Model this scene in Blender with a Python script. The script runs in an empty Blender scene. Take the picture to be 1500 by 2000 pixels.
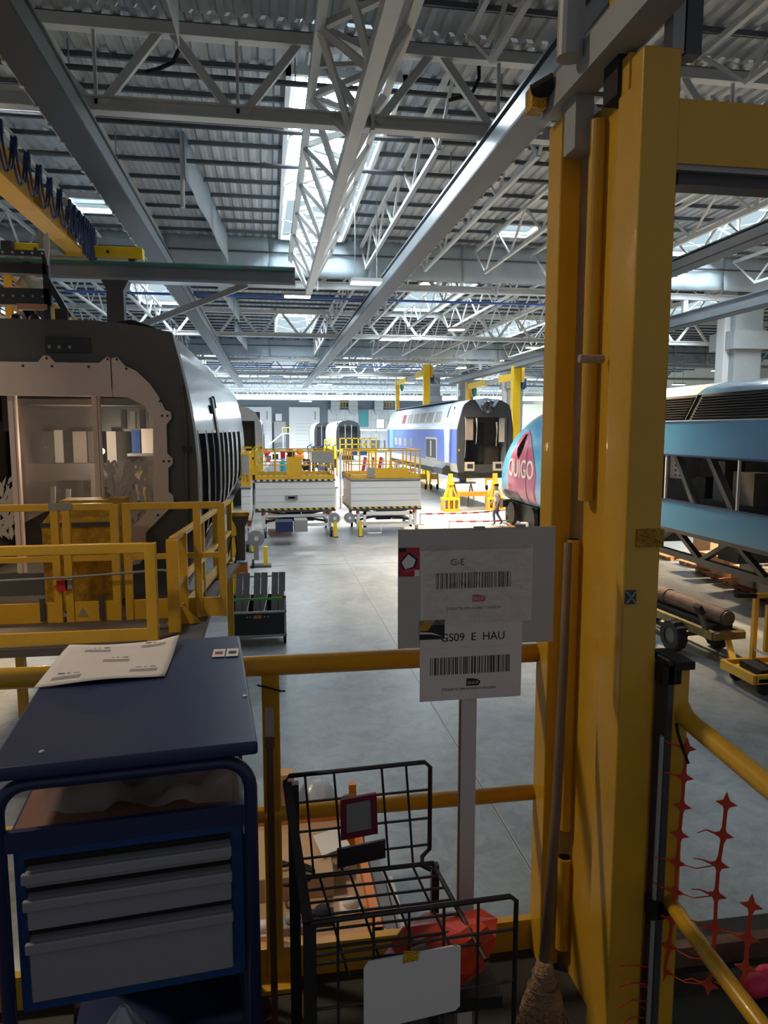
import bpy, math, random
from mathutils import Vector, Matrix
from mathutils.geometry import tessellate_polygon
random.seed(7)
R = math.radians
scene = bpy.context.scene
col = scene.collection

# ------------------------------------------------------------------ camera
F_PX = 1390.0
PITCH = math.atan(160 / F_PX)
YAW = math.atan(225 * math.cos(PITCH) / F_PX)
cam_d = bpy.data.cameras.new('camera')
cam_d.sensor_fit = 'VERTICAL'
cam_d.sensor_height = 32.0
cam_d.lens = 32.0 * F_PX / 2000
cam_d.clip_start = 0.05
cam_d.clip_end = 500
cam = bpy.data.objects.new('camera', cam_d)
col.objects.link(cam)
cam.location = (0, 0, 4.0)
cam.rotation_euler = (math.pi / 2 - PITCH, 0, -YAW)
scene.camera = cam

# ------------------------------------------------------------------ world, exposure
world = bpy.data.worlds.new('world')
scene.world = world
world.use_nodes = True
bg = world.node_tree.nodes['Background']
bg.inputs[0].default_value = (0.80, 0.82, 0.86, 1)
bg.inputs[1].default_value = 0.18
vs = scene.view_settings
vs.view_transform = 'Standard'
vs.look = 'None'
vs.exposure = 0.0
vs.gamma = 1.0
vs.use_curve_mapping = False
SKY_E = 30.0          # radiance of the daylight behind the translucent roof lights
SKY_COL = (0.76, 0.90, 1.0)
WARM = (1.0, 0.72, 0.42)


def area(name, loc, sx, sy, power, colr, rot=(0, 0, 0), spread=180):
    l = bpy.data.lights.new(name, 'AREA')
    l.shape = 'RECTANGLE'
    l.size, l.size_y, l.energy, l.color = sx, sy, power, colr
    l.spread = math.radians(spread)
    o = bpy.data.objects.new(name, l)
    col.objects.link(o)
    o.location = loc
    o.rotation_euler = rot
    return o


# ------------------------------------------------------------------ materials
def lin(c):
    return tuple(((x / 255) / 12.92 if x / 255 <= 0.04045 else ((x / 255 + 0.055) / 1.055) ** 2.4) for x in c)


MATS = {}


def mat(name, rgb, rough=0.5, metal=0.0, var=0.12, scale=3.0, bump=0.0, bscale=40.0, spec=0.5, coat=0.0):
    m = bpy.data.materials.new(name)
    m.use_nodes = True
    nt = m.node_tree
    p = nt.nodes['Principled BSDF']
    c = lin(rgb)
    p.inputs['Roughness'].default_value = rough
    p.inputs['Metallic'].default_value = metal
    p.inputs['Specular IOR Level'].default_value = spec
    p.inputs['Coat Weight'].default_value = coat
    tc = nt.nodes.new('ShaderNodeTexCoord')
    n = nt.nodes.new('ShaderNodeTexNoise')
    n.inputs['Scale'].default_value = scale
    n.inputs['Detail'].default_value = 6
    n.inputs['Roughness'].default_value = 0.65
    nt.links.new(tc.outputs['Object'], n.inputs['Vector'])
    r = nt.nodes.new('ShaderNodeValToRGB')
    r.color_ramp.elements[0].position = 0.3
    r.color_ramp.elements[1].position = 0.7
    r.color_ramp.elements[0].color = tuple(x * (1 - var) for x in c) + (1,)
    r.color_ramp.elements[1].color = tuple(min(1, x * (1 + var * 0.6)) for x in c) + (1,)
    nt.links.new(n.outputs['Fac'], r.inputs['Fac'])
    nt.links.new(r.outputs['Color'], p.inputs['Base Color'])
    if bump:
        n2 = nt.nodes.new('ShaderNodeTexNoise')
        n2.inputs['Scale'].default_value = bscale
        nt.links.new(tc.outputs['Object'], n2.inputs['Vector'])
        b = nt.nodes.new('ShaderNodeBump')
        b.inputs['Strength'].default_value = bump
        b.inputs['Distance'].default_value = 0.02
        nt.links.new(n2.outputs['Fac'], b.inputs['Height'])
        nt.links.new(b.outputs['Normal'], p.inputs['Normal'])
    MATS[name] = m
    return m


def emit(name, rgb, strength):
    m = bpy.data.materials.new(name)
    m.use_nodes = True
    nt = m.node_tree
    nt.nodes.remove(nt.nodes['Principled BSDF'])
    e = nt.nodes.new('ShaderNodeEmission')
    e.inputs[0].default_value = tuple(rgb) + (1,)
    e.inputs[1].default_value = strength
    nt.links.new(e.outputs[0], nt.nodes['Material Output'].inputs[0])
    MATS[name] = m
    return m


def film(name, rgb, alpha, rough=0.12, bump=0.6, bscale=7.0, gloss=0.5):
    """clear plastic or glass: a see-through base with a milky and glossy share"""
    m = bpy.data.materials.new(name)
    m.use_nodes = True
    nt = m.node_tree
    p = nt.nodes['Principled BSDF']
    p.inputs['Base Color'].default_value = lin(rgb) + (1,)
    p.inputs['Roughness'].default_value = rough
    p.inputs['Specular IOR Level'].default_value = gloss
    t = nt.nodes.new('ShaderNodeBsdfTransparent')
    mx = nt.nodes.new('ShaderNodeMixShader')
    mx.inputs[0].default_value = alpha
    tc = nt.nodes.new('ShaderNodeTexCoord')
    if bump:
        n2 = nt.nodes.new('ShaderNodeTexNoise')
        n2.inputs['Scale'].default_value = bscale
        n2.inputs['Detail'].default_value = 3
        n2.inputs['Distortion'].default_value = 1.2
        nt.links.new(tc.outputs['Object'], n2.inputs['Vector'])
        b = nt.nodes.new('ShaderNodeBump')
        b.inputs['Strength'].default_value = bump
        b.inputs['Distance'].default_value = 0.05
        nt.links.new(n2.outputs['Fac'], b.inputs['Height'])
        nt.links.new(b.outputs['Normal'], p.inputs['Normal'])
    nt.links.new(t.outputs[0], mx.inputs[1])
    nt.links.new(p.outputs[0], mx.inputs[2])
    nt.links.new(mx.outputs[0], nt.nodes['Material Output'].inputs[0])
    MATS[name] = m
    return m


def floor_mat():
    m = bpy.data.materials.new('polished_concrete')
    m.use_nodes = True
    nt = m.node_tree
    p = nt.nodes['Principled BSDF']
    tc = nt.nodes.new('ShaderNodeTexCoord')
    n1 = nt.nodes.new('ShaderNodeTexNoise')
    n1.inputs['Scale'].default_value = 0.35
    n1.inputs['Detail'].default_value = 8
    n1.inputs['Roughness'].default_value = 0.7
    n2 = nt.nodes.new('ShaderNodeTexNoise')
    n2.inputs['Scale'].default_value = 2.6
    n2.inputs['Detail'].default_value = 10
    n2.inputs['Roughness'].default_value = 0.75
    n2.inputs['Distortion'].default_value = 0.8
    for n in (n1, n2):
        nt.links.new(tc.outputs['Object'], n.inputs['Vector'])
    a = nt.nodes.new('ShaderNodeMath')
    a.operation = 'ADD'
    nt.links.new(n1.outputs['Fac'], a.inputs[0])
    nt.links.new(n2.outputs['Fac'], a.inputs[1])
    r = nt.nodes.new('ShaderNodeValToRGB')
    e = r.color_ramp.elements
    e[0].position, e[0].color = 0.33, lin((96, 100, 102)) + (1,)
    e[1].position, e[1].color = 0.62, lin((166, 172, 175)) + (1,)
    h = nt.nodes.new('ShaderNodeMath')
    h.operation = 'MULTIPLY'
    h.inputs[1].default_value = 0.5
    nt.links.new(a.outputs[0], h.inputs[0])
    nt.links.new(h.outputs[0], r.inputs['Fac'])
    nt.links.new(r.outputs['Color'], p.inputs['Base Color'])
    rr = nt.nodes.new('ShaderNodeMapRange')
    rr.inputs['To Min'].default_value = 0.22
    rr.inputs['To Max'].default_value = 0.48
    nt.links.new(n2.outputs['Fac'], rr.inputs['Value'])
    nt.links.new(rr.outputs[0], p.inputs['Roughness'])
    MATS['floor'] = m


def stripes(name, c1, c2, scale, axis='X', diag=0.0, rough=0.6):
    m = bpy.data.materials.new(name)
    m.use_nodes = True
    nt = m.node_tree
    p = nt.nodes['Principled BSDF']
    p.inputs['Roughness'].default_value = rough
    tc = nt.nodes.new('ShaderNodeTexCoord')
    mp = nt.nodes.new('ShaderNodeMapping')
    mp.inputs['Rotation'].default_value = (0, diag, 0)
    w = nt.nodes.new('ShaderNodeTexWave')
    w.bands_direction = axis
    w.inputs['Scale'].default_value = scale
    r = nt.nodes.new('ShaderNodeValToRGB')
    r.color_ramp.interpolation = 'CONSTANT'
    r.color_ramp.elements[0].color = lin(c1) + (1,)
    r.color_ramp.elements[1].position = 0.5
    r.color_ramp.elements[1].color = lin(c2) + (1,)
    nt.links.new(tc.outputs['Object'], mp.inputs['Vector'])
    nt.links.new(mp.outputs[0], w.inputs['Vector'])
    nt.links.new(w.outputs['Fac'], r.inputs['Fac'])
    nt.links.new(r.outputs['Color'], p.inputs['Base Color'])
    MATS[name] = m


floor_mat()
mat('roof_sheet', (172, 177, 182), 0.55, 0.0, 0.12, 0.6)
mat('purlin', (104, 110, 116), 0.6, 0.0, 0.1)
mat('steel_grey', (158, 160, 160), 0.5, 0.0, 0.08, 1.5)
mat('steel_pale', (206, 206, 204), 0.45, 0.0, 0.06, 1.5)
mat('steel_dark', (74, 76, 80), 0.5, 0.2, 0.12, 2.0)
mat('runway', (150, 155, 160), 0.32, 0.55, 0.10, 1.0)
mat('runway_shade', (62, 65, 72), 0.5, 0.2, 0.10, 1.0)  # darker copy of the beam steel: underside shade put into the colour
mat('curtain', (172, 184, 192), 0.55, 0.0, 0.10, 0.5, bump=0.5, bscale=1.2)
mat('white_paint', (226, 228, 228), 0.5, 0.0, 0.04)
mat('yellow', (224, 172, 48), 0.42, 0.0, 0.14, 2.2, bump=0.05, bscale=60)
mat('yellow_column', (214, 164, 46), 0.30, 0.0, 0.16, 1.6, bump=0.06, bscale=18, coat=0.15)
mat('yellow_tread', (206, 156, 30), 0.6, 0.0, 0.55, 9.0, bump=0.9, bscale=90)
mat('yellow_bright', (246, 204, 30), 0.45, 0.0, 0.06)
mat('orange', (222, 128, 30), 0.5, 0.0, 0.12)
mat('blue_cart', (35, 44, 84), 0.34, 0.0, 0.08, 3.0)
mat('blue_trim', (30, 70, 130), 0.4, 0.0, 0.08, 3.0)
mat('drawer_grey', (142, 142, 150), 0.5, 0.0, 0.05, 4.0)
mat('black_gap', (20, 20, 22), 0.8, 0.0, 0.1)
mat('black_metal', (56, 52, 52), 0.42, 0.3, 0.25, 8.0)
mat('rubber', (32, 31, 32), 0.85, 0.0, 0.2, 8.0)
mat('brown_shelf', (126, 82, 62), 0.6, 0.0, 0.15, 3.0)
mat('paper', (226, 216, 212), 0.7, 0.0, 0.03, 5.0)
mat('paper_grey', (190, 184, 178), 0.7, 0.0, 0.05, 5.0)
mat('print_black', (38, 36, 38), 0.7, 0.0, 0.1)
mat('print_red', (176, 42, 66), 0.6, 0.0, 0.1)
mat('print_white', (232, 230, 230), 0.6, 0.0, 0.02)
mat('wood_handle', (120, 96, 76), 0.7, 0.0, 0.2, 6.0)
mat('bristle', (150, 118, 88), 0.9, 0.0, 0.35, 14.0, bump=0.9, bscale=70)
mat('white_stick', (208, 200, 200), 0.55, 0.0, 0.04)
mat('net_orange', (206, 70, 46), 0.5, 0.0, 0.08)
mat('orange_bag', (226, 74, 48), 0.4, 0.0, 0.12, 9.0, bump=0.6, bscale=12)
mat('grating', (58, 56, 54), 0.7, 0.2, 0.3, 6.0)
mat('deck_floor', (92, 82, 76), 0.7, 0.0, 0.25, 1.2)
mat('mask_grey', (88, 87, 86), 0.55, 0.0, 0.12, 1.5)
mat('mask_white', (226, 206, 194), 0.5, 0.0, 0.05, 1.0)
mat('car_silver', (196, 198, 204), 0.16, 0.35, 0.12, 0.7)
mat('car_dark', (44, 44, 47), 0.4, 0.0, 0.2, 1.5)
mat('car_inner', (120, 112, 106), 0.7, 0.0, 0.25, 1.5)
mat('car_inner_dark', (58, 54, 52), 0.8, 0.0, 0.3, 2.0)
mat('glass_shade_dark', (26, 27, 30), 0.9, 0.0, 0.1, spec=0.0)  # near-black without gloss: shade in open windows, also dark glass and vents
mat('leaf_print', (186, 180, 174), 0.6, 0.0, 0.06)
mat('copper', (196, 140, 112), 0.4, 0.4, 0.15)
mat('car_blue', (92, 118, 196), 0.35, 0.0, 0.12, 0.8)
mat('car_grey_blue', (168, 184, 204), 0.32, 0.0, 0.10, 0.8)
mat('cream', (216, 208, 192), 0.5, 0.0, 0.06)
mat('teal', (84, 172, 176), 0.5, 0.0, 0.08)
mat('loco_blue', (66, 120, 160), 0.26, 0.0, 0.05, 0.8, coat=0.3)
mat('loco_blue_light', (84, 176, 226), 0.24, 0.0, 0.05, 0.8, coat=0.3)
mat('loco_pink', (190, 72, 110), 0.3, 0.0, 0.06, 0.8, coat=0.2)
mat('loco_roof', (190, 196, 204), 0.3, 0.2, 0.1)
mat('louvre', (52, 48, 46), 0.6, 0.0, 0.15)
mat('chassis', (58, 56, 55), 0.55, 0.2, 0.25, 2.0)
mat('brace_grey', (92, 90, 90), 0.55, 0.1, 0.15, 2.0)
mat('concrete', (150, 153, 153), 0.8, 0.0, 0.12, 0.8, bump=0.1, bscale=6)
mat('wall_grey', (126, 134, 142), 0.8, 0.0, 0.08, 0.3)
mat('wall_white', (232, 232, 232), 0.6, 0.0, 0.04, 0.4)
mat('wall_beige', (206, 200, 182), 0.8, 0.0, 0.08, 0.4)
mat('lift_white', (226, 224, 222), 0.5, 0.0, 0.05, 0.8)
mat('lift_grey', (150, 150, 150), 0.5, 0.1, 0.12, 2.0)
mat('panel_grey', (150, 146, 140), 0.6, 0.0, 0.06)
mat('red', (196, 40, 44), 0.5, 0.0, 0.08)
mat('wood', (190, 142, 92), 0.75, 0.0, 0.28, 5.0)
mat('wood_red', (142, 56, 44), 0.75, 0.0, 0.2, 5.0)
mat('cardboard', (194, 158, 122), 0.8, 0.0, 0.1, 2.0)
mat('rust', (112, 86, 74), 0.7, 0.2, 0.45, 5.0, bump=0.3, bscale=20)
mat('rust_yellow', (132, 116, 66), 0.7, 0.0, 0.5, 5.0)
mat('slat_grey', (112, 110, 110), 0.65, 0.0, 0.08)
mat('green', (96, 184, 84), 0.5, 0.0, 0.05)
mat('green_line', (48, 120, 104), 0.5, 0.0, 0.08)
mat('blue_cable', (34, 52, 96), 0.5, 0.0, 0.1)
mat('blue_pipe', (70, 112, 196), 0.4, 0.0, 0.05)
mat('festoon', (44, 62, 112), 0.5, 0.0, 0.1)
mat('skin', (206, 158, 134), 0.55, 0.0, 0.05)
mat('hair', (46, 36, 32), 0.8, 0.0, 0.2)
mat('shirt_white', (228, 230, 234), 0.8, 0.0, 0.05)
mat('shirt_khaki', (150, 142, 118), 0.8, 0.0, 0.05)
mat('jeans', (98, 112, 148), 0.85, 0.0, 0.12, 8.0)
mat('work_dark', (44, 46, 56), 0.85, 0.0, 0.12, 8.0)
mat('hi_vis', (246, 92, 62), 0.7, 0.0, 0.05)
mat('shoe', (176, 166, 170), 0.7, 0.0, 0.05)
mat('sack_white', (224, 228, 236), 0.5, 0.0, 0.05, 3.0, bump=0.4, bscale=6)
mat('sheet_blue', (60, 168, 206), 0.5, 0.0, 0.08)
mat('pink', (224, 50, 92), 0.5, 0.0, 0.1)
mat('maroon', (112, 30, 52), 0.5, 0.0, 0.1)
mat('lamp_housing', (190, 192, 194), 0.4, 0.3, 0.05)
mat('joint', (168, 170, 172), 0.35, 0.0, 0.05)
mat('joint_dark', (92, 94, 96), 0.6, 0.0, 0.1)
stripes('hazard', (226, 190, 60), (36, 34, 32), 1.7, 'X', R(38))
stripes('tape', (222, 72, 60), (236, 232, 226), 1.2, 'X')
stripes('toothed', (196, 196, 194), (46, 46, 48), 1.4, 'X')
stripes('barcode', (40, 36, 36), (196, 190, 186), 62.0, 'X')
stripes('barcode_light', (86, 80, 80), (200, 194, 190), 70.0, 'X')
emit('daylight', SKY_COL, SKY_E)
emit('daylight_side', (0.62, 0.82, 0.92), 0.85)
emit('door_daylight', (1.0, 0.98, 0.95), 2.0)
emit('lamp_white', (1.0, 0.97, 0.92), 6.0)
emit('lamp_warm', WARM, 8.0)
film('clear_plastic', (206, 200, 194), 0.38, 0.14, 0.7, 3.5, 0.9)
film('milky_plastic', (206, 214, 224), 0.62, 0.25, 0.6, 5.0, 0.7)
film('pocket', (236, 232, 228), 0.20, 0.06, 1.0, 22.0, 1.0)
film('glass', (190, 196, 200), 0.14, 0.04, 0.0, 1, 0.7)

# ------------------------------------------------------------------ mesh builder
WL = {}


class MB:
    def __init__(s):
        s.v, s.f = [], []

    def add(s, vs_, fs_):
        n = len(s.v)
        s.v += [tuple(p) for p in vs_]
        s.f += [tuple(i + n for i in q) for q in fs_]
        return s

    def b(s, x0, x1, y0, y1, z0, z1):
        return s.add([(x0, y0, z0), (x1, y0, z0), (x1, y1, z0), (x0, y1, z0), (x0, y0, z1), (x1, y0, z1), (x1, y1, z1), (x0, y1, z1)],
                     [(0, 3, 2, 1), (4, 5, 6, 7), (0, 1, 5, 4), (1, 2, 6, 5), (2, 3, 7, 6), (3, 0, 4, 7)])

    def bar(s, p, q, w, h=None, up=(0, 0, 1)):
        p, q = Vector(p), Vector(q)
        h = w if h is None else h
        d = (q - p).normalized()
        u = Vector(up)
        if abs(d.dot(u)) > 0.98:
            u = Vector((0, 1, 0)) if abs(d.y) < 0.9 else Vector((1, 0, 0))
        sd = d.cross(u).normalized()
        u = sd.cross(d).normalized()
        vs_ = []
        for c in (p, q):
            for a, bb in ((-1, -1), (1, -1), (1, 1), (-1, 1)):
                vs_.append(c + sd * (a * w / 2) + u * (bb * h / 2))
        return s.add(vs_, [(0, 1, 2, 3), (7, 6, 5, 4), (0, 4, 5, 1), (1, 5, 6, 2), (2, 6, 7, 3), (3, 7, 4, 0)])

    def tube(s, pts, r, n=8, closed=False, cap=True):
        pts = [Vector(p) for p in pts]
        k = len(pts)
        rings = []
        ref = None
        for i, p in enumerate(pts):
            if closed:
                d = pts[(i + 1) % k] - pts[i - 1]
            else:
                d = pts[min(i + 1, k - 1)] - pts[max(i - 1, 0)]
            d.normalize()
            if ref is None:
                ref = Vector((0, 0, 1)) if abs(d.z) < 0.9 else Vector((1, 0, 0))
            sd = d.cross(ref).normalized()
            ref = sd.cross(d).normalized()
            rr = r[i] if isinstance(r, (list, tuple)) else r
            rings.append([p + sd * (rr * math.cos(2 * math.pi * j / n)) + ref * (rr * math.sin(2 * math.pi * j / n)) for j in range(n)])
        vs_ = [v for g in rings for v in g]
        fs_ = []
        for i in range(k if closed else k - 1):
            for j in range(n):
                a, bq = i * n + j, i * n + (j + 1) % n
                c, d = ((i + 1) % k) * n + (j + 1) % n, ((i + 1) % k) * n + j
                fs_.append((a, bq, c, d))
        if cap and not closed:
            fs_.append(tuple(range(n - 1, -1, -1)))
            fs_.append(tuple((k - 1) * n + j for j in range(n)))
        return s.add(vs_, fs_)

    def cyl(s, p, q, r, n=14):
        return s.tube([p, q], r, n)

    def prism(s, outer, axis, a0, a1, holes=()):
        """extrude a 2D outline (with holes) along an axis: x -> (y,z), y -> (x,z), z -> (x,y)"""
        loops = [list(outer)] + [list(h) for h in holes]
        flat = [p for l in loops for p in l]
        tri = tessellate_polygon([[Vector((p[0], p[1], 0)) for p in l] for l in loops])

        def P(p, a):
            return {'x': (a, p[0], p[1]), 'y': (p[0], a, p[1]), 'z': (p[0], p[1], a)}[axis]
        n = len(flat)
        vs_ = [P(p, a0) for p in flat] + [P(p, a1) for p in flat]
        fs_ = [tuple(t) for t in tri] + [tuple(i + n for i in reversed(t)) for t in tri]
        o = 0
        for l in loops:
            k = len(l)
            for i in range(k):
                j = (i + 1) % k
                fs_.append((o + i, o + j, o + j + n, o + i + n))
            o += k
        return s.add(vs_, fs_)

    def loft(s, rings, caps=(True, True), closed=True):
        n = len(rings[0])
        vs_ = [p for r in rings for p in r]
        fs_ = []
        for i in range(len(rings) - 1):
            for j in range(n if closed else n - 1):
                k = (j + 1) % n
                fs_.append((i * n + j, i * n + k, (i + 1) * n + k, (i + 1) * n + j))
        if caps[0]:
            fs_.append(tuple(range(n - 1, -1, -1)))
        if caps[1]:
            fs_.append(tuple((len(rings) - 1) * n + j for j in range(n)))
        return s.add(vs_, fs_)

    def ball(s, c, rx, ry=None, rz=None, n=10, m=7):
        ry = rx if ry is None else ry
        rz = rx if rz is None else rz
        rings = []
        for i in range(1, m):
            t = math.pi * i / m
            rings.append([(c[0] + rx * math.sin(t) * math.cos(2 * math.pi * j / n), c[1] + ry * math.sin(t) * math.sin(2 * math.pi * j / n), c[2] - rz * math.cos(t)) for j in range(n)])
        return s.loft(rings)

    def grid(s, fn, nu, nv):
        vs_ = [fn(i / nu, j / nv) for j in range(nv + 1) for i in range(nu + 1)]
        fs_ = [(j * (nu + 1) + i, j * (nu + 1) + i + 1, (j + 1) * (nu + 1) + i + 1, (j + 1) * (nu + 1) + i) for j in range(nv) for i in range(nu)]
        return s.add(vs_, fs_)

    def mesh(s, name, m, off=(0, 0, 0), smooth=False):
        me = bpy.data.meshes.new(name)
        me.from_pydata([(p[0] - off[0], p[1] - off[1], p[2] - off[2]) for p in s.v], [], s.f)
        if m is not None:
            me.materials.append(MATS[m])
        import bmesh
        bm = bmesh.new()
        bm.from_mesh(me)
        bmesh.ops.recalc_face_normals(bm, faces=bm.faces)
        bm.to_mesh(me)
        bm.free()
        if smooth:
            for p in me.polygons:
                p.use_smooth = True
        return me

    def build(s, name, m, parent=None, smooth=False, bevel=0.0, local=False, solid=0.0):
        off = (0, 0, 0) if (parent is None or local) else WL[parent.name]
        if parent is None:
            xs = [p[0] for p in s.v]
            ys = [p[1] for p in s.v]
            zs = [p[2] for p in s.v]
            off = ((min(xs) + max(xs)) / 2, (min(ys) + max(ys)) / 2, min(zs))
        o = bpy.data.objects.new(name, s.mesh(name, m, off, smooth))
        col.objects.link(o)
        if parent is not None:
            o.parent = parent
            WL[o.name] = WL[parent.name]
        else:
            o.location = off
            WL[o.name] = off
        if solid:
            md = o.modifiers.new('thickness', 'SOLIDIFY')
            md.thickness = solid
            md.offset = 0
        if bevel:
            md = o.modifiers.new('bevel', 'BEVEL')
            md.width = bevel
            md.segments = 2
            md.limit_method = 'ANGLE'
            for p in o.data.polygons:
                p.use_smooth = True
            wn = o.modifiers.new('wn', 'WEIGHTED_NORMAL')
            wn.keep_sharp = True
        return o


def tag(o, label=None, cat=None, group=None, kind=None):
    if label:
        o['label'] = label
    if cat:
        o['category'] = cat
    if group:
        o['group'] = group
    if kind:
        o['kind'] = kind
    return o


def thing(name, label, cat, loc=(0, 0, 0), rz=0.0, group=None, kind=None):
    o = bpy.data.objects.new(name, None)
    o.empty_display_size = 0.2
    col.objects.link(o)
    o.location = loc
    o.rotation_euler = (0, 0, rz)
    WL[o.name] = tuple(loc)
    return tag(o, label, cat, group, kind)


def share(src, name, parent, loc):
    """another object on the same mesh, moved by loc within the same parent"""
    o = bpy.data.objects.new(name, src.data)
    col.objects.link(o)
    o.parent = parent
    o.location = loc
    WL[o.name] = WL[parent.name]
    return o


def dup(root, loc, rz=None, label=None):
    r = root.copy()
    col.objects.link(r)
    r.location = loc
    WL[r.name] = tuple(loc)
    if rz is not None:
        r.rotation_euler = (0, 0, rz)
    if label:
        r['label'] = label
    for ch in list(root.children):
        c = ch.copy()
        col.objects.link(c)
        c.parent = r
        for g in list(ch.children):
            d = g.copy()
            col.objects.link(d)
            d.parent = c
    return r


def text(body, name, m, parent, loc, size, rot=(math.pi / 2, 0, 0), align='CENTER', depth=0.0008, sx=1.0):
    """flat lettering as a thin mesh part"""
    cu = bpy.data.curves.new(name, 'FONT')
    cu.body = body
    cu.size = size
    cu.align_x = align
    cu.align_y = 'CENTER'
    cu.extrude = depth
    tmp = bpy.data.objects.new(name + '_tmp', cu)
    col.objects.link(tmp)
    bpy.context.view_layer.update()
    me = bpy.data.meshes.new_from_object(tmp.evaluated_get(bpy.context.evaluated_depsgraph_get()))
    bpy.data.objects.remove(tmp)
    me.materials.clear()
    me.materials.append(MATS[m])
    o = bpy.data.objects.new(name, me)
    col.objects.link(o)
    if parent is not None:
        o.parent = parent
        w = WL[parent.name]
        o.location = (loc[0] - w[0], loc[1] - w[1], loc[2] - w[2])
        WL[o.name] = w
    else:
        o.location = loc
    o.rotation_euler = rot
    o.scale = (sx, 1, 1)
    return o


def ordinal(i):
    return ['nearest', 'second', 'third', 'fourth', 'fifth', 'sixth', 'seventh', 'eighth', 'ninth', 'tenth', 'eleventh', 'twelfth', 'thirteenth', 'fourteenth', 'fifteenth', 'sixteenth'][i]


def interp(tab, t):
    if t <= tab[0][0]:
        return tab[0][1]
    for (a, x), (b, y) in zip(tab, tab[1:]):
        if t <= b:
            k = (t - a) / (b - a)
            return x + (y - x) * k
    return tab[-1][1]


def arc(cx, cy, r, a0, a1, n=6, ry=None):
    ry = r if ry is None else ry
    return [(cx + r * math.cos(R(a0 + (a1 - a0) * i / n)), cy + ry * math.sin(R(a0 + (a1 - a0) * i / n))) for i in range(n + 1)]


# =================================================================== THE HALL
ROOF_Z = 10.6
BAY = [-1.1 + 13.6 * k for k in range(12)]          # truss lines along the hall
XL, XR = -32.0, 46.0

flo = MB().b(XL, XR, -6, 142, -0.3, 0.0).build('floor', 'floor')
tag(flo, kind='structure')
for x0, x1, m in ((2.275, 2.288, 'joint'), (2.288, 2.302, 'joint_dark'), (2.302, 2.315, 'joint')):
    MB().b(x0, x1, -5, 140, -0.02, 0.004).build('floor_joint', m, flo)
for y in (21.0, 35.2, 48.8, 62.4, 76):
    MB().b(-20, 40, y, y + 0.012, -0.02, 0.003).build('floor_joint', 'joint_dark', flo)

# --- roof: corrugated sheets, purlins and roof lights
ceil = thing('ceiling', None, None, (0, 60, ROOF_Z), kind='structure')


def corrugated(x0, x1, y0, y1, nx=None):
    per = 0.28
    n = max(1, int(round((x1 - x0) / per)))
    d = (x1 - x0) / n
    prof = []
    for i in range(n):
        a = x0 + i * d
        prof += [(a, 0.0), (a + d * 0.36, 0.0), (a + d * 0.5, 0.06), (a + d * 0.86, 0.06)]
    prof.append((x1, 0.0))
    mb = MB()
    vs_ = [(x, y, ROOF_Z + z) for y in (y0, y1) for x, z in prof]
    k = len(prof)
    mb.add(vs_, [(i, i + 1, k + i + 1, k + i) for i in range(k - 1)])
    return mb.build('roof_sheet', 'roof_sheet', ceil)


# roof lights per bay: (x0, x1), with their y range inside that bay
LIGHTS = {
    1: ((14.0, 25.4), [(0.52, 2.6), (14.2, 16.6), (-14.5, -12.0)]),
    3: ((40.6, 50.6), [(0.53, 2.9), (14.4, 16.8), (-14.5, -12.0)]),
    2: ((31.6, 39.2), [(-6.2, -4.2), (6.8, 9.3), (21.5, 24.0)]),
    4: ((58.5, 66.0), [(-6.2, -4.2), (6.8, 9.3), (21.5, 24.0)]),
    5: ((68.0, 76.0), [(0.5, 2.9), (14.4, 16.8)]),
    6: ((84.5, 90.0), [(-16, 0), (2, 9), (11, 22), (24, 40)]),
    7: ((96.5, 103.0), [(-16, 3), (5, 20), (22, 40)]),
    8: ((111.0, 117.0), [(-16, 40)]),
}
SMALL = [(-5.5, -4.35, 22.0, 23.3), (7.5, 8.7, 22.6, 23.9), (-5.3, -4.4, 15.5, 16.3), (19.5, 21.0, 22.6, 23.9)]
nlight = 0


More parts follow.
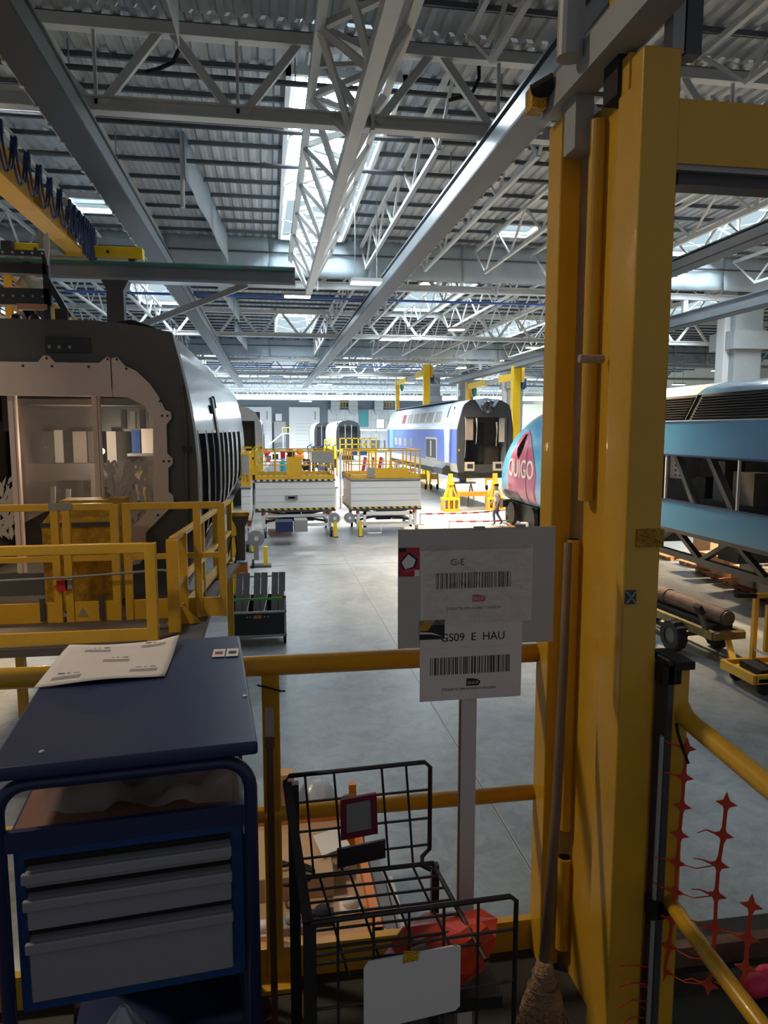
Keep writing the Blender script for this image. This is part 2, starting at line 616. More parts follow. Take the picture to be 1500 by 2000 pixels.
def roof_light(x0, x1, y0, y1, h=1.2, detail=True):
    global nlight
    nlight += 1
    big = (y1 - y0) > 3
    t = thing('window_%d' % nlight, None, None, ((x0 + x1) / 2, (y0 + y1) / 2, ROOF_Z), kind='structure')
    zt = ROOF_Z + h
    ins = 0.22 if big else 0.0
    MB().add([(x0 + ins, y0, zt), (x1 - ins, y0, zt), (x1 - ins, y1, zt), (x0 + ins, y1, zt)], [(0, 1, 2, 3)]).build('pane', 'daylight', t)
    for xa, xb in ((x0, x0 + ins), (x1, x1 - ins)):
        MB().add([(xa, y0, ROOF_Z), (xa, y1, ROOF_Z), (xb, y1, zt), (xb, y0, zt)], [(0, 1, 2, 3)]).build('side_pane', 'daylight_side', t)
    for y in (y0, y1):
        MB().add([(x0, y, ROOF_Z), (x1, y, ROOF_Z), (x1 - ins, y, zt), (x0 + ins, y, zt)], [(0, 1, 2, 3)]).build('end_pane', 'daylight_side', t)
    fr = MB()
    w = 0.09
    for x in (x0 - w / 2, x1 + w / 2):
        fr.b(x - w / 2, x + w / 2, y0 - w, y1 + w, ROOF_Z - 0.14, ROOF_Z + 0.1)
    for y in (y0 - w / 2, y1 + w / 2):
        fr.b(x0 - w, x1 + w, y - w / 2, y + w / 2, ROOF_Z - 0.14, ROOF_Z + 0.1)
    fr.build('curb', 'steel_pale', t)
    if big and detail:
        n = max(2, int((y1 - y0) / 1.6))
        for i in range(n + 1):
            y = y0 + (y1 - y0) * i / n
            g = MB()
            g.bar((x0 + 0.02, y, ROOF_Z), (x0 + ins, y, zt - 0.02), 0.05)
            g.bar((x1 - 0.02, y, ROOF_Z), (x1 - ins, y, zt - 0.02), 0.05)
            g.bar((x0 + ins, y, zt - 0.03), (x1 - ins, y, zt - 0.03), 0.05)
            g.build('glazing_bar', 'steel_pale', t)
        for i in range(0, n, 2):
            ya, yb = y0 + (y1 - y0) * i / n, y0 + (y1 - y0) * min(i + 2, n) / n
            MB().bar((x0 + 0.05, ya, ROOF_Z + 0.05), (x1 - 0.05, yb, ROOF_Z + 0.05), 0.028).bar((x1 - 0.05, ya, ROOF_Z + 0.05), (x0 + 0.05, yb, ROOF_Z + 0.05), 0.028).build('wind_brace', 'steel_grey', t)
            MB().bar((x1 - 0.04, ya, ROOF_Z + 0.06), (x1 - ins - 0.03, yb, zt - 0.06), 0.045).bar((x1 - ins - 0.03, ya, zt - 0.06), (x1 - 0.04, yb, ROOF_Z + 0.06), 0.045).build('side_brace', 'steel_pale', t)
    return t


for k in range(len(BAY) - 1):
    y0, y1 = BAY[k], BAY[k + 1]
    holes = []
    if k in LIGHTS:
        (ya, yb), xs = LIGHTS[k]
        for a, b in sorted(xs):
            holes.append((a, b, ya, yb))
            roof_light(a, b, ya, yb, detail=(k < 5))
    holes += [q for q in SMALL if y0 <= q[2] and q[3] <= y1]
    cuts = sorted({XL, XR} | {h[0] for h in holes} | {h[1] for h in holes})
    for a, b in zip(cuts, cuts[1:]):
        e = y0
        for h in sorted((h for h in holes if h[0] <= a and h[1] >= b), key=lambda h: h[2]):
            corrugated(a, b, e, h[2])
            e = h[3]
        corrugated(a, b, e, y1)
for s in SMALL:
    roof_light(*s, h=0.35)

purl = None
y = 3.0
while y < 100:
    k = max(i for i in range(len(BAY)) if BAY[i] <= y)
    segs = [(XL, XR)]
    if k in LIGHTS and LIGHTS[k][0][0] < y < LIGHTS[k][0][1]:
        segs = []
        e = XL
        for a, b in sorted(LIGHTS[k][1]):
            segs.append((e, a - 0.1))
            e = b + 0.1
        segs.append((e, XR))
    for a, b in segs:
        mb = MB().b(a, b, y - 0.012, y + 0.012, ROOF_Z - 0.11, ROOF_Z)
        mb.b(a, b, y - 0.05, y + 0.012, ROOF_Z - 0.11, ROOF_Z - 0.10)
        mb.build('purlin', 'purlin', ceil)
    y += 1.22 if y < 60 else 2.44

# --- transverse roof trusses
def truss(i, y):
    detail = i < 5
    t = thing('roof_truss', 'white steel roof truss crossing the hall, %s from the camera' % ordinal(i), 'roof truss', (0, y, 9.0), group='transverse roof trusses')
    zb, zt = 9.12, 10.3
    c = MB().b(XL, XR, y - 0.11, y + 0.11, 9.0, 9.03).b(XL, XR, y - 0.11, y + 0.11, 9.2, 9.23).b(XL, XR, y - 0.025, y + 0.025, 9.03, 9.2)
    c.build('bottom_chord', 'steel_pale', t)
    MB().b(XL, XR, y - 0.1, y + 0.1, 10.22, 10.4).build('top_chord', 'steel_pale', t)
    sp = 2.2
    x = -24.6
    allm = MB()
    first = None
    while x < 40:
        for dx in (-1.1, 1.1):
            br = MB().bar((x + (0.09 if dx > 0 else -0.09), y, zb), (x + dx * 0.93, y, zt), 0.13, 0.1, up=(0, 1, 0))
            if detail and -12 < x < 22:
                br.build('brace', 'steel_pale', t)
            else:
                allm.add(br.v, br.f)
        if i == 0 and -12 < x < 22:
            MB().bar((x, y, zb), (x, y, ROOF_Z - 0.2), 0.05).build('hanger', 'steel_pale', t)
        # splice plates and gussets under the chord
        if detail and -9 < x < 18 and int(round((x + 24.6) / sp)) % 3 == 0:
            MB().b(x - 0.03, x + 0.03, y - 0.16, y + 0.16, 8.95, 9.32).build('splice_plate', 'steel_pale', t)
        x += sp
    ob = allm.build('far_braces', 'steel_pale', t)
    ob['kind'] = 'stuff'
    return t


for i, y in enumerate(BAY[1:10]):
    truss(i, y)

# --- longitudinal lattice joists between the trusses
def joist(x, k, n, detail):
    y0, y1 = BAY[k] + 0.15, BAY[k + 1] - 0.55
    side = 'left' if x < 1 else 'right'
    t = thing('lattice_joist', None, 'roof joist', (x, y0, 9.4), group='lattice joists along the hall')
    zt, zb = 10.35, 9.35
    m = 10
    dy = (y1 - y0) / m
    top = MB().b(x - 0.045, x + 0.045, y0, y1, zt - 0.05, zt + 0.05)
    bot = MB().b(x - 0.045, x + 0.045, y0 + dy, y1 - dy, zb - 0.045, zb + 0.045)
    br = []
    for i in range(m):
        ya, yb = y0 + i * dy, y0 + (i + 1) * dy
        up = i % 2 == 0
        br.append(((x, ya, zt if up else zb), (x, yb, zb if up else zt)))
    if detail:
        top.build('top_chord', 'steel_pale', t)
        bot.build('bottom_chord', 'steel_pale', t)
        for p, q in br:
            MB().bar(p, q, 0.055).build('brace', 'steel_pale', t)
    else:
        for p, q in br:
            top.bar(p, q, 0.055)
        top.add(bot.v, bot.f)
        top.build('lattice', 'steel_pale', t)
    return t


JX = [-9.6, -7.4, -5.4, -3.4, 3.3, 5.3, 7.4, 9.6, 11.8, 13.6, 17.6, 20.5]
BAYW = {0: 'overhead before the first truss', 1: 'between first and second trusses', 2: 'between second and third trusses', 3: 'between third and fourth trusses', 4: 'between fourth and fifth trusses'}
for k in range(0, 5):
    for n, x in enumerate(JX):
        if k == 0 and not (-6 < x < 14):
            continue
        t = joist(x, k, n, k < 3)
        t['label'] = 'pale lattice joist %s, %s counting from the left' % (BAYW[k], ordinal(n).replace('nearest', 'first'))

# --- triangular lattice girder hanging over the aisle
t = thing('lattice_girder', 'white triangular lattice girder hanging along the aisle under the roof light', 'lattice girder', (1.4, 25, 8.6))
B, TL, TR = (1.42, 8.68), (0.82, 9.72), (2.12, 9.86)
ya, yb = 5.5, 25.0
for (x, z), w in ((B, 0.2), (TL, 0.14), (TR, 0.14)):
    MB().b(x - w / 2, x + w / 2, ya, yb, z - w / 2, z + w / 2).build('chord', 'steel_pale', t)
n = 18
dy = (yb - ya) / n
for i in range(n):
    a, b = ya + i * dy, ya + (i + 1) * dy
    for P1, P2, ph in ((B, TL, 0), (B, TR, 0), (TL, TR, 1)):
        p, q = (P1, P2) if (i + ph) % 2 == 0 else (P2, P1)
        MB().bar((p[0], a, p[1]), (q[0], b, q[1]), 0.095).build('brace', 'steel_pale', t)
    if i % 2 == 0:
        MB().bar((TL[0], a, TL[1]), (TR[0], a, TR[1]), 0.07).build('strut', 'steel_pale', t)
for P1, P2 in ((B, TL), (B, TR), (TL, TR)):
    MB().bar((P1[0], yb, P1[1]), (P2[0], yb, P2[1]), 0.08).build('end_strut', 'steel_pale', t)
for yy in (8.0, 12.5, 19.0, 24.6):
    for P1 in (TL, TR):
        MB().bar((P1[0], yy, P1[1]), (P1[0], yy, ROOF_Z - 0.15), 0.05).build('hanger', 'steel_pale', t)

# --- crane runway beams along the hall
def runway(name, label, x, z, y0, y1, w=0.46, h=0.5, face=1):
    t = thing(name, label, 'crane beam', (x, y0, z), group='crane runway beams')
    MB().b(x - w / 2, x + w / 2, y0, y1, z, z + 0.045).build('bottom_flange', 'runway_shade', t)
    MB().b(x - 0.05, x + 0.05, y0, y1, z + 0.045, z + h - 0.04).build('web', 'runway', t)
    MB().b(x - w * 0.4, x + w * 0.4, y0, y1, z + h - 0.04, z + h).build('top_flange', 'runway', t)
    xs = x + face * w * 0.5
    MB().b(min(xs, xs - face * 0.05), max(xs, xs - face * 0.05), y0, y1, z + 0.045, z + 0.30).build('side_plate', 'runway', t)
    xo = x - face * w * 0.52
    MB().b(xo - 0.02, xo + 0.02, y0, y1, z + 0.02, z + 0.05).build('conductor_rail', 'steel_pale', t)
    yy = y0 + 0.6
    c0 = MB().b(xo - 0.025, xo + 0.025, yy - 0.04, yy + 0.04, z - 0.02, z + 0.08).build('rail_clip', 'steel_pale', t)
    while yy < min(y1, y0 + 24):
        yy += 0.6
        share(c0, 'rail_clip', t, (0, yy - y0 - 0.6, 0))
    for by in BAY[1:]:
        if y0 < by < y1:
            MB().b(x - 0.09, x + 0.09, by - 0.08, by + 0.08, z + h, 9.0).build('hanger', 'steel_pale', t)
    return t


runway('crane_runway_beam', 'long grey crane beam overhead running away on the left', -2.75, 8.3, 3.5, 75, face=1)
runway('crane_runway_beam', 'bright grey crane beam overhead running from the yellow column into the distance', 3.74, 8.3, 5.0, 75, face=-1)
runway('crane_runway_beam', 'grey crane beam over the right hand track behind the yellow column', 16.0, 8.0, 14, 62, face=-1)
runway('crane_runway_beam', 'dark brown beam below the roof light at far right', 13.0, 9.0, 9, 25, w=0.5, h=0.42, face=-1)

# --- smoke curtains below the roof
def curtain_across(label, y, x0, x1, z0, seed):
    t = thing('smoke_curtain', label, 'smoke curtain', ((x0 + x1) / 2, y, z0), group='smoke curtains')
    rnd = random.Random(seed)
    n = int((x1 - x0) / 3.4)
    for i in range(n):
        a, b = x0 + (x1 - x0) * i / n, x0 + (x1 - x0) * (i + 1) / n
        ph = rnd.random() * 6

        def fn(u, v, a=a, b=b, ph=ph):
            x = a + (b - a) * u
            dd = 0.05 * math.sin(u * 9 + ph) * (1 - v) + 0.04 * math.sin(u * 23 + v * 5 + ph)
            return (x, y + dd, z0 + (ROOF_Z - 0.02 - z0) * v)
        MB().grid(fn, 16, 5).build('fabric_panel', 'curtain', t, smooth=True, solid=0.02)
    MB().tube([(x0, y - 0.12, z0 + 0.75), (x1, y - 0.12, z0 + 0.75)], 0.035, 6).build('cable_pipe', 'steel_dark', t)


curtain_across('pale fabric smoke curtain hanging across the hall at the second truss', 25.75, -24, 38, 9.32, 1)
curtain_across('pale fabric smoke curtain hanging across the hall at the fourth truss', 53.0, -24, 38, 9.3, 2)


def curtain_along(label, x, ys, z0):
    t = thing('smoke_curtain', label, 'smoke curtain', (x[0], ys[0], z0), group='smoke curtains')
    n = max(1, int((ys[1] - ys[0]) / 3))
    for i in range(n):
        u0, u1 = i / n, (i + 1) / n
        pa = (x[0] + (x[1] - x[0]) * u0, ys[0] + (ys[1] - ys[0]) * u0)
        pb = (x[0] + (x[1] - x[0]) * u1, ys[0] + (ys[1] - ys[0]) * u1)

        def fn(u, v):
            return (pa[0] + (pb[0] - pa[0]) * u + 0.02 * math.sin(u * 9 + i), pa[1] + (pb[1] - pa[1]) * u, z0 + (ROOF_Z - z0) * v)
        MB().grid(fn, 8, 2).build('fabric_panel', 'curtain', t, smooth=True, solid=0.02)


curtain_along('pale smoke curtain running lengthwise, hanging near the top edge of the photo', (-1.45, -1.2), (5.0, 11.6), 9.65)
curtain_along('pale smoke curtain running lengthwise between the first two trusses', (-1.75, -1.25), (17.2, 25.5), 9.62)
curtain_along('pale smoke curtain running lengthwise between the second and third trusses', (-1.9, -1.4), (30, 39), 9.6)
curtain_along('pale smoke curtain running lengthwise between the third and fourth trusses', (-1.9, -1.4), (44, 52.5), 9.6)

# --- pipes and cables under the roof
for y, x0, x1, z, m, lab in ((13.6, -9, 14, 10.15, 'steel_dark', 'dark cable tray pipe crossing just behind the first truss'),
                             (15.6, -9, 14, 10.1, 'steel_dark', 'dark service pipe crossing under the roof light'),
                             (17.4, -9, 14, 10.05, 'steel_dark', 'thin dark pipe crossing the roof, farthest of three'),
                             (28.0, -7.2, 11.5, 9.0, 'blue_pipe', 'blue pipe crossing the hall behind the second truss'),
                             (56.0, -10, 12, 8.9, 'blue_pipe', 'blue pipe crossing the hall far behind the fourth truss')):
    t = thing('service_pipe', lab, 'pipe', ((x0 + x1) / 2, y, z))
    MB().tube([(x0, y, z), (x1, y, z)], 0.05, 8).build('pipe', m, t)
    for i in range(6):
        x = x0 + (x1 - x0) * (i + 0.5) / 6
        MB().b(x - 0.012, x + 0.012, y - 0.012, y + 0.012, z, ROOF_Z).build('pipe_hanger', 'steel_grey', t)
for x, y, z, s, lab in ((-1.9, 12.9, 9.9, -1, 'black cable loop hanging from the roof left of the lattice girder'), (3.3, 13.2, 9.95, -1, 'black cable loop hanging from the roof right of the lattice girder')):
    pts = [(x + 0.55 + 0.05 * math.cos(a), y, z + 0.55 - 0.3 * i / 6 if i < 6 else z + 0.25) for i, a in enumerate([0] * 7)]
    pts = [(x + 0.55, y, ROOF_Z + 0.02), (x + 0.56, y, z + 0.35), (x + 0.45, y, z + 0.12), (x + 0.2, y, z), (x, y, z - 0.06)]
    tag(MB().tube(pts, 0.035, 8).build('cable', 'rubber', smooth=True), lab, 'cable')
t = tag(MB().tube([(-1.83, 17.3, 9.0), (-1.8, 17.3, 10.6)], 0.05, 8).build('drop_pipe', 'steel_pale'), 'thin white pipe hanging straight down left of the roof light', 'pipe')

# --- concrete columns on the right
for i, y in enumerate((26.8, 40.4, 54.0, 67.6, 81.2)):
    lab = ['pale concrete column at the right edge behind the blue train', 'pale concrete column hidden partly by the yellow column', 'pale concrete column beside the tall yellow portal post', 'slim pale concrete column behind the blue coach roof', 'farthest pale concrete column on the right'][i]
    t = thing('concrete_column', lab, 'column', (18.9, y, 0), group='concrete columns')
    MB().b(18.3, 19.5, y - 0.6, y + 0.6, 0, 10.4).build('shaft', 'concrete', t, bevel=0.04)
    MB().b(18.1, 19.7, y - 0.8, y + 0.8, 7.2, 7.9).build('corbel', 'concrete', t)
    MB().b(18.05, 18.3, y - 0.25, y + 0.25, 5.0, 9.0).build('steel_bracket', 'steel_pale', t)

# --- far end of the hall
WY = 140.0
w = MB().b(XL, XR, WY, WY + 0.3, 0, ROOF_Z + 0.3).build('wall_far', 'wall_grey')
tag(w, kind='structure')
tag(MB().b(XR, XR + 0.3, -6, WY, 0, ROOF_Z + 0.3).build('wall_right', 'wall_beige'), kind='structure')
tag(MB().b(XL - 0.3, XL, -6, WY, 0, ROOF_Z + 0.3).build('wall_left', 'wall_grey'), kind='structure')
tag(MB().b(22, XR, 96, 96.3, 0, 7.6).build('wall_partition', 'wall_beige'), kind='structure')
for n, (x0, x1) in enumerate(((-6.4, 0.6), (3.9, 9.8))):
    t = thing('door_%d' % (n + 1), None, None, ((x0 + x1) / 2, WY - 0.3, 0), kind='structure')
    MB().prism([(x0, 0), (x0 + 1.2, 0), (x0 + 1.2, 5.9), (x1 - 1.2, 5.9), (x1 - 1.2, 0), (x1, 0), (x1, 8.4), (x0, 8.4)], 'y', WY - 0.5, WY).build('door_surround', 'wall_white', t)
    for i in range(9):
        MB().b(x0 + 1.2, x1 - 1.2, WY - 0.3, WY - 0.2, i * 0.655 + 0.02, i * 0.655 + 0.64).build('door_panel', 'wall_white', t)
    MB().b(x1 - 1.0, x1 - 0.75, WY - 0.8, WY - 0.5, 6.0, 7.6).build('control_box', 'steel_grey', t)
t = thing('wall_cladding', None, None, (18, WY - 0.3, 0), kind='structure')
for i in range(8):
    for j in range(3):
        x = 11.4 + i * 1.7
        MB().b(x + 0.02, x + 1.68, WY - 0.3, WY, 2.0 * j + 0.02 + 2, 2.0 * j + 3.98).build('panel', 'wall_white', t)
t = thing('roof_girder', 'long white girder crossing the far end of the hall', 'girder', (0, 104, 8.4))
MB().b(XL, XR, 103.9, 104.1, 8.45, 8.95).build('web', 'white_paint', t)
MB().b(XL, XR, 103.75, 104.25, 8.4, 8.47).build('bottom_flange', 'white_paint', t)
MB().b(XL, XR, 103.75, 104.25, 8.93, 9.0).build('top_flange', 'white_paint', t)
for i, x in enumerate((11.9, 15.4, 20.4)):
    t = thing('ventilation_duct', 'silver ventilation duct on the far white wall, %s from the left' % ['first', 'second', 'third'][i], 'duct', (x, WY - 1.2, 7), group='far wall ducts')
    MB().prism([(x, 9.8), (x + 1.7, 9.8), (x + 1.7, 7.6), (x + 1.35, 7.1), (x + 0.35, 7.1), (x, 7.6)], 'y', WY - 1.6, WY - 0.3).build('duct_body', 'lamp_housing', t)
    for z in (7.8, 8.6, 9.4):
        MB().b(x - 0.05, x + 1.75, WY - 1.65, WY - 0.3, z, z + 0.08).build('duct_rib', 'steel_grey', t)
for i, x in enumerate((13.65, 22.15)):
    t = thing('maintenance_cage', 'yellow maintenance balcony between the ducts, %s' % ['left one', 'right one'][i], 'balcony', (x, WY - 1.2, 8), group='yellow balconies on the far wall')
    MB().b(x, x + 1.7, WY - 1.6, WY - 0.3, 8.3, 8.4).build('balcony_floor', 'steel_grey', t)
    for dx in (0, 0.55, 1.1, 1.65):
        MB().b(x + dx, x + dx + 0.08, WY - 1.6, WY - 1.5, 8.4, 9.4).build('baluster', 'yellow_bright', t)
    MB().b(x, x + 1.7, WY - 1.6, WY - 1.5, 9.36, 9.46).build('rail', 'yellow_bright', t)
t = thing('window_teal', None, None, (18, WY - 0.4, 4), kind='structure')
MB().b(17.4, 19.4, WY - 0.42, WY - 0.3, 4.6, 8.0).build('window_frame', 'steel_grey', t)
for dx in (0.15, 1.05):
    MB().b(17.4 + dx, 17.4 + dx + 0.8, WY - 0.46, WY - 0.42, 4.75, 7.85).build('pane', 'teal', t)
t = thing('window_bright', None, None, (21.7, WY - 0.4, 4), kind='structure')
MB().b(20.9, 22.5, WY - 0.4, WY - 0.3, 4.3, 6.2).build('window_frame', 'steel_grey', t)
for dx in (0.1, 0.85):
    MB().b(20.9 + dx, 20.9 + dx + 0.65, WY - 0.44, WY - 0.4, 4.4, 6.1).build('pane', 'door_daylight', t)
t = thing('equipment_cabinet', 'grey equipment cabinet between the two white far doors', 'cabinet', (2.2, WY - 1.4, 0))
MB().b(1.0, 3.2, WY - 2, WY - 0.8, 0.0, 5.6).build('cabinet_body', 'steel_grey', t)
MB().b(1.3, 2.5, WY - 1.6, WY - 0.8, 5.7, 7.1).build('white_unit', 'white_paint', t)
t = thing('access_stair', 'white access stair with a yellow landing beside the far door', 'stair', (2.6, 132, 0))
MB().b(2.4, 3.8, 131.4, 133, 3.3, 3.45).build('landing', 'white_paint', t)
MB().bar((2.4, 132, 3.35), (0.0, 132, 1.4), 1.2, 0.2).build('flight', 'white_paint', t)
for x in (2.4, 3.1, 3.75):
    MB().b(x, x + 0.08, 131.4, 131.5, 3.45, 4.5).build('baluster', 'yellow_bright', t)
MB().b(2.4, 3.83, 131.4, 131.5, 4.4, 4.52).build('rail', 'yellow_bright', t)
for x in (2.5, 3.7):
    MB().b(x, x + 0.1, 131.6, 131.7, 0, 3.3).build('leg', 'white_paint', t)

# --- lamps of the hall, and added fill lamps among them
def high_bay(label, loc, warm=False, power=0, sx=0.9, sy=0.35, spread=180, tilt=0.0, tint=None):
    t = thing('high_bay_lamp', label, 'lamp', loc, group='hall lamps')
    MB().b(-sx / 2, sx / 2, -sy / 2, sy / 2, 0.02, 0.12).build('housing', 'lamp_housing', t, local=True)
    MB().b(-sx / 2 + 0.03, sx / 2 - 0.03, -sy / 2 + 0.03, sy / 2 - 0.03, 0, 0.02).build('diffuser', 'lamp_warm' if warm else 'lamp_white', t, local=True)
    for dx in (-sx * 0.35, sx * 0.35):
        MB().b(dx - 0.01, dx + 0.01, -0.01, 0.01, 0.12, ROOF_Z - loc[2] - 0.01).build('suspension_wire', 'steel_grey', t, local=True)
    if power:
        l = area('lamp_light', (0, 0, -0.03), sx, sy, power, tint or (WARM if warm else (0.93, 0.97, 1.0)), spread=spread)
        l.parent = t
    for c in t.children:
        if not c.name.startswith('suspension'):
            c.rotation_euler = (tilt, 0, 0)
    return t


high_bay('white strip lamp below the tip of the lattice girder', (1.15, 27.6, 8.95), sx=1.0, sy=0.5)
high_bay('lit lamp over the far right aisle, leftmost of three', (26.5, 46, 7.4))
high_bay('lit lamp over the far right aisle, middle and lowest of three', (28.0, 46, 7.1))
high_bay('lit lamp over the far right aisle, rightmost of three', (29.6, 44, 7.9))
high_bay('small lit lamp high above the far white doors, left one', (1.6, 95, 9.0))
high_bay('small lit lamp under the far girder near the ducts', (12.5, 95.3, 8.2))
high_bay('small lit lamp far beyond the end of the right crane beam', (9.6, 96, 8.9))
high_bay('tiny lit lamp near the yellow portal posts', (13.7, 70, 8.6))
high_bay('warm lamp over the track beside the towed dolly', (8.5, 18.4, 8.35), True, 1500, 0.7, 0.5, 104)
high_bay('warm lamp over the floor in front of the blue coach', (8.2, 31.0, 8.35), True, 1500, 0.7, 0.5, 110)
high_bay('warm lamp over the jack stands behind the pink nose', (14.0, 37.0, 8.35), True, 1500, 0.7, 0.5, 120)
high_bay('warm lamp above the far blue coach end', (13.6, 50.0, 8.35), True, 2200, 0.7, 0.5, 120)
high_bay('added warm fill lamp, unseen, low beyond the blue power car', (17.0, 17.5, 4.2), True, 2200, 0.7, 0.5, 170)  # unseen source, added to warm the floor under the power car
high_bay('warm lamp overhead in front of the grey coach end', (-4.1, 4.6, 8.45), True, 215, 0.7, 0.5, 150, tint=(1.0, 0.84, 0.62))
high_bay('warm lamp over the floor left of the grey coach', (-6.4, 12.0, 7.6), True, 500, 0.7, 0.5, 120)
high_bay('added white fill lamp over the aisle before the lift tables', (2.85, 21.0, 8.2), False, 130, 0.9, 0.5, 120)  # added to brighten the middle of the aisle floor
high_bay('added white fill lamp over the aisle behind the lift tables', (6.35, 36.0, 8.5), False, 700, 1.5, 0.8, 130)  # added to whiten the floor between the lift tables
high_bay('added white fill lamp over the far aisle', (5.6, 52.0, 8.5), False, 1500, 1.5, 0.8, 140)  # added so the aisle floor grows brighter with distance
high_bay('white lamp over the far yellow platform', (5.6, 72.0, 8.5), False, 2800, 1.5, 0.8, 150)
high_bay('white lamp over the far end of the hall', (6.0, 118.0, 8.6), False, 9000, 2.0, 1.0)
high_bay('white lamp over the far left of the hall', (-1.0, 96.0, 8.2), False, 6000, 2.0, 1.0)
# =================================================================== THE TRAINS
# ---------------- grey coach on the left, seen end-on
CX, CY0, CY1 = -2.78, 10.0, 29.0
PROF = [(-1.52, 1.68), (-1.26, 1.96), (-1.04, 2.31), (-0.98, 2.65), (-0.97, 3.02), (-0.97, 3.58), (-1.0, 3.95), (-1.04, 4.27), (-1.10, 4.62), (-1.17, 4.95), (-1.25, 5.29), (-1.6, 5.36), (-2.2, 5.42)]


def mirror(p):
    return [(2 * CX - x, z) for x, z in reversed(p)]


OUT = PROF + mirror(PROF)
coach = thing('train_coach', 'grey and silver train coach with an open end wrapped in plastic, on the left', 'train coach', (CX, CY0, 1.68))


def tube_section(prof, y0, y1, inset=0.0):
    return MB().loft([[(x, y, z) for x, z in prof] for y in (y0, y1)], caps=(False, False), closed=True)


tube_section(OUT, CY0 + 0.32, CY1).build('body_shell', 'car_silver', coach, smooth=True)
tube_section(OUT, CY0 + 0.02, CY0 + 0.34).build('end_ring', 'mask_grey', coach, smooth=True)
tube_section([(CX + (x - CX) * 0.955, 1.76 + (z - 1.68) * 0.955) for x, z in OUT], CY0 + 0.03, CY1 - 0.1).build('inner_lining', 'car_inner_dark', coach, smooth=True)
MB().prism(OUT, 'y', CY1 - 0.1, CY1).build('far_end_wall', 'mask_grey', coach)
inner = [(-1.97, 2.1), (-1.72, 2.4), (-1.50, 3.04), (-1.48, 4.14), (-1.59, 4.36), (-1.82, 4.48)]
hole = inner + mirror(inner)
mask = MB().prism(OUT, 'y', CY0 - 0.02, CY0 + 0.06, [hole]).build('end_mask', 'mask_grey', coach)
# display box with dark panel in the upper mask
MB().b(-3.38 + 0.55, -2.28, CY0 - 0.045, CY0 - 0.02, 5.0, 5.2).build('destination_display', 'car_dark', coach)
for x in (-2.8, -2.68, -2.55):
    MB().b(x, x + 0.035, CY0 - 0.05, CY0 - 0.045, 5.05, 5.09).build('display_lamp', 'steel_grey', coach)
# white protection panels with scalloped outline
right_panel = [(-2.015, 4.93), (-1.94, 4.95), (-1.85, 4.84), (-1.72, 4.78), (-1.55, 4.62), (-1.44, 4.45), (-1.36, 4.27), (-1.29, 4.24), (-1.28, 4.16), (-1.35, 4.07), (-1.35, 3.69),
               (-1.285, 3.62), (-1.285, 3.55), (-1.345, 3.49), (-1.35, 3.17), (-1.29, 3.12), (-1.29, 3.0), (-1.67, 2.62), (-1.67, 2.34), (-1.76, 2.2), (-1.93, 2.16), (-1.97, 2.22), (-1.97, 2.58),
               (-1.74, 2.80), (-1.55, 3.04), (-1.52, 4.12), (-1.62, 4.32), (-1.83, 4.43), (-2.015, 4.44)]
for nm, pl in (('white_panel', right_panel), ('white_panel', mirror(right_panel))):
    MB().prism(pl, 'y', CY0 - 0.09, CY0 - 0.05).build(nm, 'mask_white', coach)
top_panel = [(-2.03, 4.44), (-2.03, 4.93), (-2.06, 4.955), (-2.17, 4.87), (-2.71, 4.87), (-2.78, 4.95), (-2.85, 4.955), (-2.92, 4.87), (-3.39, 4.87), (-3.50, 4.95), (-3.53, 4.93), (-3.53, 4.44)]
MB().prism(top_panel, 'y', CY0 - 0.09, CY0 - 0.05).build('white_panel', 'mask_white', coach)
for x, z in ((-2.06, 4.92), (-1.945, 4.92), (-2.3, 4.82), (-2.75, 4.82), (-3.1, 4.82), (-2.81, 4.92), (-1.83, 4.80), (-1.42, 4.38), (-1.33, 4.19), (-1.40, 4.19), (-1.33, 3.585), (-1.40, 3.585), (-1.42, 3.0), (-1.50, 2.86), (-1.80, 2.4)):
    MB().cyl((x, CY0 - 0.1, z), (x, CY0 - 0.09, z), 0.016, 8).build('bolt', 'car_dark', coach)
for x in (-2.26, -3.3):
    MB().b(x - 0.045, x + 0.02, CY0 + 0.0, CY0 + 0.1, 1.9, 4.46).b(x + 0.025, x + 0.05, CY0 + 0.01, CY0 + 0.09, 1.9, 4.46).build('mullion', 'mask_white', coach)
# handrail pipe on the mask
MB().tube([(-1.14, CY0 - 0.05, 4.6), (-1.10, CY0 - 0.06, 4.0), (-1.12, CY0 - 0.07, 3.0), (-1.14, CY0 - 0.06, 2.5), (-1.25, CY0 - 0.05, 2.25)], 0.016, 8).build('handrail_pipe', 'mask_grey', coach)
for z in (3.72, 2.95, 2.6):
    MB().b(-1.16, -1.05, CY0 - 0.09, CY0 - 0.02, z, z + 0.06).build('pipe_bracket', 'car_dark', coach)
# plastic sheet over the middle bay and glass in the side bay
rnd = random.Random(3)


def sheet(u, v):
    x = -3.28 + u * 1.0
    z = 2.75 + v * 1.66 - (0.12 * math.sin(u * 3.1) if v < 0.1 else 0)
    if v < 0.35:
        z += (0.35 - v) * 0.9 * math.sin(u * math.pi)
    return (x, CY0 + 0.12 + 0.03 * math.sin(9 * u + 4 * v) + 0.02 * math.sin(17 * v + 6 * u), z)


MB().grid(sheet, 30, 24).build('plastic_sheet', 'clear_plastic', coach, smooth=True)
MB().b(-2.22, -1.50, CY0 + 0.03, CY0 + 0.04, 2.1, 4.42).build('side_glass', 'glass', coach)


